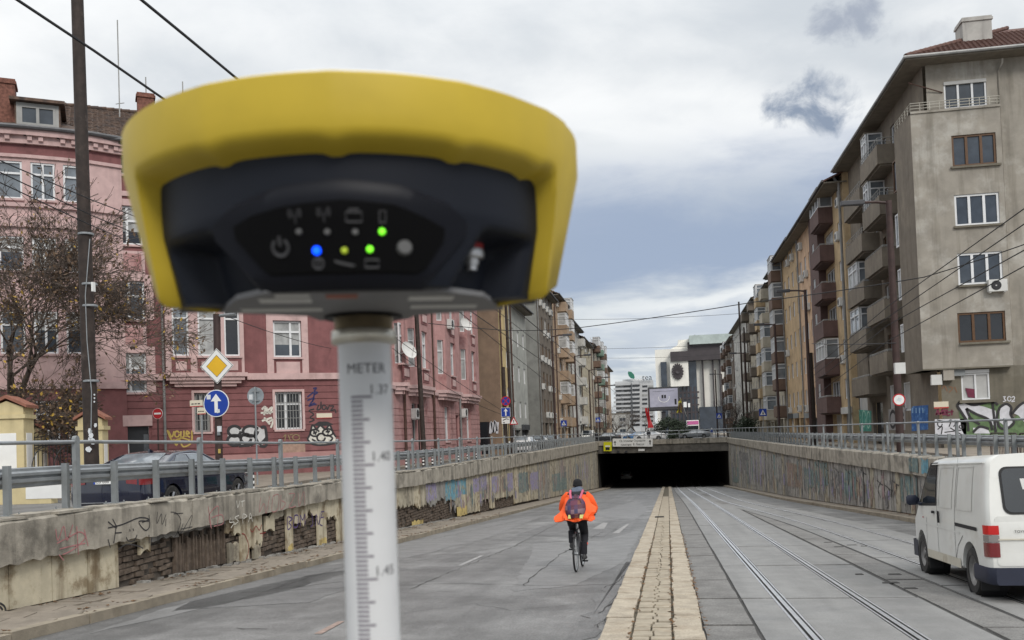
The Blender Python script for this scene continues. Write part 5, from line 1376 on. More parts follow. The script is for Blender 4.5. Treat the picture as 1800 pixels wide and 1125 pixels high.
stro(FM, [[(1684, 716), (1683, 711), (1692, 706), (1712, 712), (1742, 706), (1754, 712)], [(1684, 716), (1692, 728), (1700, 742), (1702, 758)], [(1698, 718), (1716, 728), (1738, 738), (1744, 756)], [(1698, 718), (1706, 735), (1722, 746)], [(1757, 716), (1752, 735), (1758, 752), (1772, 752), (1782, 742), (1776, 728), (1777, 716), (1768, 710), (1757, 716)], [(1778, 728), (1790, 714), (1800, 707)], [(1710, 760), (1722, 750), (1738, 754)], [(1744, 706), (1750, 760)]], .12, M_bk, o=.03)
gp([(1643, 737), (1698, 736), (1699, 775), (1644, 776)], M_gwhi, .012)
stro(FM, [ell(1652, 745, 4, 5), [(1648, 755), (1656, 750), (1654, 765)], [(1664, 742), (1672, 738), (1668, 750)], [(1676, 750), (1684, 740), (1680, 758)], ell(1690, 750, 4, 3), [(1660, 760), (1690, 756)], [(1670, 752), (1690, 764)], [(1647, 738), (1660, 741)]], .05, M_bk, o=.02)
stro(FM, [[(1646, 730), (1648, 720), (1652, 729), (1656, 719), (1657, 730)], ell(1661, 725, 3, 4), [(1665, 720), (1665, 730), (1670, 729)], [(1673, 730), (1673, 720)], [(1644, 728), (1676, 723)]], .07, M_mar, o=.02)
gp([(1697, 682), (1716, 684), (1717, 700), (1702, 698)], M_mar, -.05 + .012)
stro(FM, [[(1763, 698), (1767, 697), (1765, 701), (1768, 704), (1763, 706)], ell(1774, 701, 3, 4), [(1778, 699), (1782, 697), (1783, 701), (1778, 706), (1784, 705)]], .045, M_gwhi, 'painted_number', o=.012)
stro(FM, [[(1656, 684), (1660, 678), (1665, 688)], [(1668, 680), (1675, 682), (1668, 690)], [(1678, 680), (1682, 690)]], .05, mat('brown_spray', (.22, .12, .07), .8, .2), o=.012)
npl = FM.blk('street_name_plate', MATS['cream_enamel'], rs(1643, 700) - .87, rs(1669, 700) - .87, 2.45, 2.72, .02, .05); FM.blk('red_line', MATS['red_enamel'], rs(1643, 700) - .87, rs(1669, 700) - .87, 2.38, 2.45, .02, .048, npl)
def gp2(pts, m, o=.02): return blob(f2, pts, m, o)
gp2([(1602, 718), (1605, 714), (1632, 712), (1632, 755), (1603, 758)], M_gblu, .012)
stro(f2, [[(x, 716), (x + 1, 735)] for x in (1606, 1612, 1618, 1624, 1629)], .35, M_gblu, o=.02); stro(f2, [[(x, 717), (x + .5, 726)] for x in (1605, 1611, 1617, 1623)], .2, mat('pale_blue_spray', (.25, .42, .62), .8, .1), o=.028)
gp2([(1505, 726), (1510, 720), (1532, 722), (1532, 758), (1506, 758)], mat('sea_green_spray', (.06, .25, .20), .8, .25, 4), .012)
stro(f2, [ell(1510, 736, 3, 14), ell(1519, 736, 3, 14), ell(1527, 738, 3, 14)], .12, mat('mint_spray', (.3, .5, .4), .8, .1), o=.02)
gp2([(1562, 720), (1576, 716), (1592, 716), (1592, 756), (1563, 756)], mat('greyish_spray', (.3, .29, .29), .8, .2), .012); stro(f2, [ell(1570, 737, 5, 14), ell(1584, 736, 5, 14)], .2, M_bk, o=.02)
# ------------------------------------------------------------------ the rows of apartment houses down both sides of the street
def M_wall(nm, c, s=.35): return mat(nm, c, .88, .12, 1.3, tuple(x * .75 for x in c), (.5, .7), .6, streak=s, streak_col=tuple(x * .5 for x in c), bump=.25, bscale=50)
M_awn = mat('shop_sign_dark', (.05, .055, .06), .6, .1); M_shopw = mat('pale_shopfront', (.5, .5, .48), .6, .1)
def house(name, label, side, y0, y1, X, zt, m, floors, cols, pitch=2.95, z1=None, win=(1.1, 1.45), bal=None, roof=True, side_m=None, depth=10, rm=None, fr_m=None, gm=None, shop=True, acs=0, pipes=True, rh=2.2, over=.7, side_w=0):
    th = thing(name, (X, y0, .3), label, 'building')
    F = Fac(th, (X, y0), (X, y1)) if side == 'L' else Fac(th, (X, y1), (X, y0))
    z1 = z1 or (zt - .55 - win[1] - pitch * (floors - 1)); step = F.L / cols
    balset = {}
    if bal:
        for ci, w, out, h, bm, rail, gl in bal: balset[ci] = (w, out, h, bm, rail, gl)
    for c in range(cols):
        for f in range(floors):
            cx, z = step * (c + .5), z1 + pitch * f
            if c in balset and f < floors:
                w, out, h, bm, rail, gl = balset[c]
                balcony(F, cx - w / 2, cx + w / 2, z - .8, out, h, bm, rail=rail)
                window(F, cx - w / 2 + .25, cx + w / 2 - .25, z - .7, z + win[1], 3, None, fr_m or M_frw, .2)
                if gl > rnd.random(): glazing(F, cx - w / 2 + .02, cx + w / 2 - .02, z - .8 + h, z + 1.75, out, nx=3)
            else: window(F, cx - win[0] / 2, cx + win[0] / 2, z, z + win[1], 2, None, fr_m if fr_m and rnd.random() < .6 else M_frw, .18)
            if acs > rnd.random() and c not in balset: aircon(F, cx + win[0] / 2 + .1 if cx + win[0] / 2 + 1 < F.L else cx - 1.5, z - .5)
    if shop:
        n = max(2, int(F.L / 3.4)); w = F.L / n
        for k in range(n):
            a, b = k * w + .35, (k + 1) * w - .35; zt_ = min(3.4, z1 - 1.1)
            F.ops.append((a, b, .45, zt_)); q = F.blk('shopfront', rnd.choice((M_paned, M_pane, M_shopw, M_awn)), a + .01, b - .01, .45, zt_ - .01, -.3, -.25)
            if rnd.random() < .6: F.blk('shop_sign', rnd.choice((M_awn, M_shopw, M_galvp, M_frg)), a - .1, b + .1, zt_ + .02, zt_ + .5, .002, .14)
    if gm: F.wall(gm, .2, z1 - .95, .3, 'ground_floor'); F.wall(m, z1 - .95, zt, .2)
    else: F.wall(m, .2, zt, .22)
    if side == 'L': S = Fac(th, (X - depth, y0), (X, y0)); S2 = Fac(th, (X, y1), (X - depth, y1))
    else: S = Fac(th, (X, y0), (X + depth, y0)); S2 = Fac(th, (X + depth, y1), (X, y1))
    for k in range(side_w):
        for f in range(floors): window(S, (1.2 + 2.6 * k) if side == 'R' else S.L - 2.3 - 2.6 * k, (2.2 + 2.6 * k) if side == 'R' else S.L - 1.3 - 2.6 * k, z1 + pitch * f, z1 + pitch * f + win[1], 2)
    S.wall(side_m or m, .2, zt, name='side_wall'); S2.wall(side_m or m, .2, zt, name='side_wall')
    if roof:
        gable_roof(th, F.A[:2], F.B[:2], depth, zt + .02, rh, over, rm or M_tile, .15)
        for q in (S, S2):
            mb = MB(); mb.poly([q.P(0, zt, 0), q.P(q.L, zt, 0), q.P(q.L / 2, zt + rh - .15, 0)]); mb.build('gable', side_m or m, th)
        p = F.P(F.L * rnd.uniform(.3, .7), 0, -depth * .45); chimney(th, p.x, p.y, zt + .5, zt + rh + 1.1, .9, .7, rnd.choice((M_bchim, M_chr)))
    else: F.blk('roof', M_eave, -.1, F.L + .1, zt, zt + .25, -depth, .3)
    if pipes: downpipe(F, .25, .4, zt - .1, rnd.choice((M_pipe, M_rust_m)), .12, .07)
    return th, F
C_cream = M_wall('cream_render', (.45, .335, .20)); C_purp = M_wall('purple_brown_render', (.118, .075, .068)); C_peach = M_wall('peach_render', (.52, .35, .23), .2); C_och = M_wall('ochre_render', (.44, .315, .185), .2)
C_beige = M_wall('beige_render', (.42, .38, .305)); C_white = M_wall('off_white_render', (.48, .47, .44)); C_brn = M_wall('brown_balcony_render', (.15, .10, .075)); C_lgrey = M_wall('light_grey_render', (.36, .37, .345)); C_grey = M_wall('grey_render', (.20, .20, .185)); C_dkb = M_wall('dark_brown_render', (.155, .13, .105)); C_tan = M_wall('tan_render', (.37, .275, .195)); C_yel = M_wall('yellow_render', (.50, .39, .20), .2); C_plainb = M_wall('plain_brown_render', (.215, .15, .105), .2)
# right-hand side
t, F = house('apartment_house', 'cream and purple brown apartment house with wide brown balconies next to the corner block', 'R', 66.85, 78.9, 12.95, 19.6, C_cream, 6, 3, 2.85, 3.6, acs=.1, over=1.3, bal=[(1, 3.9, 1.05, 1.05, C_purp, .1, .45)], rm=M_tiler, pipes=False, side_m=C_cream)
fb = Fac(t, (12.4, 78.9), (12.4, 74.8)); 
for k in range(6): window(fb, 1.3, 2.4, 3.7 + 2.85 * k, 5.1 + 2.85 * k, 2, None, M_frw, .15)
fb.wall(C_purp, .2, 19.5, .2, 'purple_bay'); q = Fac(t, (12.4, 74.8), (12.95, 74.8)); q.wall(C_purp, .2, 19.5)
downpipe(F, F.L - .2, .4, 19.3, M_pipe, .2, .1)
house('apartment_house', 'pale peach rendered house with plain window columns beside the purple brown one', 'R', 79.0, 86.6, 12.6, 19.4, C_peach, 6, 3, 2.9, 3.5, acs=.25, over=1.0)
house('apartment_house', 'ochre orange house with white windows between the peach and brown balcony houses', 'R', 86.7, 98.4, 12.65, 19.6, C_och, 6, 4, 2.9, 3.6, acs=.2, over=1.0)
house('apartment_house', 'beige house with a stack of dark brown balconies beyond the ochre house', 'R', 98.5, 107.5, 12.7, 19.2, C_beige, 6, 3, 2.85, 3.7, bal=[(2, 2.9, 1.2, 1.0, C_brn, .1, .6)], acs=.4, over=.9)
house('apartment_house', 'cream house with pale jutting balconies on the right side of the street', 'R', 107.6, 118.0, 12.6, 18.6, C_beige, 6, 3, 2.8, 3.5, bal=[(0, 2.6, 1.1, 1.0, C_cream, 0, .5), (2, 2.9, 1.2, 1.0, C_beige, 0, .5)], acs=.3)
house('apartment_house', 'cream stone house with rusty dark balconies on the right side of the street', 'R', 121, 136.5, 12.3, 18.9, C_beige, 6, 4, 2.85, 3.7, bal=[(0, 2.4, 1.0, .95, C_dkb, .1, .2), (3, 2.4, 1.1, .95, C_dkb, .1, 0)], acs=.3, side_w=1, side_m=C_beige)
house('apartment_house', 'off white house with many small windows further down the right side', 'R', 139, 172, 12.9, 19.6, C_white, 6, 8, 2.9, 3.7, acs=.3, side_m=C_white)
house('apartment_house', 'last brown house of the right row with a beige blank side wall', 'R', 178, 208, 13.4, 19.6, C_dkb, 6, 7, 2.9, 3.7, bal=[(0, 2.6, .9, 1, C_brn, .1, .4), (2, 2.6, .9, 1, C_brn, .1, .4), (4, 2.6, .9, 1, C_brn, .1, .4)], acs=.3, side_m=C_cream)
# left-hand side
t, F = house('apartment_house', 'house with plain brown blank side wall and pale yellow street front', 'L', 71.5, 76.4, -12.9, 15.4, C_yel, 4, 2, 3.1, 4.4, side_m=C_plainb, depth=9)
window(F, F.L * .5, F.L * .5 + .9, 1.2, 3, 1, hole=False)
sd = Fac(t, (-21.9, 71.5), (-12.9, 71.5)); sd.blk('side_door', M_paned, sd.L - 1.9, sd.L - 1.0, .3, 3.0, .01, .05); stro(sd, [[(868, 760), (870, 740), (873, 758)], [(862, 762), (864, 742), (867, 760)], [(874, 762), (875, 742)]], .2, M_gwhi, o=.06)
house('apartment_house', 'low pale grey house with white framed windows and moulded sills', 'L', 76.5, 86.0, -12.9, 13.7, C_lgrey, 4, 3, 3.2, 3.4, acs=0, gm=C_grey, shop=True, rh=1.8)
house('apartment_house', 'dark brown apartment house with a plain grey gable wall towards the viewer', 'L', 94.2, 108.2, -12.9, 18.0, C_dkb, 5, 5, 3.0, 4.2, acs=.45, side_m=C_grey, fr_m=M_frb)
house('apartment_house', 'tan orange apartment house with square bay balconies and a street lamp in front', 'L', 109.5, 124.5, -12.9, 19.2, C_tan, 6, 4, 2.9, 3.7, bal=[(1, 2.6, 1.1, 1.05, C_tan, 0, .5), (3, 2.6, 1.1, 1.05, C_tan, 0, .5)], acs=.3)
house('apartment_house', 'tall off white apartment house with grey side wall on the left row', 'L', 127, 142.5, -12.9, 18.0, C_white, 5, 5, 3.0, 4.2, acs=.1, side_m=C_lgrey, bal=[(4, 2.2, 1.0, 1, C_white, 0, 0)])
house('apartment_house', 'pale cream apartment house with narrow windows beyond the off white one', 'L', 143, 161.5, -12.9, 17.3, M_wall('pale_cream_render', (.42, .37, .27)), 5, 6, 2.95, 4.0, acs=.2, side_m=C_lgrey)
house('apartment_house', 'apartment house with green and brown glazed balconies in the left row', 'L', 164, 192, -12.9, 18.2, C_beige, 6, 6, 2.85, 3.6, bal=[(1, 3, 1.3, 1, C_brn, 0, .6), (3, 3, 1.3, 1, M_wall('green_balcony', (.17, .25, .2)), 0, .6), (5, 3, 1.3, 1, C_brn, 0, .6)], acs=.3)
house('apartment_house', 'last beige ribbed house at the far end of the left row', 'L', 194, 222, -12.9, 16.9, C_tan, 5, 8, 2.9, 3.9, side_m=C_tan)
# filling behind the corner: rear wings that close the view between houses
for i, (x0, x1, y0, y1, z, m_, lb) in enumerate(((-60, -30, 62, 80, 15, C_lgrey, 'grey back building behind the pink corner house'), (-24, -16, 88, 92, 9, C_grey, 'low grey back building in the gap of the left row'))):
    b = MB(); b.box(x0, x1, y0, y1, .2, z); o = b.build('back_building', m_); tag(o, lb, 'building')

# ------------------------------------------------------------------ the big culture hall closing the street
M_npl = mat('pale_stone_cladding', (.74, .72, .66), .7, .05, .2, streak=.15, streak_scale=.6); M_ngl = mat('dark_blue_glazing', (.035, .045, .06), .12, .3, .25, spec=.7); M_nbr = mat('dark_bronze', (.05, .042, .045), .5, .15, .3); M_ncop = mat('pale_green_copper', (.40, .46, .44), .6, .15, .3)
YN = 440.0
hall = thing('culture_hall', (35, YN, .3), 'huge stone and dark glass hall with sunburst emblem at the end of the street', 'building')
FN = Fac(hall, (-40, YN), (120, YN))
def np_(px, py): d = ray(px, py); o = Vector((0, 0, EYE)); q = o + d * (YN / d.y); return q.x + 40, q.z
def nblk(name, m, p0, p1, o0, o1, par=None):
    a, z1 = np_(*p0); b, z0 = np_(*p1); return FN.blk(name, m, a, b, z0, z1, o0, o1, par)
nblk('main_volume', M_npl, (1151, 615), (1300, 770), -60, 0)
nblk('roof_volume', M_npl, (1192, 597), (1300, 614), -60, -2)
a, z = np_(1192, 612); b, z2 = np_(1210, 594); 
mb = MB(); mb.prism([FN.P(np_(1178, 614)[0], np_(1178, 614)[1], -1), FN.P(np_(1212, 614)[0], np_(1212, 614)[1], -1), FN.P(np_(1230, 592)[0], np_(1230, 592)[1], -1), FN.P(np_(1212, 594)[0], np_(1212, 594)[1], -1)], FN.n * -40); mb.build('roof_slope', M_npl, hall)
nblk('copper_roof', M_ncop, (1211, 592), (1300, 603), -40, 6); nblk('dark_band', M_nbr, (1208, 603), (1300, 617), -40, 4); nblk('dark_band', M_nbr, (1178, 620), (1300, 631), -5, 5)
nblk('glass_strip', M_ngl, (1161, 637), (1177, 770), .01, 2); nblk('glass_strip', M_ngl, (1210, 630), (1229, 770), .01, 1.5); nblk('glass_strip', M_ngl, (1177, 679), (1229, 770), .01, 1.2); nblk('dark_base', M_ngl, (1229, 716), (1300, 770), .01, 3)
emb = nblk('emblem_panel', M_npl, (1177, 631), (1211, 679), .01, 4)
for x0, x1 in ((1235, 1239), (1253, 1257), (1265, 1269)): nblk('bronze_fin', M_nbr, (x0, 620), (x1, 770), .01, 2.5)
for k in range(7): nblk('mullion', M_nbr, (1180 + 7 * k, 680), (1180.8 + 7 * k, 765), 1.2, 1.7)
for y in (690, 700, 712, 725, 740): nblk('transom', M_nbr, (1178, y), (1229, y + .7), 1.2, 1.6)
# sunburst emblem
ex, ez = np_(1191, 654); mb = MB()
for k in range(16):
    t = 2 * math.pi * k / 16; dr_ = Vector((math.cos(t), 0, math.sin(t))); pr_ = Vector((-math.sin(t), 0, math.cos(t))); c_ = FN.P(ex, ez, 4.3)
    S_ = Matrix.Diagonal((.72, 1, 1)); 
    pts = [c_ + S_ @ (dr_ * .8 - pr_ * .25), c_ + S_ @ (dr_ * 2.9 - pr_ * .65), c_ + S_ @ (dr_ * 3.9 - pr_ * .3), c_ + S_ @ (dr_ * 3.9 + pr_ * .3), c_ + S_ @ (dr_ * 2.9 + pr_ * .65), c_ + S_ @ (dr_ * .8 + pr_ * .25)]
    mb2 = MB(); mb2.prism(pts, FN.n * .6); mb2.build('emblem_ray', M_nbr, emb)
mb.lathe([(.001, 0), (1.1, -.2), (1.1, 1.2)], 16, FN.P(ex, ez, 5.2), 'Y'); mb.build('emblem_boss', M_nbr, emb)
mb = MB()
for px, pt in ((1222, 586), (1226, 588), (1252, 592)): v = FN.P(*np_(px, 612), -6); t_ = FN.P(*np_(px, pt), -6); mb.tube([v, t_], .25, 4)
mb.build('antenna_mast', M_frg, hall)
for p0, p1 in (((1201, 707), (1207, 716)), ((1209, 709), (1213, 716))): nblk('white_banner', M_white, p0, p1, 3.2, 3.3)
# hotel tower with a rooftop sign
YH = 620.0
hot = thing('hotel_tower', (-40, YH, .3), 'white stepped hotel tower with leaf logo and rooftop sign in the distance', 'building')
FH = Fac(hot, (-120, YH), (60, YH))
def hp(px, py): d = ray(px, py); o = Vector((0, 0, EYE)); q = o + d * (YH / d.y); return q.x + 120, q.z
M_hw = mat('white_concrete', (.43, .435, .44), .8, .08, .1)
def hb(name, m, p0, p1, o0, o1): a, z1 = hp(*p0); b, z0 = hp(*p1); return FH.blk(name, m, a, b, z0, z1, o0, o1)
hb('tower', M_hw, (1081, 671), (1152, 770), -20, 0); hb('tower_top', M_hw, (1094, 667), (1130, 671), -15, -2); hb('wing', M_hw, (1111, 672), (1127, 770), .01, 5)
for k in range(10):
    y = 675 + k * 7.6
    for x0, x1 in ((1083, 1092), (1096, 1108), (1129, 1138), (1140, 1148)): hb('balcony_recess', M_paned if (k + x0) % 3 else M_frg, (x0, y + 2.6), (x1, y + 5.4), .01, .3)
    hb('balcony_recess', M_paned, (1112, y + 1.8), (1125, y + 5), 5.01, 5.3); hb('balcony_front', M_hw, (1079, y), (1110, y + 2), .31, 2.2)
M_leafg = mat('sign_green', (.03, .16, .11), .6, .1); M_swh = mat('sign_white', (.7, .7, .7), .6, 0); M_sbk = mat('sign_black', (.03, .03, .035), .6, 0)
a, z = hp(1110, 660); mb = MB(); mb.prism([FH.P(a + x, z + y, 2) for x, y in ((-2.3, 1.6), (-1.9, 2.7), (.2, 2.3), (1.8, .4), (2.2, -1.6), (1.6, -2.5), (-.4, -2.0), (-1.8, -.4))], FH.n * .5); mb.build('leaf_logo', M_leafg, hot)
a, z = hp(1124, 664); text('sign_lettering', 'fuze', 5.4, M_swh, hot, FH.P(a, z, 2), (R(90), 0, 0)); a, z = hp(1137.5, 664); text('sign_lettering', 'tea', 5.4, M_sbk, hot, FH.P(a, z, 2), (R(90), 0, 0))
# a wide low block far behind, and a pale distant slope of houses
for x0, x1, yy, z, m_, lb in ((-90, -20, 520, 12, C_white, 'low pale row of buildings below the hotel tower'), (-330, -60, 700, 18, C_grey, 'distant grey blocks behind the left row'), (60, 340, 700, 22, C_grey, 'distant grey blocks behind the right row')):
    th_ = thing('distant_block', ((x0 + x1) / 2, yy, .3), lb, 'building'); f = Fac(th_, (x0, yy), (x1, yy))
    n = int((x1 - x0) / 7)
    if n < 14:
        for k in range(n):
            for fl in range(3): window(f, k * 7 + 1, k * 7 + 4.5, 1.5 + fl * 3.2, 3.4 + fl * 3.2, 2)
    f.wall(m_, .2, z); f.blk('roof', M_eave, 0, f.L, z, z + .5, -20, .3)
# ------------------------------------------------------------------ vehicles, each lofted from cross-sections
M_vwhite = mat('white_van_paint', (.62, .62, .59), .32, .05, 1.5, (.50, .48, .42), (.55, .75), 1.4, streak=.12, streak_col=(.35, .31, .24), spec=.5, coat=.3)
M_vdirty = mat('dirty_white_paint', (.52, .49, .41), .6, .1, 3, (.36, .32, .25), (.5, .7), 3)
M_vnavy = mat('navy_bumper_plastic', (.018, .022, .04), .5, .1, 4)
M_blk = mat('black_rubber', (.016, .016, .017), .7, .1, 8)
M_tyre = mat('tyre', (.03, .029, .028), .85, .2, 9, (.07, .065, .06), (.5, .7), 7)
M_hub = mat('dusty_steel_rim', (.20, .195, .19), .55, .2, 7, metal=.5)
M_cglass = mat('car_glass', (.02, .025, .03), .05, .1, 2, spec=.9)
M_cglass2 = mat('painted_reflection_glass', (.16, .18, .2), .05, .3, 2.5, spec=.9)  # same gloss as the plain car glass; reflection painted as a paler base
M_chrome = mat('chrome_trim', (.7, .7, .72), .15, .03, metal=1.0)
M_redlit = mat('lit_tail_light', (.40, .012, .01), .3, .1, emit=(1, .02, .01), estr=.04)
M_redl2 = mat('red_tail_light', (.16, .006, .008), .2, .1, spec=.7, coat=.5)
M_grl = mat('grey_lamp', (.22, .2, .19), .25, .1, spec=.7)
M_navyp = mat('dark_navy_paint', (.004, .006, .022), .12, .05, 2, spec=.6, coat=1.0)
M_alloy = mat('alloy_rim', (.5, .5, .51), .3, .05, metal=.8)

class Body:
    def __init__(s, w, zt, z0, r, ys, rear=lambda z: 0, front=lambda z: 0, ends=.05):
        s.w, s.zt, s.z0, s.r, s.ys, s.rear, s.front, s.ends = w, zt, z0, r, ys, rear, front, ends
    def taper(s, y):
        y0, y1 = s.ys[0], s.ys[-1]; d = min(y - y0, y1 - y)
        return s.ends * (1 - math.sqrt(max(0, 1 - (1 - min(1, d / .16)) ** 2)))
    def x(s, y, z): return s.w(y, z) - s.taper(y)
    def yy(s, y, z):
        y0, y1 = s.ys[0], s.ys[-1]
        return y + s.rear(z) * max(0, 1 - (y - y0) / .9) + s.front(z) * max(0, 1 - (y1 - y) / .6)
    def half(s, y):
        z0, zt = s.z0(y), s.zt(y); r = s.r(y); P = [(0, z0), (s.x(y, z0) - .06, z0), (s.x(y, z0 + .05), z0 + .05)]
        zs = zt - r
        for k in range(1, 13): z = z0 + .05 + (zs - z0 - .05) * k / 12; P.append((s.x(y, z), z))
        xe = s.x(y, zs)
        for k in range(1, 7): t = math.pi / 2 * k / 6; P.append((xe - r * 1.15 + r * 1.15 * math.cos(t), zs + r * math.sin(t)))
        xt = P[-1][0]
        for f in (.66, .33, 0): P.append((xt * f, zt + .02 * (1 - f * f)))
        return P
    def mesh(s):
        mb = MB(); rs = []
        for y in s.ys:
            h = s.half(y); rs.append([Vector((x, s.yy(y, z), z)) for x, z in h] + [Vector((-x, s.yy(y, z), z)) for x, z in h[-2:0:-1]])
        n = len(rs[0]); m_ = len(s.half(s.ys[0])); mb.rings(rs, cap=False)
        for base, flip in ((0, True), ((len(rs) - 1) * n, False)):
            for i in range(m_ - 1):
                a, b = i, i + 1; c, d = (n - b) % n, (n - a) % n
                q = [a, b, c, d]; q = [base + v for k, v in enumerate(q) if v not in q[:k]]
                if len(q) > 2: mb.f.append(tuple(q if flip else q[::-1])); mb.mi.append(0)
        return mb
    def side(s, sgn, pts, off=.006, nu=10, nv=8):
        """a patch on the flank: pts = 4 corners (y,z): rear-low, front-low, front-high, rear-high"""
        (a, b, c, d) = [Vector((p[0], p[1], 0)) for p in pts]; rs = []
        for i in range(nu + 1):
            lo, hi = a.lerp(b, i / nu), d.lerp(c, i / nu); row = []
            for j in range(nv + 1):
                q = lo.lerp(hi, j / nv); row.append(Vector((sgn * (s.x(q.x, q.y) + off), s.yy(q.x, q.y), q.y)))
            rs.append(row)
        return rs
def patch(mb, rows): mb.rings(rows, closed=False, cap=False)
def boolean_cut(mb, cyls, name, m, parent):
    """cut wheel arches out of the lofted body"""
    me = mb.mesh('tmp_body', m); bm = bmesh.new(); bm.from_mesh(me); bmesh.ops.recalc_face_normals(bm, faces=bm.faces); bm.to_mesh(me); bm.free()
    o = bpy.data.objects.new('tmp_body', me); COL.objects.link(o); cut = []
    c = MB()
    for y, z, r, x0, x1 in cyls: c.lathe([(r, x0), (r, x1)], 36, (0, y, z), 'X', cap=True)
    cm = c.mesh('tmp_cut', m); bm = bmesh.new(); bm.from_mesh(cm); bmesh.ops.recalc_face_normals(bm, faces=bm.faces); bm.to_mesh(cm); bm.free()
    co = bpy.data.objects.new('tmp_cut', cm); COL.objects.link(co)
    md = o.modifiers.new('b', 'BOOLEAN'); md.operation = 'DIFFERENCE'; md.object = co; md.solver = 'EXACT'
    dg = bpy.context.evaluated_depsgraph_get(); res = bpy.data.meshes.new_from_object(o.evaluated_get(dg)); res.name = name
    res.materials.clear(); res.materials.append(m)
    for q in (o, co): bpy.data.objects.remove(q)
    res.polygons.foreach_set('use_smooth', [True] * len(res.polygons)); res.set_sharp_from_angle(angle=R(32))
    ob = bpy.data.objects.new(name, res); COL.objects.link(ob); ob.parent = parent; return ob
def wheel(parent, x, y, r, w, rim_m, spokes, sgn, name='wheel'):
    mb = MB(); mb.lathe([(r * .64, -w / 2), (r * .93, -w / 2), (r, -w / 2 + .03), (r, w / 2 - .03), (r * .93, w / 2), (r * .64, w / 2)], 36, (0, 0, 0), 'X'); ty = mb.mesh('wheel', M_tyre, smooth=40)
    o = put(name, ty, parent, (x, y, r), 0, w=False)
    g = MB(); s = sgn
    if spokes:
        g.lathe([(r * .66, s * w * .48), (r * .60, s * w * .46), (r * .58, s * w * .1)], 36, (0, 0, 0), 'X')
        for k in range(spokes):
            t = 2 * math.pi * k / spokes
            for dt in (-.10, .10):
                p0 = Vector((s * w * .36, math.cos(t + dt * .6) * r * .1, math.sin(t + dt * .6) * r * .1)); p1 = Vector((s * w * .42, math.cos(t + dt) * r * .6, math.sin(t + dt) * r * .6)); g.tube([p0, p1], .018, 5)
        g.lathe([(.001, s * w * .42), (r * .13, s * w * .42), (r * .15, s * w * .3)], 16, (0, 0, 0), 'X')
        b = MB(); b.lathe([(.001, s * w * .12), (r * .57, s * w * .12)], 24, (0, 0, 0), 'X'); bo = b.build('brake_disc', M_blk, None); bo.parent = o
    else:
        g.lathe([(r * .66, s * w * .46), (r * .60, s * w * .40), (r * .52, s * w * .22), (r * .36, s * w * .20), (r * .30, s * w * .34), (r * .2, s * w * .36), (r * .18, s * w * .44), (.001, s * w * .45)], 32, (0, 0, 0), 'X')
        for k in range(6): t = 2 * math.pi * k / 6; g.lathe([(.02, s * w * .30), (.02, s * w * .385)], 6, (0, math.cos(t) * r * .25, math.sin(t) * r * .25), 'X', cap=True)
    ro = g.build('rim', rim_m, None, smooth=40); ro.parent = o
    return o

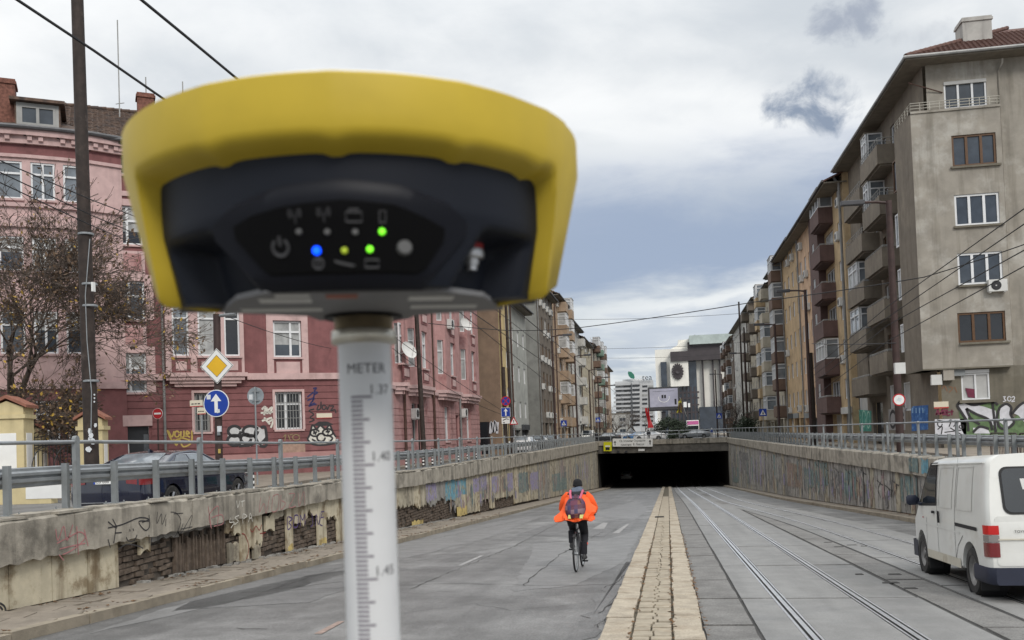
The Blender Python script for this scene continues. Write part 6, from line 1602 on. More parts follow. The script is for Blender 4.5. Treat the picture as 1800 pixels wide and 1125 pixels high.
# ---- the white panel van
def van_zt(y): return interp([(0, 1.90), (2.75, 1.895), (3.0, 1.86), (3.75, 1.18), (3.9, 1.08), (4.25, .94), (4.40, .80)], y)
def van_w(y, z):
    w = .845 - .015 * max(0, .5 - z) - .115 * (max(0, z - 1.0) / .95) ** 1.5
    if y > 3.0: w -= .10 * ((y - 3.0) / 1.4) ** 2.2
    return w
VYS = [0, .03, .08, .16, .35, .6, .9, 1.2, 1.6, 2.0, 2.4, 2.7, 2.9, 3.05, 3.2, 3.35, 3.5, 3.65, 3.8, 3.95, 4.1, 4.22, 4.32, 4.37, 4.4]
def make_van():
    t = thing('panel_van', (0, 0, 0), 'white panel van with red tail light driving on the tram tracks', 'van'); ORG.pop(t.name)
    B = Body(van_w, van_zt, lambda y: .30, lambda y: .17 if y < 2.9 else .10, VYS, rear=lambda z: .20 * max(0, z - .95), ends=.055)
    RW, FWY, WR = .80, 3.55, .325
    boolean_cut(B.mesh(), [(y, WR + .01, .385, s * .5, s * 1.2) for y in (RW, FWY) for s in (-1, 1)], 'body', M_vwhite, t)
    for y in (RW, FWY):
        b = MB()
        for s in (-1, 1): b.lathe([(.41, s * .5), (.41, s * .81)], 28, (0, y, WR + .01), 'X')
        q = b.build('wheel_housing', M_blk, None); q.parent = t; tag(q, kind='stuff')
        for s in (-1, 1): wheel(t, s * .73, y, WR, .19, M_hub, 0, s)
    def part(nm, m, fn, par=None, sm=40):
        b = MB(); fn(b); o = b.build(nm, m, None, smooth=sm); o.parent = par or t; return o
    for s in (-1, 1):
        part('door_window', M_cglass, lambda b: patch(b, B.side(s, [(2.52, 1.20), (3.56, 1.16), (2.96, 1.78), (2.60, 1.79)], .008)))
        part('window_seal', M_blk, lambda b: patch(b, B.side(s, [(2.47, 1.155), (3.66, 1.115), (2.99, 1.825), (2.55, 1.83)], .004)))
        for y0, y1, i in ((1.62, 2.36, .06), (.62, 1.42, .06)):
            part('embossed_panel', M_vwhite, lambda b: [patch(b, B.side(s, [(y0, 1.14), (y1, 1.14), (y1, 1.165), (y0, 1.165)], .008)), patch(b, B.side(s, [(y0, 1.74), (y1, 1.74), (y1, 1.765), (y0, 1.765)], .007)), patch(b, B.side(s, [(y0, 1.166), (y0 + .03, 1.166), (y0 + .03, 1.739), (y0, 1.739)], .008)), patch(b, B.side(s, [(y1 - .03, 1.166), (y1, 1.166), (y1, 1.739), (y1 - .03, 1.739)], .008))])
        seams = [[(1.50, .42), (1.49, .75), (1.46, 1.2), (1.47, 1.88)], [(2.44, .36), (2.44, 1.1), (2.50, 1.86)], [(1.50, .42), (1.36, .62), (1.10, .78)], [(3.2, .40), (3.12, .62), (3.10, .95)], [(1.46, 1.0), (.55, 1.0)]][:4]
        def seam(b):
            for ln in seams:
                o = []
                for p, q in zip(ln[:-1], ln[1:]):
                    for k in range(6): f = k / 6; y, z = p[0] + (q[0] - p[0]) * f, p[1] + (q[1] - p[1]) * f; o.append(Vector((s * (B.x(y, z) + .004), B.yy(y, z), z)))
                y, z = ln[-1]; o.append(Vector((s * (B.x(y, z) + .004), B.yy(y, z), z))); b.ribbon(o, .011, (s, 0, 0))
        sm_ = part('door_seam', M_blk, seam); tag(sm_, kind='stuff')
        part('slide_rail', M_blk, lambda b: patch(b, B.side(s, [(.42, .885), (1.46, .90), (1.46, .95), (.42, .935)], .010)))
        part('sill', M_vdirty, lambda b: patch(b, B.side(s, [(1.26, .31), (3.12, .31), (3.12, .44), (1.26, .44)], .008)))
        part('body_crease', M_vwhite, lambda b: patch(b, B.side(s, [(1.24, .80), (3.3, .84), (3.3, .865), (1.24, .825)], .009)))
        part('door_handle', M_blk, lambda b: b.box(s * (B.x(2.3, 1.0)) - .01, s * (B.x(2.3, 1.0)) + s * .035, 2.28, 2.315, .90, 1.08))
        part('door_handle', M_blk, lambda b: b.box(s * (B.x(2.6, 1.05)) - .01, s * (B.x(2.6, 1.05)) + s * .03, 2.57, 2.68, 1.03, 1.07))
        part('side_lamp', M_redl, lambda b: b.box(s * B.x(3.3, .95) - .01, s * B.x(3.3, .95) + s * .012, 3.27, 3.34, .93, .95))
        # mirror on a stalk
        mr_ = part('mirror', M_vnavy, lambda b: [b.rings([[Vector((s * (.86 + .2 * f), 3.42 + dy + math.cos(a) * .035 * g, 1.22 + .085 * g * math.sin(a))) for a in [k * math.pi / 5 for k in range(10)]] for f, g, dy in ((0, .35, .02), (.18, .7, .01), (.3, 1, 0), (.85, 1.05, -.01), (1.05, .7, 0))]), b.tube([(s * .76, 3.4, 1.13), (s * .9, 3.42, 1.17)], .028, 6)])
        # tail light on the rear corner: red, grey, red
        for z0, z1, m_ in ((.86, .985, M_redlit if s < 0 else M_redl2), (.765, .857, M_grl), (.57, .762, M_redl2)):
            part('tail_light', m_, lambda b: b.rings([[Vector((s * (B.x(y, z) + .010 - (.02 if y < .02 else 0)), B.yy(y, z) - (.012 if y < .04 else 0), z)) for z in (z0 + .004, (z0 + z1) / 2, z1 - .004)] for y in (.15, .12, .09, .05, .02, 0)] + [[Vector((s * (B.x(0, z) - .085), B.yy(0, z) - .014, z)) for z in (z0 + .004, (z0 + z1) / 2, z1 - .004)]], closed=False, cap=False))
        part('mudflap', M_blk, lambda b: b.box(s * .62, s * .84, RW - .40, RW - .385, .10, .36)); part('mudflap', M_blk, lambda b: b.box(s * .62, s * .83, FWY - .43, FWY - .415, .12, .36))
    def rear_poly(b, pts, off): b.poly([(x, B.yy(0, z) - off, z) for x, z in pts])
    def rr(x0, x1, z0, z1, r, n=5):
        out_ = []
        for cx, cz, a in ((x1 - r, z0 + r, -90), (x1 - r, z1 - r, 0), (x0 + r, z1 - r, 90), (x0 + r, z0 + r, 180)): out_ += [(cx + r * math.cos(R(a + 90 * k / n)), cz + r * math.sin(R(a + 90 * k / n))) for k in range(n + 1)]
        return out_
    part('rear_window_seal', M_blk, lambda b: b.prism([(x, B.yy(0, z) - .012, z) for x, z in rr(-.62, .62, 1.12, 1.74, .10)], (0, .02, 0)))
    rw = part('rear_window', M_cglass, lambda b: b.prism([(x, B.yy(0, z) - .017, z) for x, z in rr(-.595, .595, 1.145, 1.715, .09)], (0, .004, 0)))
    part('sticker', M_lab, lambda b: rear_poly(b, [(-.36, 1.44), (-.28, 1.44), (-.26, 1.58), (-.38, 1.58)], .019), rw)
    part('tailgate', M_vwhite, lambda b: b.prism([(x, B.yy(0, z) - .006, z) for x, z in rr(-.74, .74, .46, 1.10, .05)], (0, .012, 0)))
    part('tailgate_crease', M_vdirty, lambda b: b.prism([(-.72, -.016, .79), (.72, -.016, .79), (.72, -.016, .81), (-.72, -.016, .81)], (0, .012, 0)))
    tx = text('lettering', 'TOYOTA', .05, M_blk, t, (-.42, -.016, .90), (R(90), 0, 0), w=False)
    def bumper(b):
        P = [(-.86, .62), (-.865, .12), (-.84, .0), (-.78, -.06), (.78, -.06), (.84, .0), (.865, .12), (.86, .62)]
        P = [(x, y) for x, y in P]
        b.rings([[Vector((x * sc_, y, z)) for x, y in P] for z, sc_ in ((.22, .97), (.25, 1), (.40, 1), (.44, .985))] + [[Vector((x * .9, max(y, .05), .44)) for x, y in P]], closed=False, cap=False)
    part('bumper', M_vnavy, bumper)
    part('front_bumper', M_vnavy, lambda b: b.rings([[Vector((x, y, z)) for x, y in ((-.80, 3.98), (-.80, 4.3), (-.70, 4.45), (.70, 4.45), (.80, 4.3), (.80, 3.98))] for z in (.24, .52)], closed=False, cap=False))
    part('tow_step', M_rust_m, lambda b: b.box(-.35, .35, -.16, -.02, .30, .36))
    part('windscreen', M_cglass, lambda b: b.rings([[Vector((x * (.70 - .08 * f), 3.74 - .70 * f + .012, 1.20 + .68 * f + .012)) for x in (-1, -.5, 0, .5, 1)] for f in (0, .5, 1)], closed=False, cap=False))
    part('number_plate', M_white, lambda b: b.box(-.26, .26, -.025, -.014, .50, .61))
    part('roof_rack_gutter', M_vwhite, lambda b: [b.tube([(s * (B.x(y, 1.76) + .004), B.yy(y, 1.80), 1.80) for y in (.1, .6, 1.2, 1.8, 2.5, 2.85)], .010, 5) for s in (-1, 1)])
    part('underbody', M_blk, lambda b: b.box(-.55, .55, .1, 4.2, .2, .33))
    return t
van = make_van()
h = math.atan2(4.16 - 4.09, 2.75)
vx, vy = 4.09 + .80, 13.44 - .80
van.location = (vx, vy, road_z(13.4) + .62 * .047 + .03 - .0); van.rotation_euler = (SL, 0, -h)

# ---- saloon cars
def sal_zt(y): return interp([(0, .98), (.10, 1.06), (.75, 1.10), (1.05, 1.22), (1.55, 1.395), (1.9, 1.44), (2.4, 1.455), (2.75, 1.42), (3.15, 1.24), (3.55, 1.04), (4.3, .93), (4.8, .76), (5.0, .60)], y)
def sal_w(y, z):
    w = .945 - .06 * max(0, (.5 - z)) / .3 if z < .5 else .945 - .03 * (z - .5) / .5
    if z > .96: w = .93 - .66 * (z - .96) * (1.0 if .3 < y < 3.9 else .5)
    w -= .14 * max(0, (y - 3.9) / 1.1) ** 2 + .07 * max(0, (.7 - y) / .7) ** 2
    return w
SYS = [0, .03, .08, .16, .3, .5, .75, .9, 1.05, 1.2, 1.38, 1.55, 1.75, 2.0, 2.4, 2.6, 2.75, 2.95, 3.15, 3.35, 3.55, 3.8, 4.1, 4.4, 4.65, 4.84, 4.92, 4.97, 5.0]
def make_saloon(label, paint, plate=None, detail=True, lit=False):
    t = thing('saloon_car', (0, 0, 0), label, 'car'); ORG.pop(t.name)
    B = Body(sal_w, sal_zt, lambda y: .24, lambda y: .07, SYS, rear=lambda z: .05 * abs(z - .6), ends=.10)
    ys = (1.03, 4.08); WR = .345
    boolean_cut(B.mesh(), [(y, WR, .39, s * .55, s * 1.2) for y in ys for s in (-1, 1)], 'body', paint, t)
    def part(nm, m, fn, par=None, sm=40):
        b = MB(); fn(b); o = b.build(nm, m, None, smooth=sm); o.parent = par or t; return o
    for y in ys:
        q = part('wheel_housing', M_blk, lambda b: [b.lathe([(.41, s * .55), (.41, s * .90)], 24, (0, y, WR), 'X') for s in (-1, 1)]); tag(q, kind='stuff')
        for s in (-1, 1): wheel(t, s * .82, y, WR, .22, M_alloy, 5, s)
    for s in (-1, 1):
        part('side_window', M_cglass2, lambda b: patch(b, B.side(s, [(1.05, 1.01), (2.04, 1.01), (2.02, 1.34), (1.62, 1.345)], .006)))
        part('side_window', M_cglass2, lambda b: patch(b, B.side(s, [(2.09, 1.01), (3.30, 1.0), (2.72, 1.345), (2.07, 1.355)], .006)))
        part('window_trim', M_chrome, lambda b: [patch(b, B.side(s, [(1.0, .985), (3.36, .975), (3.36, .995), (1.0, 1.005)], .007)), patch(b, B.side(s, [(1.62, 1.355), (2.74, 1.36), (2.70, 1.375), (1.60, 1.37)], .007))])
        part('tail_light', M_redlit if lit else M_redl2, lambda b: b.rings([[Vector((s * (B.x(y, z) + .006), B.yy(y, z) - (.006 if y < .1 else 0), z)) for z in (.76, .84, .93)] for y in (.42, .25, .12, .05, .01)] + [[Vector((s * (B.x(0, z) - .28), B.yy(0, z) - .012, z)) for z in (.80, .85, .92)]], closed=False, cap=False))
        part('mirror', paint, lambda b: b.rings([[Vector((s * (.93 + .16 * f), 3.12 + math.cos(a) * .05 * g, 1.03 + .06 * g * math.sin(a))) for a in [k * math.pi / 4 for k in range(8)]] for f, g in ((0, .4), (.3, 1), (.9, 1), (1.05, .5))]))
        part('head_light', M_chrome, lambda b: patch(b, B.side(s, [(4.5, .60), (4.82, .60), (4.80, .68), (4.45, .76)], .006)))
        if detail: part('door_handle', paint, lambda b: [b.box(s * B.x(y, .88) - .005, s * B.x(y, .88) + s * .02, y, y + .2, .87, .895) for y in (1.55,)])
    rear_g = [(.80, 1.115), (1.0, 1.205), (1.3, 1.31), (1.5, 1.375)]
    part('rear_window', M_cglass2, lambda b: b.rings([[Vector((x * (.60 - .10 * f), y + .02, B.zt(y) + .022 + .015 * (1 - x * x))) for x in (-1, -.5, 0, .5, 1)] for (y, z), f in zip(rear_g, (0, .35, .7, 1))], closed=False, cap=False))
    wg = [(3.50, 1.07), (3.15, 1.24), (2.80, 1.40)]
    part('windscreen', M_cglass, lambda b: b.rings([[Vector((x * (.66 - .12 * f), y, B.zt(y) + .022 + .015 * (1 - x * x))) for x in (-1, -.5, 0, .5, 1)] for (y, z), f in zip(wg, (0, .5, 1))], closed=False, cap=False))
    if detail: part('roof_fin', paint, lambda b: b.prism([(-.02, 1.62, 1.42), (-.02, 1.80, 1.45), (-.02, 1.64, 1.51)], (.04, 0, 0)))
    pl_ = part('number_plate', M_white, lambda b: b.box(-.26, .26, -.03, -.004, .80, .91))
    if plate:
        part('plate_band', mat('eu_blue', (.02, .06, .35), .4, 0), lambda b: b.box(-.26, -.22, -.032, -.029, .80, .91), pl_)
        tx = text('plate_lettering', plate, .115, M_black, pl_, (.02, -.0315, .855), (R(90), 0, 0), w=False, xs=.9)
    part('bumper_trim', M_chrome, lambda b: b.box(-.72, .72, -.012, .03, .40, .415)); part('lower_valance', M_blk, lambda b: b.box(-.70, .70, -.010, .06, .24, .34))
    part('underbody', M_blk, lambda b: b.box(-.6, .6, .2, 4.8, .18, .3))
    return t
car = make_saloon('dark navy saloon car behind the left crash barrier, seen from behind', M_navyp, 'CB 888   A')
car.location = (-11.68, 17.5, .3); car.rotation_euler = (0, 0, R(-.5))
M_wcar = mat('white_car_paint', (.6, .6, .6), .25, .03, coat=.5); M_gcar = mat('grey_car_paint', (.16, .17, .18), .3, .03, coat=.5); M_bcar = mat('blue_car_paint', (.05, .14, .3), .3, .03, coat=.5); M_dcar = mat('dark_car_paint', (.02, .022, .025), .3, .03, coat=.5)
base_w = make_saloon('white car parked beside the striped bollards on the left street', M_wcar, None, False)
v = at_x(912, 775, -11.6); base_w.location = (-11.6, v.y, .3)
tx = text('lettering', 'OT  1', .35, M_black, base_w, (0, -.04, .9), (R(90), 0, 0), w=False)
def clone(src, label, loc, rz, paint=None, group=None):
    c = copy_tree(src); c.location = loc; c.rotation_euler = (0, 0, rz); c['label'] = label
    if paint:
        for k in c.children:
            if k.name.split('.')[0] in ('body', 'mirror', 'door_handle', 'roof_fin') and k.material_slots: k.material_slots[0].link = 'OBJECT'; k.material_slots[0].material = paint
    if group: c['group'] = group
    return c
def ax_(px, X): return at_x(px, 770, X).y
clone(base_w, 'dark car parked beyond the white car on the left street', (-11.7, ax_(938, -11.7), .3), 0, M_dcar)
clone(base_w, 'grey car parked furthest along the left railing', (-11.7, ax_(965, -11.7), .3), 0, M_gcar)
for px, Y, rz, p_, lb in ((1066, 150, 90, M_dcar, 'dark car crossing behind the bridge, leftmost of the crossing cars'), (1090, 158, 84, M_wcar, 'white car crossing behind the bridge next to the dark one'), (1122, 153, 92, M_bcar, 'blue car crossing behind the bridge below the billboard'), (1142, 146, 90, M_wcar, 'white car just behind the bridge railing above the direction sign'), (1222, 150, 88, M_gcar, 'grey car behind the bridge railing at its right end')):
    d = ray(px, 760); X = (d * (Y / d.y)).x; clone(base_w, lb, (X + (2.4 if rz > 60 else 0), Y, .3), R(rz), p_)
d = ray(1103, 845); q = Vector((0, 0, EYE)) + d * (150 / d.y); tc_ = clone(base_w, 'pale car driving away inside the dark tunnel', (q.x, 146, -5.98), 0, mat('pale_silver_paint', (.5, .49, .44), .35, .03)); 
d = ray(1011, 750); Y = 128; X = -11.2
fv = copy_tree(van); fv.location = (X + .2, 132, .3); fv.rotation_euler = (0, 0, math.pi); fv['label'] = 'white van facing the viewer at the end of the left street'
# bus with a pink panel beyond the bridge
def make_bus():
    d = ray(1218, 745); Y = 235; X = (d * (Y / d.y)).x
    t = thing('bus', (X, Y, .3), 'white and pink bus standing behind the bridge at right', 'bus')
    def bx(nm, m, x0, x1, y0, y1, z0, z1, par=None): b = MB(); b.box(X + x0, X + x1, Y + y0, Y + y1, .3 + z0, .3 + z1); return b.build(nm, m, par or t, bevel=.08 if nm == 'body' else 0)
    bx('body', M_white, -1.5, 1.5, 0, 10, .4, 3.8); bx('windscreen', M_cglass, -1.35, 1.35, -.05, .05, 1.2, 2.4); bx('advert_panel', mat('pink_panel', (.5, .12, .30), .6, .05), -1.4, 1.4, -.06, .05, 2.7, 3.6)
    for x in (-1.1, 1.1): bx('head_light', M_chrome, x - .25, x + .25, -.06, .05, .9, 1.2); bx('wheel', M_tyre, x - .2, x + .2, .6, 1.6, 0, .95)
    bx('bumper', M_grl, -1.45, 1.45, -.1, .05, .35, .75)
make_bus()
# ------------------------------------------------------------------ poles, lamps, signs
M_pbrown = mat('brown_pole_paint', (.034, .024, .02), .75, .3, 5, (.09, .07, .06), (.55, .75), 3, bump=.2)
M_pdark = mat('dark_pole_paint', (.045, .025, .022), .6, .25, 4)
M_lamp = mat('lamp_housing', (.06, .06, .065), .5, .1)
M_sblue = mat('sign_blue', (.01, .045, .30), .4, .06, 3); M_sred = mat('sign_red', (.42, .015, .02), .4, .06, 3); M_syel = mat('sign_yellow', (.70, .41, .02), .4, .05, 3)
M_swht = mat('sign_white_face', (.74, .74, .72), .45, .04, 4); M_sback = mat('sign_back_grey', (.28, .31, .33), .45, .1, 4, metal=.3); M_stick = mat('sticker', (.6, .62, .64), .6, .1, 20)
def pos(px, py, Y): d = ray(px, py); return Vector((0, 0, EYE)) + d * (Y / d.y)
def pole_thing(name, label, base, top, r0, r1, m, cat='pole', group=None, zb=.3):
    t = thing(name, (base[0], base[1], zb), label, cat, group)
    b = MB(); B_, T_ = Vector((base[0], base[1], zb)), Vector(top); n = 8
    b.tube([B_.lerp(T_, k / n) for k in range(n + 1)], [r0 + (r1 - r0) * k / n for k in range(n + 1)], 12); b.build('shaft', m, t, smooth=40)
    return t
# the big leaning pole at the left
pb = pos(162, 815, 21.5); pt_ = pos(134, -60, 21.5)
bp = pole_thing('tram_pole', 'big dark brown leaning pole behind the navy car, wrapped with wires and paper scraps', pb, pt_, .185, .15, M_pbrown)
def on_pole(px, py, o=.2): v = pos(px, py, 21.5); return v
for px, py in ((157, 500), (158, 538), (160, 670), (151, 412)):
    v = pos(px, py, 21.5); b = MB(); b.lathe([(.185, -.03), (.2, -.02), (.2, .02), (.185, .03)], 14, v); b.build('clamp', M_galv, bp)
b = MB(); b.tube([pos(158, 420, 21.28), pos(150, 520, 21.25), pos(153, 600, 21.27), pos(161, 690, 21.27), pos(160, 760, 21.27)], .012, 5); b.build('cable', M_galv, bp)
for i, (px, py, s) in enumerate(((158, 758, .09), (163, 775, .1), (155, 790, .11), (168, 748, .06), (160, 765, .1), (166, 700, .03), (166, 694, .03), (166, 706, .03), (157, 772, .05))):
    v = pos(px, py, 21.29); w = s; pts = [v + Vector((rnd.uniform(.5, 1) * w * math.cos(a), -.004, rnd.uniform(.5, 1.2) * w * math.sin(a))) for a in [k * 1.05 for k in range(6)]]
    b = MB(); b.prism(pts, (0, .008, 0)); b.build('paper_scrap', M_stick, bp)
v = pos(166, 505, 21.3); b = MB(); b.box(v.x - .01, v.x + .03, v.y - .12, v.y, v.z - .12, v.z + .12); b.build('number_plate', M_swht, bp)
def disc_sign(t, v, r, m, name='sign_face', th=.012, n=32, rim=None):
    b = MB(); b.lathe([(r, 0), (r, th)], n, v, 'Y', cap=True); o = b.build(name, m, t)
    if rim: g = MB(); g.lathe([(r * .93, -.004), (r, -.004), (r + .004, th * .5)], n, v, 'Y'); g.build('rim', rim, o)
    return o
def shape(t, v, pts, m, name, o=-.006, d=.004, par=None):
    b = MB(); b.prism([v + Vector((x, o, z)) for x, z in pts], (0, d, 0)); return b.build(name, m, par or t)
ARW = [(-.05, -.26), (.05, -.26), (.05, .06), (.16, .06), (0, .27), (-.16, .06), (-.05, .06)]
# priority-road and ahead-only signs on a brown pole
YS_ = 24.0; base = pos(385, 832, YS_)
sp = pole_thing('sign_pole', 'brown pole carrying the yellow diamond sign and the round blue arrow sign', base, pos(381, 552, YS_), .105, .10, M_pdark)
b = MB(); v = pos(388, 555, YS_); b.tube([v + Vector((-.2, 0, 0)), v + Vector((.45, 0, .02))], .05, 8); b.build('cross_arm', M_galv, sp)
def sign(name, label, v, base_pole, group=None): t = thing(name, v, label, 'road sign', group); return t
v = pos(381, 643.5, YS_ - .16); t = sign('priority_road_sign', 'white bordered yellow diamond road sign on the brown pole', v, sp)
def dia(r): return [(0, -r), (r, 0), (0, r), (-r, 0)]
o = shape(t, v, dia(.50), M_swht, 'sign_face', 0, .015); shape(t, v, dia(.485), M_black, 'border', -.002, .002, o); shape(t, v, dia(.465), M_swht, 'white_field', -.004, .002, o); shape(t, v, dia(.315), M_black, 'inner_border', -.006, .002, o); shape(t, v, dia(.30), M_syel, 'yellow_field', -.008, .002, o)
v = pos(380, 709, YS_ - .16); t = sign('ahead_only_sign', 'round blue sign with white upward arrow below the yellow diamond', v, sp)
o = disc_sign(t, v, .385, M_swht); shape(t, v, [(.362 * math.cos(k * .2094), .362 * math.sin(k * .2094)) for k in range(30)], M_sblue, 'blue_field', -.004, .003, o); shape(t, v, ARW, M_swht, 'arrow', -.008, .003, o)
shape(t, v, [(-.28, .12), (-.16, .12), (-.16, .25), (-.28, .25)], M_stick, 'sticker', -.008, .003, o); shape(t, v, [(.02, -.28), (.11, -.26), (.1, -.16), (.01, -.18)], M_stick, 'sticker', -.012, .003, o)
for px, py, w, h, m_ in ((385, 754, .11, .16, M_stick), (384, 762, .08, .1, M_galv), (385, 793, .05, .12, MATS['yellow_spray'])):
    v = pos(px, py, YS_ - .13); b = MB(); b.box(v.x - w / 2, v.x + w / 2, v.y - .004, v.y + .05, v.z - h / 2, v.z + h / 2); b.build('sticker', m_, sp)
# back of a round sign
Y_ = 30; base = pos(452, 822, Y_); s2_ = pole_thing('round_sign', 'back of a round grey road sign on a thin post in front of the graffiti', base, pos(448, 680, Y_), .032, .03, M_galv, 'road sign')
v = pos(449, 696, Y_ + .05); disc_sign(s2_, v, .31, M_sback, 'sign_back'); v = pos(441, 698, Y_ + .045); shape(s2_, v, [(-.07, -.09), (.07, -.09), (.07, .09), (-.07, .09)], M_stick, 'sticker', -.006, .004)
for zz_ in (-.16, .16): b = MB(); v = pos(449, 696, Y_ - .01); b.box(v.x - .14, v.x + .14, v.y - .0, v.y + .03, v.z + zz_ - .015, v.z + zz_ + .015); b.build('bracket', M_galv, s2_)
# no entry
Y_ = 36; base = pos(279, 800, Y_); t = pole_thing('no_entry_sign', 'small round red no entry sign on a dark post by the drainpipe', base, pos(277, 718, Y_), .035, .035, M_pdark, 'road sign'); v = pos(277, 727, Y_ - .06); o = disc_sign(t, v, .235, M_swht); shape(t, v, [(.222 * math.cos(k * .2094), .222 * math.sin(k * .2094)) for k in range(30)], M_sred, 'red_field', -.004, .003, o); shape(t, v, [(-.16, -.035), (.16, -.035), (.16, .035), (-.16, .035)], M_swht, 'white_bar', -.008, .003, o)
# street-name plates on a post
Y_ = 28; base = pos(356, 815, Y_); t = pole_thing('street_name_sign', 'cream street name plates on a thin post left of the blue arrow sign', base, pos(354, 703, Y_), .028, .028, M_galv, 'street sign')
for (x0, x1, y0, y1), tx_ in (((334, 356, 703, 714), 'УЛИЦА'), ((347, 361, 716, 727), 'УЛ.')):
    v0, v1 = pos(x0, y1, Y_ - .05), pos(x1, y0, Y_ - .05); b = MB(); b.box(v0.x, v1.x, v0.y - .005, v0.y + .01, v0.z, v1.z); o = b.build('name_plate', MATS['cream_enamel'], t); b = MB(); b.box(v0.x, v1.x, v0.y - .007, v0.y + .012, v0.z - .03, v0.z - .002); b.build('red_line', MATS['red_enamel'], o)
    b = MB(); w = v1.x - v0.x
    for k in range(3): b.box(v0.x + w * (.12 + .25 * k), v0.x + w * (.3 + .25 * k), v0.y - .008, v0.y - .0055, v0.z + .05, v0.z + .085)
    tag(b.build('lettering', M_black, o), kind='stuff')
# no stopping + one way + tow-away
Xs = -10.7; Yp = at_x(889, 770, Xs).y
t = pole_thing('sign_pole', 'short brown pole with no stopping, arrow and tow away signs on the left street', (Xs, Yp), (Xs, Yp, at_y(889, 645, Yp).z), .16, .12, M_pbrown)
for nm, lb, py, kind in (('no_stopping_sign', 'round red and blue no stopping sign on the short brown pole', 705, 0), ('one_way_sign', 'square blue sign with white arrow under the no stopping sign', 724.5, 1), ('tow_away_sign', 'white tow away plate under the square blue arrow sign', 739.5, 2)):
    v = pos(889, py, Yp - .18); q = thing(nm, v, lb, 'road sign')
    if kind == 0:
        o = disc_sign(q, v, .33, M_sred); shape(q, v, [(.265 * math.cos(k * .2618), .265 * math.sin(k * .2618)) for k in range(24)], M_sblue, 'blue_field', -.004, .003, o)
        for s in (1, -1): shape(q, v, [(-.2 - .02, -s * .2), (-.2 + .03, -s * .2 - .03 * s), (.2 + .02, s * .2), (.2 - .03, s * .2 + .03 * s)], M_sred, 'red_stroke', -.008 - .001 * s, .002, o)
    elif kind == 1: o = shape(q, v, [(-.31, -.31), (.31, -.31), (.31, .31), (-.31, .31)], M_swht, 'sign_face', 0, .012); shape(q, v, [(-.29, -.29), (.29, -.29), (.29, .29), (-.29, .29)], M_sblue, 'blue_field', -.004, .003, o); shape(q, v, [(x * .9, z * .95) for x, z in ARW], M_swht, 'arrow', -.008, .003, o)
    else: o = shape(q, v, [(-.28, -.2), (.28, -.2), (.28, .2), (-.28, .2)], M_swht, 'sign_face', 0, .012); shape(q, v, [(-.2, .0), (.05, .1), (.22, .06), (.22, .12), (.02, .15), (-.2, .06)], M_black, 'tow_truck_symbol', -.004, .003, o); shape(q, v, [(-.2, -.1), (-.05, -.1), (-.08, -.16), (-.16, -.16)], M_black, 'tow_truck_symbol', -.004, .003, o)
def tri_sign(px, py, Y, s, label, blue, poleto=770):
    v = pos(px, py, Y); t = pole_thing('pedestrian_crossing_sign' if blue else 'warning_sign', label, (v.x, v.y + .05), (v.x, v.y + .05, v.z + s), .035, .035, M_galv, 'road sign')
    if blue:
        o = shape(t, v, [(-s, -s), (s, -s), (s, s), (-s, s)], M_sblue, 'sign_face', 0, .015); o2 = shape(t, v, [(-.72 * s, -.65 * s), (.72 * s, -.65 * s), (0, .7 * s)], M_swht, 'white_triangle', -.004, .003, o); shape(t, v, [(-.1 * s, .25 * s), (.1 * s, .25 * s), (.2 * s, -.2 * s), (.3 * s, -.55 * s), (.1 * s, -.55 * s), (0, -.25 * s), (-.2 * s, -.55 * s), (-.35 * s, -.55 * s), (-.1 * s, -.1 * s)], M_black, 'walking_figure', -.008, .003, o)
    else:
        o = shape(t, v, [(-s, -.8 * s), (s, -.8 * s), (0, s)], M_sred, 'sign_face', 0, .015); shape(t, v, [(-.68 * s, -.62 * s), (.68 * s, -.62 * s), (0, .65 * s)], M_swht, 'white_field', -.004, .003, o); shape(t, v, [(-.08 * s, -.4 * s), (.08 * s, -.4 * s), (.1 * s, .25 * s), (-.1 * s, .25 * s)], M_black, 'symbol', -.008, .003, o)
tri_sign(903, 740, 60, .30, 'red triangular warning sign beside the short brown pole', False)
tri_sign(991, 744, 100, .33, 'blue pedestrian crossing sign in front of the tan orange house', True)
tri_sign(1051, 738, 130, .33, 'blue pedestrian crossing sign at the far end of the left street', True)
tri_sign(1264, 731, 122, .36, 'blue pedestrian crossing sign at the right end of the bridge', True)
tri_sign(1341, 725, 96, .38, 'blue pedestrian crossing sign on the right street below the balconies', True)
Xr = 9.75
# lamp posts and tram poles
def lamp_post(px, ptop, X, arm, label, group, r=.11, Ymax=None, head=.9, py=760):
    Y = at_x(px, py, X).y; zt = at_y(px, ptop, Y).z
    t = pole_thing('street_lamp', label, (X, Y), (X, Y, zt), r, r * .75, M_pdark, 'street lamp', group)
    s = 1 if arm > 0 else -1; b = MB(); b.tube([(X, Y, zt - .1), (X + arm * .5, Y, zt - .02), (X + arm, Y, zt)], .06, 8); b.build('arm', M_pdark, t)
    h = MB(); h.prism([(X + arm, Y - .17, zt - .1), (X + arm + s * head, Y - .14, zt - .08), (X + arm + s * head, Y + .14, zt - .08), (X + arm, Y + .17, zt - .1)], (0, 0, .2)); h.build('lamp_head', M_lamp, t, bevel=.03)
    return t
G1, G2_ = 'street lamps along the left street', 'street lamps along the right street'
lamp_post(1572, 352, Xr, -1.0, 'nearest dark street lamp on a thick pole in front of the corner block', G2_, .17, head=.95, py=560)
lamp_post(1421, 509, Xr, -1.0, 'dark street lamp before the ochre house, second of the right row', G2_, .13, py=640)
lamp_post(1365, 569, Xr, -.9, 'dark street lamp before the beige balcony house, third of the right row', G2_, .12, py=640)
lamp_post(1311, 620, Xr, -.9, 'dark street lamp fourth along the right street', G2_, .11, py=680); lamp_post(1271, 657, 10.2, -1.2, 'small distant street lamp at the right end of the bridge', G2_, .11, py=720)
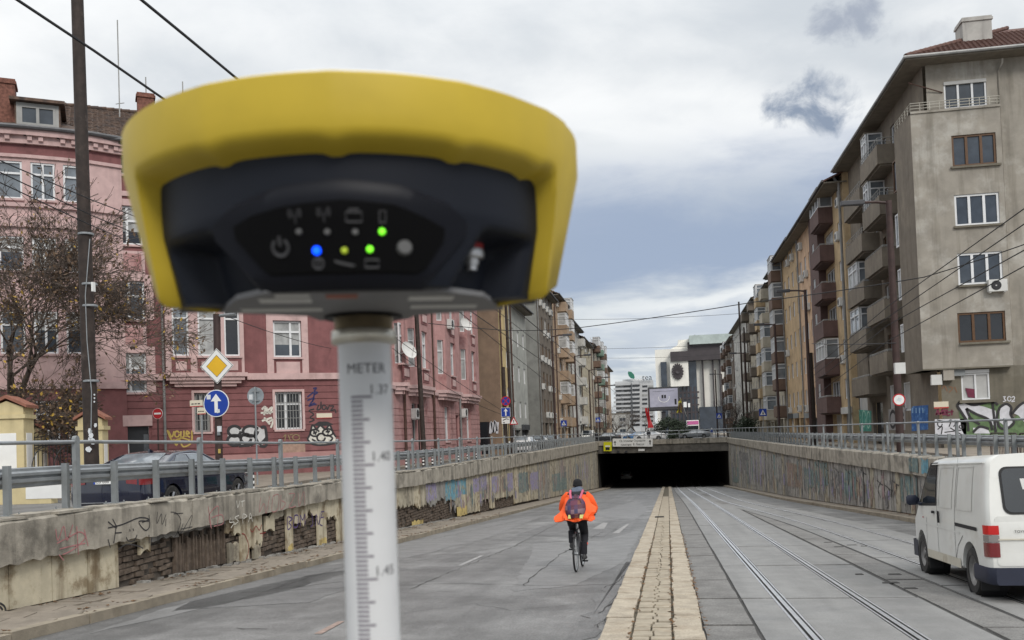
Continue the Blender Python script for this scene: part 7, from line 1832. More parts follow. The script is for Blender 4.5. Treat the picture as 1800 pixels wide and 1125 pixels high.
for px, pt, X, lb in ((974, 590, -10.75, 'street lamp with arm over the left street, nearest of the left row'), (1013, 625, -10.75, 'street lamp before the off white house, second of the left row'), (1037, 650, -10.75, 'street lamp third of the left row'), (1052, 664, -10.75, 'small far street lamp fourth of the left row'), (1063, 678, -10.75, 'smallest street lamp at the end of the left row')):
    lamp_post(px, pt, X, 1.1, lb, G1, .12, py=700)
def tram_pole(px, ptop, X, label, r=.15, py=700, tilt=0):
    Y = at_x(px, py, X).y; zt = at_y(px, ptop, Y).z
    return pole_thing('tram_pole', label, (X, Y), (X - tilt, Y, zt), r, r * .8, M_pbrown, 'pole', 'brown tram poles along the street')
tp1 = tram_pole(742, 520, -13.3, 'brown tram pole in front of the pink street bays', .15, 690, .2); tp2 = tram_pole(897, 535, -11.2, 'slim dark tram pole in front of the pale grey house', .13, 690, .1)
tp3 = tram_pole(1428, 620, 10.0, 'short brown tram pole right behind the second right lamp', .19); tram_pole(1306, 530, 10.6, 'tall thin dark pole before the cream stone house', .14); tram_pole(1313, 575, 10.8, 'second tall thin pole before the cream stone house', .13); tram_pole(1259, 650, 8.6, 'thin pole by the right end of the bridge', .14)
v = pos(1578, 703, 39.5); t = thing('round_sign', v, 'round sign with red rim and stickers on the thick pole before the corner block', 'road sign'); o = disc_sign(t, v + Vector((0, -.22, 0)), .25, M_sred); shape(t, v + Vector((0, -.22, 0)), [(.2 * math.cos(k * .2618), .2 * math.sin(k * .2618)) for k in range(24)], M_swht, 'white_field', -.004, .003, o); shape(t, v + Vector((0, -.22, 0)), [(-.1, -.02), (.05, -.08), (.12, .05), (-.02, .1)], M_stick, 'sticker', -.008, .003, o)
b = MB(); b.box(v.x - .03, v.x + .03, v.y - .2, v.y + .2, v.z - .04, v.z + .04); b.build('bracket', M_galv, t)
v = pos(1579, 647, 39.6); b = MB(); b.box(v.x - .2, v.x + .2, v.y - .35, v.y - .1, v.z - .25, v.z + .2); tag(b.build('junction_box', M_ac), 'white junction box strapped high on the thick right pole', 'junction box')
# overhead wires
M_wire = mat('wire', (.02, .02, .022), .6, 0)
def wire(label, pts, r, sag=0.0, grp=None):
    P = [Vector(p) for p in pts]; o = []
    for a, b in zip(P[:-1], P[1:]):
        n = 14
        for k in range(n): f = k / n; o.append(a.lerp(b, f) - Vector((0, 0, sag * 4 * f * (1 - f))))
    o.append(P[-1]); b = MB(); b.tube(o, r, 6); ob = b.build('overhead_wire', M_wire); tag(ob, label, 'wire', grp); return ob
def runw(label, px, py, Z, Y1=150, r=.022, dxy=0):
    a = at_z(px, py, Z); wire(label, [a - Vector((0, 6, 0)) * (a.y / 20), a, (a.x + dxy, Y1, Z - .3)], r)
runw('thick black wire crossing the upper left sky past the big pole', 165, 89, 7.2, 120, .020, -2.2)
runw('thick black wire running down to the top of the yellow receiver', 333, 69, 7.2, 140, .020, -.4)
for px, py, lb, dd in ((0, 281, 'upper dark wire in front of the pink bow front', 4), (0, 300, 'middle dark wire in front of the pink bow front', 5), (0, 318, 'lower dark wire in front of the pink bow front', 5)):
    a = pos(px - 40, py - 16, 17); wire(lb, [a, pos(160, py + (70 if py < 290 else 78), 21.4), pos(260, py + (108 if py < 290 else 120), 34)], .016)
for px, py, lb, e in ((1800, 369, 'topmost wire at the right edge in front of the corner block', (1430, 648)), (1800, 398, 'second wire at the right edge crossing the corner block', (1430, 660)), (1800, 452, 'third wire at the right edge crossing the corner block', (1432, 672)), (1800, 480, 'lowest wire at the right edge crossing the corner block', (1440, 690))):
    a = pos(px + 60, py - 45, 22); wire(lb, [a, pos(1560, py + (170 if py < 380 else 160 if py < 420 else 120), 39), pos(*e, 62)], .017)
wire('long span wire slung across the street from house to house', [pos(700, 562, 52), pos(893, 581, 56), pos(1010, 577, 52), pos(1325, 531, 46), pos(1625, 487, 41), pos(1860, 408, 36)], .022, .05)
for y0, y1, lb, D in ((612, 598, 'thin upper span wire far down the street', 110), (628, 618, 'thin lower span wire far down the street', 122), (560, 545, 'faint thin wire high across the street', 95)):
    wire(lb, [pos(905 + (D - 90) * 3, y0, D), pos(1385 - (D - 90) * 2, y1, D)], .018, .4)
wire('wire running above the left street towards the far houses', [pos(807, 548, 48), pos(1036, 727, 115)], .02, .1); wire('second wire running above the left street towards the far houses', [pos(866, 540, 52), pos(1002, 643, 100), pos(1060, 720, 140)], .02, .1)
wire('drooping wire in front of the pink street bays', [pos(690, 590, 44), pos(880, 720, 62)], .016, .1); wire('second drooping wire in front of the pink street bays', [pos(690, 612, 44), pos(800, 690, 56), pos(886, 730, 62)], .016, .1)
wire('thin cable from the sign pole across the pink front', [pos(398, 556, 24), pos(585, 613, 42.5)], .012, .1)
wire('lower right span wire between the poles', [pos(1427, 604, 62), pos(1575, 603, 40)], .02, .05)
# direction board and yellow notice on the bridge beam
tA = (B_ - A_)
def on_beam(px, py, off):
    d = ray(px, py); o = Vector((0, 0, EYE)); n = nbk; q = A_ - nbk * off
    tt = (q - o).dot(n) / d.dot(n); return o + d * tt
rot_b = (R(90), 0, math.atan2(ub.y, ub.x))
def board(name, label, x0, y0, x1, y1, m, off, cat):
    p = [on_beam(x0, y1, off), on_beam(x1, y1, off), on_beam(x1, y0, off), on_beam(x0, y0, off)]; t = thing(name, p[0], label, cat); b = MB(); b.prism(p, nbk * .06); b.build('board', m, t); return t, p
t, p = board('direction_sign', 'white direction board with black arrows and lettering on the bridge beam', 1077, 771, 1147, 785, M_swht, .3, 'direction sign')
c = (p[0] + p[2]) / 2 - nbk * .012; H = (p[3] - p[0]).length; W = (p[1] - p[0]).length
text('lettering', 'Св. Климент Охридски', H * .40, M_black, t, c + Vector((0, 0, H * .22)), rot_b, xs=.80); text('lettering', 'паметник  В. Левски', H * .40, M_black, t, c - Vector((0, 0, H * .24)), rot_b, xs=.80)
for s in (-1, 1):
    v = c + ub * (s * W * .44); b = MB(); b.prism([v + ub * (x * H * 1.1) + Vector((0, 0, z * H * 1.1)) for x, z in ARW], nbk * .008); b.build('arrow', M_black, t)
t, p = board('yellow_notice', 'yellow notice board with a dark square on the bridge beam at left', 1061, 777, 1075, 793, mat('bright_yellow_board', (.62, .60, .02), .5, .05), .3, 'notice board')
b = MB(); e1 = (p[1] - p[0]); e2 = (p[3] - p[0]); b.prism([p[0] + e1 * x + e2 * z - nbk * .01 for x, z in ((.24, .12), (.76, .12), (.76, .42), (.24, .42))], nbk * .009); b.build('dark_square', M_black, t)
b = MB(); b.prism([p[0] + e1 * x + e2 * z - nbk * .01 for x, z in ((.2, .46), (.8, .46), (.8, .62), (.2, .62))], nbk * .009); b.build('white_strip', M_swht, t)
t, p = board('white_notice', 'small white plate under the direction board on the lower bridge beam', 1122, 789, 1133, 793, M_swht, .1, 'notice')
# billboard
YB = 165.0
v = pos(1168, 740, YB); t = thing('billboard', (v.x, YB, .3), 'big grey billboard screen on a dark mast above the bridge', 'billboard')
def bb(nm, m, x0, y0, x1, y1, o, d, par=None):
    a, b_ = pos(x0, y1, YB), pos(x1, y0, YB); mb = MB(); mb.box(a.x, b_.x, YB + o, YB + o + d, a.z, b_.z); return mb.build(nm, m, par or t)
fr_ = bb('frame', M_lamp, 1140, 679, 1194, 723, 0, .8)
scr = bb('screen', mat('screen_picture', (.22, .22, .27), .4, .25, .35, (.32, .31, .36), (.4, .65), .25, emit=(.25, .25, .31), estr=.35), 1143, 682, 1191, 716, -.03, .025)
bb('dark_symbol', M_black, 1163, 694, 1166, 700, -.05, .015, scr); bb('dark_symbol', M_black, 1167.5, 694, 1170.5, 700, -.05, .015, scr); bb('dark_label', M_black, 1186, 701, 1189, 711, -.05, .015, scr); bb('caption', M_lamp, 1147, 687, 1185, 688.2, -.05, .015, scr)
b = MB(); cc = pos(1167, 699, YB - .05); b.ribbon([cc + Vector((.95 * math.cos(a), 0, .8 * math.sin(a))) for a in [math.pi * (.9 + 1.2 * k / 14) for k in range(15)]], .1, (0, -1, 0)); b.build('curved_line', M_swht, scr)
bb('mast', M_lamp, 1164, 723, 1170, 760, .3, .4); bb('lower_bar', M_black, 1142, 719, 1194, 723, -.1, .09)
for nm, lb, px, py, m_, s in (('flag', 'red flag hanging left of the billboard', 1137, 717, M_sred, -1), ('flag', 'dark flag with yellow patch hanging right of the billboard', 1197, 700, mat('flag_dark', (.10, .06, .03), .8, .3, 2, (.5, .45, .05), (.5, .6), .8), 1)):
    v = pos(px, py, YB); f = thing(nm, v, lb, 'flag'); mb = MB(); n = 8; rows = []
    for i in range(n + 1):
        u = i / n; rows.append([Vector((v.x + s * (.25 + .25 * u) * w + .12 * math.sin(u * 5 + w * 4) - s * u * .5, YB + .25 * math.sin(w * 7 + u * 3), v.z - u * (3.6 if s < 0 else 2.6))) for w in (-1, -.5, 0, .5, 1)])
    mb.rings(rows, closed=False, cap=False); mb.build('cloth', m_, f, smooth=True); mb = MB(); mb.tube([pos(px - s * 2, py - 2, YB), pos(px + (-2 if s < 0 else 10), py + (30 if s < 0 else 32), YB)], .05, 6); mb.build('staff', M_frg, f)
# bollards, pedestrian fences
b = MB(); b.lathe([(.055, 0), (.055, .95), (.03, 1.0)], 12, cap=True); bm0 = b.mesh('post', M_black, smooth=40); b = MB()
for k in range(5): b.lathe([(.058, .12 + k * .18), (.058, .21 + k * .18)], 12)
bm1 = b.mesh('white_band', M_white, smooth=40)
def bollard(x, y, label, g='striped bollards along the left kerb'):
    t = thing('bollard', (x, y, .3), label, 'bollard', g); put('post', bm0, t, (x, y, .3)); put('white_band', bm1, t, (x, y, .3))['kind'] = 'stuff'
for i, px in enumerate((421, 432, 443, 714, 727, 744, 760, 776, 790, 806, 822, 838)):
    Y = at_x(px, 810, -12.9).y; bollard(-12.9, Y, 'black and white striped bollard, %s %s' % (('nearest', 'second', 'third')[i] if i < 3 else ('nearest', 'second', 'third', 'fourth', 'fifth', 'sixth', 'seventh', 'eighth', 'last')[i - 3], 'one just ahead of the navy car' if i < 3 else 'one of the row right of the white graduated pole'))
def hoop_fence(t, p0, p1, h, m, nb, r=.022):
    p0, p1 = Vector(p0), Vector(p1); u = (p1 - p0); up = Vector((0, 0, 1)); L = u.length; u.normalize(); c = .12; P = [p0, p0 + up * (h - c)]
    P += [p0 + u * (c - c * math.cos(a)) + up * (h - c + c * math.sin(a)) for a in (.5, 1.0, 1.57)] + [p0 + u * (L - c) + up * h] + [p1 - u * (c - c * math.sin(a)) + up * (h - c + c * math.cos(a)) for a in (.5, 1.0, 1.57)] + [p1]
    b = MB(); b.tube(P, r, 6); b.tube([p0 + up * .14, p1 + up * .14], r * .8, 6); b.build('frame', m, t, smooth=50)
    bar = MB(); bar.tube([(0, 0, .14), (0, 0, h)], .010, 5); bm_ = bar.mesh('bar', m)
    for k in range(1, nb): put('bar', bm_, t, p0 + u * (L * k / nb))
for i, (y0, lb) in enumerate(((11.3, 'pale hooped pedestrian fence panel at the left edge behind the barrier'), (13.75, 'pale hooped pedestrian fence panel just behind the navy car'))):
    t = thing('pedestrian_fence', (-12.4, y0, .3), lb, 'fence', 'hooped fence panels on the left street'); hoop_fence(t, (-12.9, y0, .3), (-12.9, y0 + 2.3, .3), .95, M_galvp, 15)
for i in range(4):
    y0 = 23.2 + 2.6 * i; t = thing('pedestrian_fence', (10.9, y0, .3), 'dark hooped fence panel on the right street, %s from the right picture edge' % ('nearest', 'second', 'third', 'fourth')[i], 'fence', 'dark hooped fence panels on the right street'); hoop_fence(t, (10.9, y0, .3), (10.9, y0 + 2.4, .3), 1.0, M_pdark, 18)
# gate piers, low wall and iron fence of the garden at the far left
M_pier = mat('cream_render_pier', (.56, .47, .27), .8, .06, 3, streak=.2); M_capt = mat('terracotta_cap', (.26, .11, .075), .8, .15, 6); M_iron = mat('black_iron', (.015, .015, .017), .5, .1)
def pier(cx, cy, w, h, label, rz=R(20)):
    t = thing('gate_pier', (cx, cy, .3), label, 'gate pier', 'cream gate piers with terracotta caps'); T = Matrix.Translation((cx, cy, .3)) @ Matrix.Rotation(rz, 4, 'Z')
    def bx(nm, m, *a, par=None): b = MB(T); b.box(*a); return b.build(nm, m, par or t)
    h2 = w / 2; bx('shaft', M_pier, -h2, h2, -h2, h2, 0, h - .55); bx('moulding', M_pier, -h2 - .06, h2 + .06, -h2 - .06, h2 + .06, h - .55, h - .42)
    b = MB(T); b.prism([(-h2, -h2, h - .42), (h2, -h2, h - .42), (h2, -h2, h - .2), (0, -h2, h), (-h2, -h2, h - .2)], (0, w, 0)); b.build('head', M_pier, t)
    for s in (-1, 1): b = MB(T); b.prism([(0, -h2 - .1, h + .08), (s * (h2 + .12), -h2 - .1, h - .22), (s * (h2 + .12), -h2 - .1, h - .13), (0, -h2 - .1, h + .18)], (0, w + .2, 0)); b.build('cap', M_capt, t)
    bx('white_panel', M_white, -h2 * .55, h2 * .55, -h2 - .012, -h2, .6, h - 1.0); bx('white_panel', M_white, h2, h2 + .012, -h2 * .55, h2 * .55, .6, h - 1.0)
pa, pb_, pc = pos(22, 760, 25.5), pos(164, 765, 27.5), pos(60, 770, 29.5)
pier(pa.x, 25.5, .95, 3.15, 'cream gate pier with terracotta cap at the left edge'); pier(pb_.x, 27.5, .75, 2.75, 'cream gate pier half hidden by the big brown pole'); pier(pc.x, 29.5, .7, 2.55, 'smaller cream gate pier behind the left one')
def iron_fence(x0, y0, x1, y1, label):
    t = thing('iron_fence', (x0, y0, .3), label, 'fence'); a, b_ = Vector((x0, y0, .3)), Vector((x1, y1, .3)); L = (b_ - a).length; n = int(L / .14); up = Vector((0, 0, 1))
    for z in (.2, 1.0, 1.75): r = MB(); r.tube([a + up * z, b_ + up * z], .02, 5); r.build('rail', M_iron, t)
    k_ = MB(); k_.tube([(0, 0, 0), (0, 0, 2.0), (.03, 0, 2.12)], [.013, .013, .002], 5); bmn = k_.mesh('bar', M_iron)
    for k in range(n + 1): put('bar', bmn, t, a.lerp(b_, k / n))
    for k in range(2): r = MB(); c = a.lerp(b_, .25 + .5 * k) + up * 1.0; u = (b_ - a).normalized(); r.tube([c + u * (.55 * math.cos(q)) + up * (.7 * math.sin(q)) for q in [math.pi * j / 12 for j in range(13)]], .016, 5); r.build('arch', M_iron, t)
iron_fence(pa.x + .6, 25.7, pb_.x - .5, 27.4, 'black iron garden gate with arches between the cream piers')
iron_fence(pa.x - 6, 25.0, pa.x - .6, 25.3, 'black iron fence left of the cream gate pier')
t = thing('garden_wall', (pa.x - 3, 24.6, .3), 'low cream garden wall with a white panel behind the hooped fence', 'wall'); b = MB(); b.box(-22, pa.x + 2.1, 24.4, 24.7, .2, 1.0); b.build('wall_body', M_pier, t); b = MB(); v = pos(78, 885, 24.4); b.box(v.x - .6, v.x + .6, 24.385, 24.4, .45, .85); b.build('white_panel', M_white, t)
# dark waste bins far left street
for i, px in enumerate((932, 942)): 
    v = at_x(px, 760, -12.3); b = MB(); b.rings([[(v.x + x * s_, v.y + y_ * s_, z) for x, y_ in ((-.6, -.6), (.6, -.6), (.6, .6), (-.6, .6))] for z, s_ in ((.3, .8), (1.5, 1), (1.55, 1.05), (1.7, .9))]); tag(b.build('waste_container', M_lamp), 'dark waste container by the grey gable wall, %s one' % ('left', 'right')[i], 'waste bin', 'dark waste containers on the left street')
# ------------------------------------------------------------------ people
M_trou = mat('black_trousers', (.012, .012, .016), .85, .2, 9); M_hivis = mat('orange_jacket', (.88, .11, .02), .6, .08, 7, spec=.3); M_beanie = mat('black_knit', (.012, .012, .014), .95, .2, 40, bump=.5, bscale=200)
M_hood = mat('grey_hood', (.10, .12, .16), .9, .15, 9); M_glove = mat('dark_glove', (.02, .02, .022), .8, .1); M_shoe = mat('grey_black_shoe', (.035, .035, .036), .7, .3, 15); M_skin = mat('skin', (.38, .22, .16), .6, .05); M_refl = mat('yellow_reflective', (.72, .72, .25), .4, .05); M_oband = mat('orange_band', (.75, .10, .06), .6, .05)
def skin_body(name, verts, edges, radii, m, parent, sub=2, root=0):
    me = bpy.data.meshes.new(name); me.from_pydata(verts, edges, []); me.materials.append(m)
    o = bpy.data.objects.new('tmp_skin', me); COL.objects.link(o)
    md = o.modifiers.new('s', 'SKIN'); md.use_smooth_shade = True
    for i, r in enumerate(radii):
        d = me.skin_vertices[0].data[i]; d.radius = (r, r) if not isinstance(r, tuple) else r; d.use_root = i == root
    o.modifiers.new('u', 'SUBSURF').levels = sub
    dg = bpy.context.evaluated_depsgraph_get(); res = bpy.data.meshes.new_from_object(o.evaluated_get(dg)); res.name = name
    bpy.data.objects.remove(o); res.polygons.foreach_set('use_smooth', [True] * len(res.polygons))
    if not res.materials: res.materials.append(m)
    ob = bpy.data.objects.new(name, res); COL.objects.link(ob); ob.parent = parent; return ob
def child(nm, m, fn, par, sm=40):
    b = MB(); fn(b); o = b.build(nm, m, None, smooth=sm); o.parent = par; return o
# bicycle, wheel contact at local y = 0 (rear)
bk = thing('bicycle', (0, 0, 0), 'black bicycle ridden by the orange jacketed cyclist', 'bicycle'); ORG.pop(bk.name)
WRb = .345; WB = 1.04
def bwheel(y, nm='wheel'):
    g = MB(); n = 40
    rs = [[Vector((.019 * math.cos(b_), y + (WRb - .019 + .019 * math.sin(b_)) * math.cos(a), WRb + (WRb - .019 + .019 * math.sin(b_)) * math.sin(a))) for b_ in [k * math.pi / 4 for k in range(8)]] for a in [2 * math.pi * k / n for k in range(n + 1)]]
    g.rings(rs, cap=False); w = g.build(nm, M_blk, None, smooth=True); w.parent = bk
    child('rim', M_galv, lambda b: b.lathe([(.305, -.012), (.318, -.013), (.318, .013), (.305, .012), (.305, -.012)], 40, (0, y, WRb), 'X'), w)
    def sp(b):
        for k in range(24): a = 2 * math.pi * k / 24; s = 1 if k % 2 else -1; b.tube([(s * .03, y + .025 * math.cos(a + .8), WRb + .025 * math.sin(a + .8)), (0, y + .308 * math.cos(a), WRb + .308 * math.sin(a))], .0013, 3)
        b.lathe([(.02, -.05), (.028, -.03), (.028, .03), (.02, .05)], 12, (0, y, WRb), 'X')
    tag(child('spokes', M_galv, sp, w), kind='stuff')
bwheel(0); bwheel(WB)
BB = Vector((0, .43, .28)); ST = Vector((0, .27, .80)); HT = Vector((0, .86, .84)); HB = Vector((0, .90, .70)); SD = Vector((0, .24, .93))
M_bframe = mat('dark_bicycle_paint', (.025, .025, .03), .35, .1)
def frame(b):
    b.tube([BB, ST], .017, 8); b.tube([ST + Vector((0, .01, -.04)), HT], .016, 8); b.tube([BB, HB], .019, 8); b.tube([HT + Vector((0, -.02, .06)), HB], .018, 8)
    for s in (-1, 1): b.tube([BB + Vector((s * .03, -.02, 0)), (s * .06, 0, WRb)], .010, 6); b.tube([ST + Vector((s * .02, 0, -.06)), (s * .06, 0, WRb)], .009, 6); b.tube([HB + Vector((s * .05, .01, -.03)), (s * .055, WB, WRb)], .012, 6)
    b.tube([HB + Vector((-.05, .01, -.03)), HB + Vector((.05, .01, -.03))], .014, 6)
child('frame', M_bframe, frame, bk); child('seat_post', M_galv, lambda b: b.tube([ST, SD + Vector((0, 0, -.02))], .013, 8), bk)
child('saddle', M_blk, lambda b: b.rings([[Vector((w * math.cos(a), SD.y + dy, SD.z + .03 * math.sin(a))) for a in [k * math.pi / 5 for k in range(10)]] for dy, w in ((-.12, .05), (-.09, .075), (0, .06), (.08, .03), (.16, .018))]), bk)
child('handlebar', M_blk, lambda b: [b.tube([(-.31, .84, 1.03), (-.2, .88, 1.04), (0, .90, 1.0), (.2, .88, 1.04), (.31, .84, 1.03)], .014, 8), b.tube([HT, (0, .90, 1.0)], .016, 8)], bk)
aL = R(65); PL = Vector((-.085, BB.y + math.cos(aL) * .165, BB.z + math.sin(aL) * .115)); PRr = Vector((.085, BB.y - math.cos(aL) * .165, BB.z - math.sin(aL) * .115))
for P in (PL, PRr):
    s = 1 if P.x > 0 else -1; child('crank', M_galv, lambda b: b.tube([(s * .06, BB.y, BB.z), P - Vector((s * .01, 0, 0))], .011, 6), bk); child('pedal', M_blk, lambda b: b.box(min(P.x, P.x + s * .10), max(P.x, P.x + s * .10), P.y - .045, P.y + .045, P.z - .012, P.z + .012), bk)
child('mudguard', M_blk, lambda b: b.rings([[Vector((x, (WRb + .025) * math.cos(a), WRb + (WRb + .025) * math.sin(a))) for x in (-.026, 0, .026)] for a in [R(60 + 10 * k) for k in range(7)]], closed=False, cap=False), bk)
# the rider
pe = thing('person', (0, 0, 0), 'cyclist seen from behind in a billowing orange jacket and black beanie', 'person'); ORG.pop(pe.name)
fl, frt = PL + Vector((-.05, 0, .035)), PRr + Vector((.05, 0, .035))
V_ = [(0, .25, 1.02), (0, .33, 1.16), (0, .44, 1.31), (0, .52, 1.44), (0, .58, 1.53), (0, .62, 1.62),
      (-.10, .25, .99), (-.115, .62, .80), (-.125, fl.y - .05, fl.z + .09), (-.125, fl.y + .10, fl.z + .03),
      (.10, .25, .99), (.115, .58, .67), (.125, frt.y - .05, frt.z + .09), (.125, frt.y + .10, frt.z + .03),
      (-.18, .49, 1.41), (-.29, .60, 1.19), (-.27, .80, 1.07), (-.25, .86, 1.05), (.18, .49, 1.41), (.29, .60, 1.19), (.27, .80, 1.07), (.25, .86, 1.05)]
E_ = [(0, 1), (1, 2), (2, 3), (3, 4), (4, 5), (0, 6), (6, 7), (7, 8), (8, 9), (0, 10), (10, 11), (11, 12), (12, 13), (3, 14), (14, 15), (15, 16), (16, 17), (3, 18), (18, 19), (19, 20), (20, 21)]
rad = [.14, .14, .15, .11, .055, .085, .115, .082, .05, .036, .115, .082, .042, .036, .065, .045, .034, .032, .065, .045, .034, .032]
for s, w in ((-1, 17), (1, 21)):                      # fingers closing over the grips
    bx_, by_, bz_ = V_[w]
    for k in range(4):
        i = len(V_); x = bx_ + s * (.03 - .021 * k); V_ += [(x, by_ + .035, bz_ + .005), (x, by_ + .05 - .004 * abs(k - 1), bz_ - .025), (x, by_ + .03, bz_ - .042)]; E_ += [(w, i), (i, i + 1), (i + 1, i + 2)]; rad += [.010, .009, .008]
    i = len(V_); V_ += [(bx_ - s * .035, by_ - .005, bz_ - .01), (bx_ - s * .04, by_ + .03, bz_ - .03)]; E_ += [(w, i), (i, i + 1)]; rad += [.010, .009]
body = skin_body('body', V_, E_, rad, M_trou, pe)
# head with face, ears
def headm(b):
    rs = []
    for z, rx, ry, oy in ((1.53, .055, .06, -.01), (1.555, .062, .08, .0), (1.585, .07, .092, .008), (1.62, .076, .098, .005), (1.66, .077, .098, 0), (1.70, .06, .08, -.005), (1.715, .03, .04, -.005)):
        rs.append([Vector((rx * math.cos(a), .64 + oy + ry * math.sin(a), z)) for a in [k * math.pi / 10 for k in range(20)]])
    b.rings(rs)
    for s in (-1, 1): b.rings([[Vector((s * (.075 + .012 * f), .635 + .018 * math.cos(a) * g, 1.615 + .032 * math.sin(a) * g)) for a in [k * math.pi / 4 for k in range(8)]] for f, g in ((0, .7), (.6, 1), (1, .8))])
    b.prism([(-.012, .735, 1.595), (.012, .735, 1.595), (0, .765, 1.60)], (0, -.005, .04))
hd = child('head', M_skin, headm, pe)
child('beanie', M_beanie, lambda b: b.rings([[Vector((r * .82 * math.cos(a), .635 + r * 1.0 * math.sin(a), z)) for a in [k * math.pi / 12 for k in range(24)]] for z, r in ((1.60, .104), (1.605, .112), (1.64, .114), (1.645, .108), (1.69, .103), (1.725, .080), (1.745, .045), (1.75, .005))]), pe)
child('hood', M_hood, lambda b: b.rings([[Vector((rx * math.cos(a), .575 + oy + ry * math.sin(a), z + .012 * math.sin(a * 2 + z * 30))) for a in [k * math.pi / 12 for k in range(24)]] for z, rx, ry, oy in ((1.44, .125, .10, -.03), (1.49, .13, .115, -.035), (1.535, .115, .11, -.02), (1.575, .10, .105, .02), (1.585, .085, .09, .03))]), pe)
def jacket(b):
    prof = [(1.49, .09, .075, .55), (1.475, .15, .10, .54), (1.43, .215, .13, .51), (1.36, .245, .155, .47), (1.28, .255, .175, .43), (1.20, .27, .19, .39), (1.12, .29, .205, .35), (1.05, .315, .22, .31), (.99, .335, .235, .28), (.955, .335, .235, .265), (.945, .31, .22, .265)]
    rs = []; n = 56
    for z, rx, ry, cy in prof:
        ring = []
        for k in range(n):
            a = 2 * math.pi * k / n; f = smooth01(1.38 - z, 0, .35)
            nz = mnoise.noise(Vector((math.cos(a) * 2.2, math.sin(a) * 2.2, z * 4))) * .055 * f + .018 * f * math.sin(a * 9 + z * 14) + mnoise.noise(Vector((math.cos(a) * 6, math.sin(a) * 6, z * 10))) * .05 * f - .02 * f * abs(math.sin(a * 4 - z * 18))
            rt_ = .16 * math.exp(-((a if a < math.pi else a - 2 * math.pi) + .25) ** 2 / .10) * math.exp(-((z - 1.17) / .09) ** 2)
            lf_ = .10 * math.exp(-((a - math.pi - .25) ** 2) / .10) * math.exp(-((z - 1.03) / .09) ** 2)
            q = 1 + nz / .25
            ring.append(Vector((rx * q * math.cos(a) + rt_ - lf_, cy + ry * q * math.sin(a) - .25 * (rt_ + lf_), z + .02 * f * math.sin(a * 5))))
        rs.append(ring)
    b.rings(rs, cap=False)
    for s in (-1, 1):
        sl_ = []
        for p, r in (((s * .15, .50, 1.43), .095), ((s * .23, .53, 1.35), .092), ((s * .29, .57, 1.24), .085), ((s * .305, .63, 1.17), .08), ((s * .29, .73, 1.11), .066), ((s * .27, .80, 1.075), .05)): sl_.append((Vector(p), r))
        for i, (p, r) in enumerate(sl_[1:], 1): pass
        b.tube([p for p, r in sl_], [r * (1 + .06 * math.sin(i * 2.3)) for i, (p, r) in enumerate(sl_)], 16)
jk = child('jacket', M_hivis, jacket, pe, 28)
for x in (-.10, .12): child('reflective_tab', M_refl, lambda b: b.prism([(x - .03, .035 - .0, 1.0), (x + .025, .035, 1.0), (x + .03 * (1 if x > 0 else -.2) + .02, .03, 1.07), (x - .02, .03, 1.07)], (0, .035, 0)), jk)
for x, z, y, r in ((-.118, .70, .561, .069), (.12, .50, .456, .067)): child('trouser_band', M_oband, lambda b: b.lathe([(r, -.018), (r + .004, 0), (r, .018)], 18, (x, y, z)), pe)
for s, f in ((-1, fl), (1, frt)):
    child('shoe', M_shoe, lambda b: b.rings([[Vector((s * .125 + w * math.cos(a), f.y + dy, f.z + zc_ + hh * math.sin(a))) for a in [k * math.pi / 6 for k in range(12)]] for dy, w, hh, zc_ in ((-.14, .022, .03, .03), (-.11, .04, .055, .045), (-.04, .045, .06, .05), (.05, .048, .04, .03), (.12, .04, .028, .02), (.155, .02, .018, .016))]), pe)
    child('trouser_leg', M_trou, lambda b: b.tube([(s * .122, f.y - .055, f.z + .33), (s * .125, f.y - .06, f.z + .2), (s * .125, f.y - .05, f.z + .10)], [.066, .062, .058], 12), pe)
# rucksack on his back
def rucks_mat():
    M = bpy.data.materials.new('checked_rucksack'); M.use_nodes = True; t = M.node_tree; b = t.nodes['Principled BSDF']; b.inputs['Roughness'].default_value = .6
    tc = t.nodes.new('ShaderNodeTexCoord'); mp = t.nodes.new('ShaderNodeMapping'); mp.inputs['Scale'].default_value = (15, 0, 12); mp.inputs['Rotation'].default_value = (0, .08, 0); t.links.new(tc.outputs['Object'], mp.inputs[0])
    w = t.nodes.new('ShaderNodeTexWhiteNoise'); sn = t.nodes.new('ShaderNodeVectorMath'); sn.operation = 'FLOOR'; t.links.new(mp.outputs[0], sn.inputs[0]); t.links.new(sn.outputs[0], w.inputs['Vector'])
    r = t.nodes.new('ShaderNodeValToRGB'); r.color_ramp.interpolation = 'CONSTANT'; t.links.new(w.outputs[0], r.inputs[0]); e = r.color_ramp.elements
    cs = [(0, (.07, .012, .03)), (.3, (.025, .02, .07)), (.5, (.10, .018, .045)), (.66, (.16, .05, .03)), (.78, (.06, .02, .06)), (.9, (.16, .09, .11))]
    e[0].position, e[0].color = 0, (*cs[0][1], 1); e[1].position, e[1].color = cs[1][0], (*cs[1][1], 1)
    for p, c in cs[2:]: q = e.new(p); q.color = (*c, 1)
    t.links.new(r.outputs[0], b.inputs['Base Color']); return M
rk = thing('rucksack', (0, 0, 0), 'purple red checked rucksack on the cyclist’s back', 'rucksack'); ORG.pop(rk.name); M_ruck = rucks_mat()
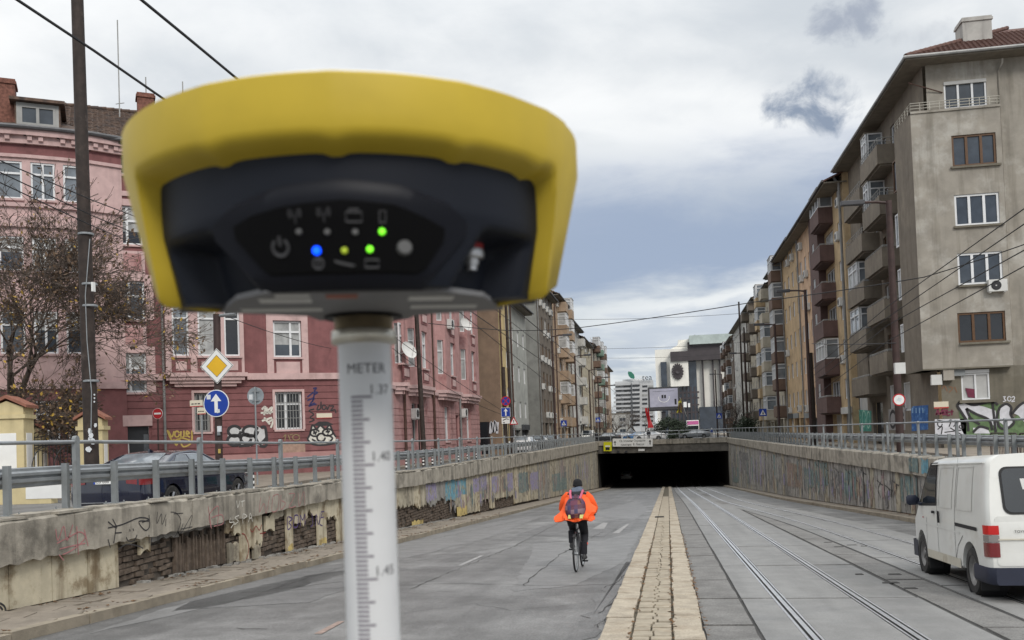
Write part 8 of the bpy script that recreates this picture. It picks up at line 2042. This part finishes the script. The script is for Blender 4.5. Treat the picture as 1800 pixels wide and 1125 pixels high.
def rb_(b, sx_=.20, d=.13, oy=0, z0=1.01, z1=1.46):
    rs = []
    for k in range(13):
        f = k / 12; z = z0 + (z1 - z0) * f; w = sx_ * (1 - abs(2 * f - .8) ** 2.4 * .62); dd = d * (1 - abs(2 * f - .8) ** 2.5 * .62); yc = .135 + (z - 1.04) * .40 + oy
        rs.append([Vector((w * (abs(math.cos(a)) ** .7) * math.copysign(1, math.cos(a)), yc + dd * (abs(math.sin(a)) ** .8) * math.copysign(1, math.sin(a)), z)) for a in [j * math.pi / 14 for j in range(28)]])
    b.rings(rs)
child('main_bag', M_ruck, rb_, rk); child('front_pocket', M_ruck, lambda b: rb_(b, .13, .05, -.09, 1.06, 1.27), rk)
child('zip', M_blk, lambda b: b.tube([(.118 * math.cos(a), .075 + (z - 1.04) * .40 - .055, z) for a, z in [(math.pi * k / 12, 1.29 + .09 * math.sin(math.pi * k / 12)) for k in range(13)]], .006, 5), rk)
M_pst = mat('pink_strap', (.48, .10, .16), .7, .1)
for s in (-1, 1): child('strap', M_pst, lambda b: b.tube([(s * .085, .20, 1.36), (s * .115, .34, 1.47), (s * .12, .44, 1.515), (s * .125, .53, 1.485), (s * .13, .60, 1.40)], .024, 8), rk)
child('grab_handle', M_blk, lambda b: b.tube([(-.035, .25, 1.42), (-.03, .235, 1.455), (.03, .235, 1.455), (.035, .25, 1.42)], .007, 5), rk)
cy = at_road(1013, 1006)
for o in (bk, pe, rk): o.location = (cy.x, cy.y, road_z(cy.y) + .004); o.rotation_euler = (SL, R(0), R(-1.5))
# distant pedestrians
def walker(px, py, Y, h, top_m, leg_m, label):
    v = pos(px, py, Y); t = thing('person', (v.x, Y, .3), label, 'person'); k = h / 1.75
    V = [(0, 0, .95), (0, 0, 1.2), (0, 0, 1.42), (0, .01, 1.52), (0, .02, 1.64), (-.09, 0, .9), (-.1, .05, .5), (-.1, .12, .08), (.09, 0, .9), (.1, -.02, .5), (.1, -.14, .1), (-.19, 0, 1.4), (-.24, -.02, 1.12), (-.24, .08, .88), (.19, 0, 1.4), (.24, .02, 1.12), (.24, -.06, .88)]
    E = [(0, 1), (1, 2), (2, 3), (3, 4), (0, 5), (5, 6), (6, 7), (0, 8), (8, 9), (9, 10), (2, 11), (11, 12), (12, 13), (2, 14), (14, 15), (15, 16)]
    rr_ = [.14, .15, .13, .055, .10, .09, .065, .05, .09, .065, .05, .065, .048, .04, .065, .048, .04]
    o = skin_body('body', [tuple(c * k for c in p) for p in V], E, [r * k for r in rr_], leg_m, t, 1)
    c = MB(); c.rings([[Vector((rx * k * math.cos(a), ry * k * math.sin(a), z * k)) for a in [j * math.pi / 8 for j in range(16)]] for z, rx, ry in ((.80, .2, .16), (1.1, .19, .155), (1.38, .21, .14), (1.46, .1, .08))]); q = c.build('coat', top_m, None, smooth=40); q.parent = t
    return t
M_ctop = mat('pale_coat', (.5, .5, .5), .8, .1); M_dtop = mat('dark_coat', (.02, .02, .025), .8, .1); M_btop = mat('blue_coat', (.05, .08, .25), .8, .1)
walker(1140, 760, 138, 1.8, M_dtop, M_trou, 'dark clothed pedestrian standing behind the bridge railing below the billboard')
walker(1234, 755, 160, 1.8, M_ctop, M_trou, 'pedestrian in pale coat to the right of the bus'); walker(1243, 755, 166, 1.75, M_dtop, M_trou, 'pedestrian in dark coat right of the pale coated one'); walker(1251, 757, 150, 1.75, M_btop, M_ctop, 'pedestrian in blue top by the right end of the bridge'); walker(1048, 756, 128, 1.75, M_dtop, M_trou, 'dark pedestrian at the far end of the left railing'); walker(1040, 757, 121, 1.7, M_ctop, M_trou, 'pale jacketed pedestrian near the far left railing')
# ------------------------------------------------------------------ trees
M_bark = mat('bark', (.075, .058, .047), .95, .3, 7, (.12, .10, .085), (.5, .7), 3, bump=.5); M_barkd = mat('dark_bark', (.05, .042, .038), .95, .3, 6)
M_lfb = mat('dry_brown_leaf', (.13, .085, .055), .9, .4, 2.5); M_lfy = mat('yellow_leaf', (.42, .27, .05), .85, .3, 2.5); M_lfg = mat('dark_evergreen_leaf', (.022, .034, .018), .8, .4, 3)
def tree(name, label, x, y, h, spread, seed, m=None, depth=6, r0=.2, leaves=0, lm=None, leafs=.07, z0=.3, grp=None, split=.30, up=.35, trunk=.24, kids_=(2, 4), lean=(0, 0), yel=0.0, lowleaf=None, rmin=.004):
    rg = random.Random(seed); t = thing(name, (x, y, z0), label, 'tree', grp); tr, cr = MB(), MB(); tips = []
    def grow(p, d, L, r, k):
        n = 4 if k > 1 else 3; P = [p]; rs = [r]; dd = d.copy()
        for i in range(n):
            dd = (dd + Vector((rg.gauss(0, .16), rg.gauss(0, .16), rg.gauss(0, .12) + .05 * up))).normalized(); P.append(P[-1] + dd * (L / n)); rs.append(max(rmin, r * (1 - (.45 if k else .7) * (i + 1) / n)))
        (tr if k >= depth - 1 else cr).tube(P, rs, 8 if k >= depth - 1 else (5 if k > 2 else 3), cap=False)
        if k <= 2: tips.extend(P[1:])
        if k == 0: return
        nk = rg.randint(*kids_)
        for j in range(nk):
            f = 1 if j == 0 else rg.uniform(.45, 1); idx = min(n, max(1, int(f * n + .5))); q = P[idx]
            a = rg.uniform(0, 6.283); tilt = rg.uniform(.35, .95) if j else rg.uniform(.1, .4)
            ax = dd.orthogonal().normalized(); ax.rotate(Matrix.Rotation(a, 3, dd)); nd = dd.copy(); nd.rotate(Matrix.Rotation(tilt, 3, ax)); nd.z += up * .22; nd.x *= spread; nd.y *= spread; nd.normalize()
            grow(q, nd, L * rg.uniform(.62, .86), rs[idx] * rg.uniform(.6, .82), k - 1)
    grow(Vector((x, y, z0)), Vector((lean[0], lean[1], 1)).normalized(), h * trunk, r0, depth)
    tr.build('trunk', m or M_bark, t, smooth=50); c = cr.build('crown', m or M_bark, t)
    if leaves:
        lv = [MB(), MB()]
        for i in range(leaves):
            p = rg.choice(tips) + Vector((rg.gauss(0, .12), rg.gauss(0, .12), rg.gauss(0, .12)))
            if lowleaf and rg.random() < .5 and p.z > lowleaf: continue
            s = leafs * rg.uniform(.5, 1.3); a = Vector((rg.gauss(0, 1), rg.gauss(0, 1), rg.gauss(0, 1))).normalized(); b = a.orthogonal().normalized()
            lv[1 if rg.random() < yel * (1.6 if p.z < h * .45 else .25) else 0].poly([p + a * s, p + b * s * .5, p - a * s, p - b * s * .5])
        for q, mm, nm in ((lv[0], lm, 'foliage'), (lv[1], M_lfy, 'yellow_foliage')):
            if q.v: tag(q.build(nm, mm, c), kind='stuff')
    return t
v = pos(14, 800, 30.5); tree('bare_tree', 'big bare tree with dry brown leaves behind the cream gate piers', v.x - .3, 30.5, 17.0, 1.2, 4, depth=7, r0=.27, leaves=4200, lm=M_lfb, leafs=.08, yel=.10, up=.2, trunk=.21, kids_=(3, 4), rmin=.0085)
v = pos(-60, 800, 27); tree('bare_tree', 'second bare tree with yellow leaves at the left picture edge', v.x, 28, 9.5, 1.2, 9, depth=6, r0=.18, leaves=2500, lm=M_lfb, leafs=.075, yel=.1, rmin=.009, up=.15, trunk=.22, kids_=(3, 4))
for px, Y, h, sd, lb in ((1062, 150, 9, 1, 'bare tree at the end of the left row of houses'), (1076, 172, 9.5, 2, 'bare tree left of the billboard, nearest the left houses'), (1100, 205, 11, 3, 'bare tree left of the billboard below the hotel tower'), (1122, 190, 9.5, 5, 'bare tree just left of the billboard mast'), (1135, 215, 9.5, 6, 'far bare tree behind the red flag'), (1088, 180, 8.5, 12, 'small bare tree between the parked cars and the hotel tower'), (1292, 128, 8, 7, 'dark bare tree at the right end of the bridge'), (1303, 118, 7, 8, 'dark bare tree before the cream stone house'), (1280, 150, 9, 10, 'bare tree before the last brown house on the right')):
    v = pos(px, 760, Y); tree('bare_tree', lb, v.x, Y, h, 1.1, sd, M_barkd if px > 1200 else M_bark, depth=5, r0=.15, up=.3, trunk=.25, kids_=(3, 4), grp='bare trees along the far street')
def shrub(px, py, Y, rx, rz, lb, n, m, seed):
    rg = random.Random(seed); v = pos(px, py, Y); t = thing('evergreen_shrub', (v.x, Y, .3), lb, 'shrub'); b = MB(); s = MB(); s.tube([(v.x, Y, .3), (v.x, Y, rz * 1.2)], [.15, .05], 6); s.build('stem', M_barkd, t)
    cl = [(rg.uniform(-1, 1) * rx, rg.uniform(-1, 1) * rx * .8, rg.uniform(.2, 1.7) * rz) for _ in range(26)]
    for i in range(n):
        c = rg.choice(cl); p = Vector((v.x + c[0] + rg.gauss(0, .38), Y + c[1] + rg.gauss(0, .38), max(.35, .3 + c[2] * (1 - .45 * abs(c[0]) / rx) + rg.gauss(0, .3)))); sz = rg.uniform(.08, .2); a = Vector((rg.gauss(0, 1), rg.gauss(0, 1), rg.gauss(0, 1))).normalized(); q = a.orthogonal().normalized()
        b.poly([p + a * sz, p + q * sz * .6, p - a * sz, p - q * sz * .6])
    tag(b.build('foliage', m, t), kind='stuff')
shrub(1176, 755, 158, 2.7, 2.3, 'dark evergreen shrub at the foot of the billboard mast', 3600, M_lfg, 3); shrub(1195, 757, 152, 1.5, 1.5, 'smaller dark evergreen shrub right of the billboard mast', 1600, M_lfg, 5); shrub(1312, 745, 114, 1.0, 1.6, 'dark evergreen shrub on the right street near the bridge', 1200, M_lfg, 6)
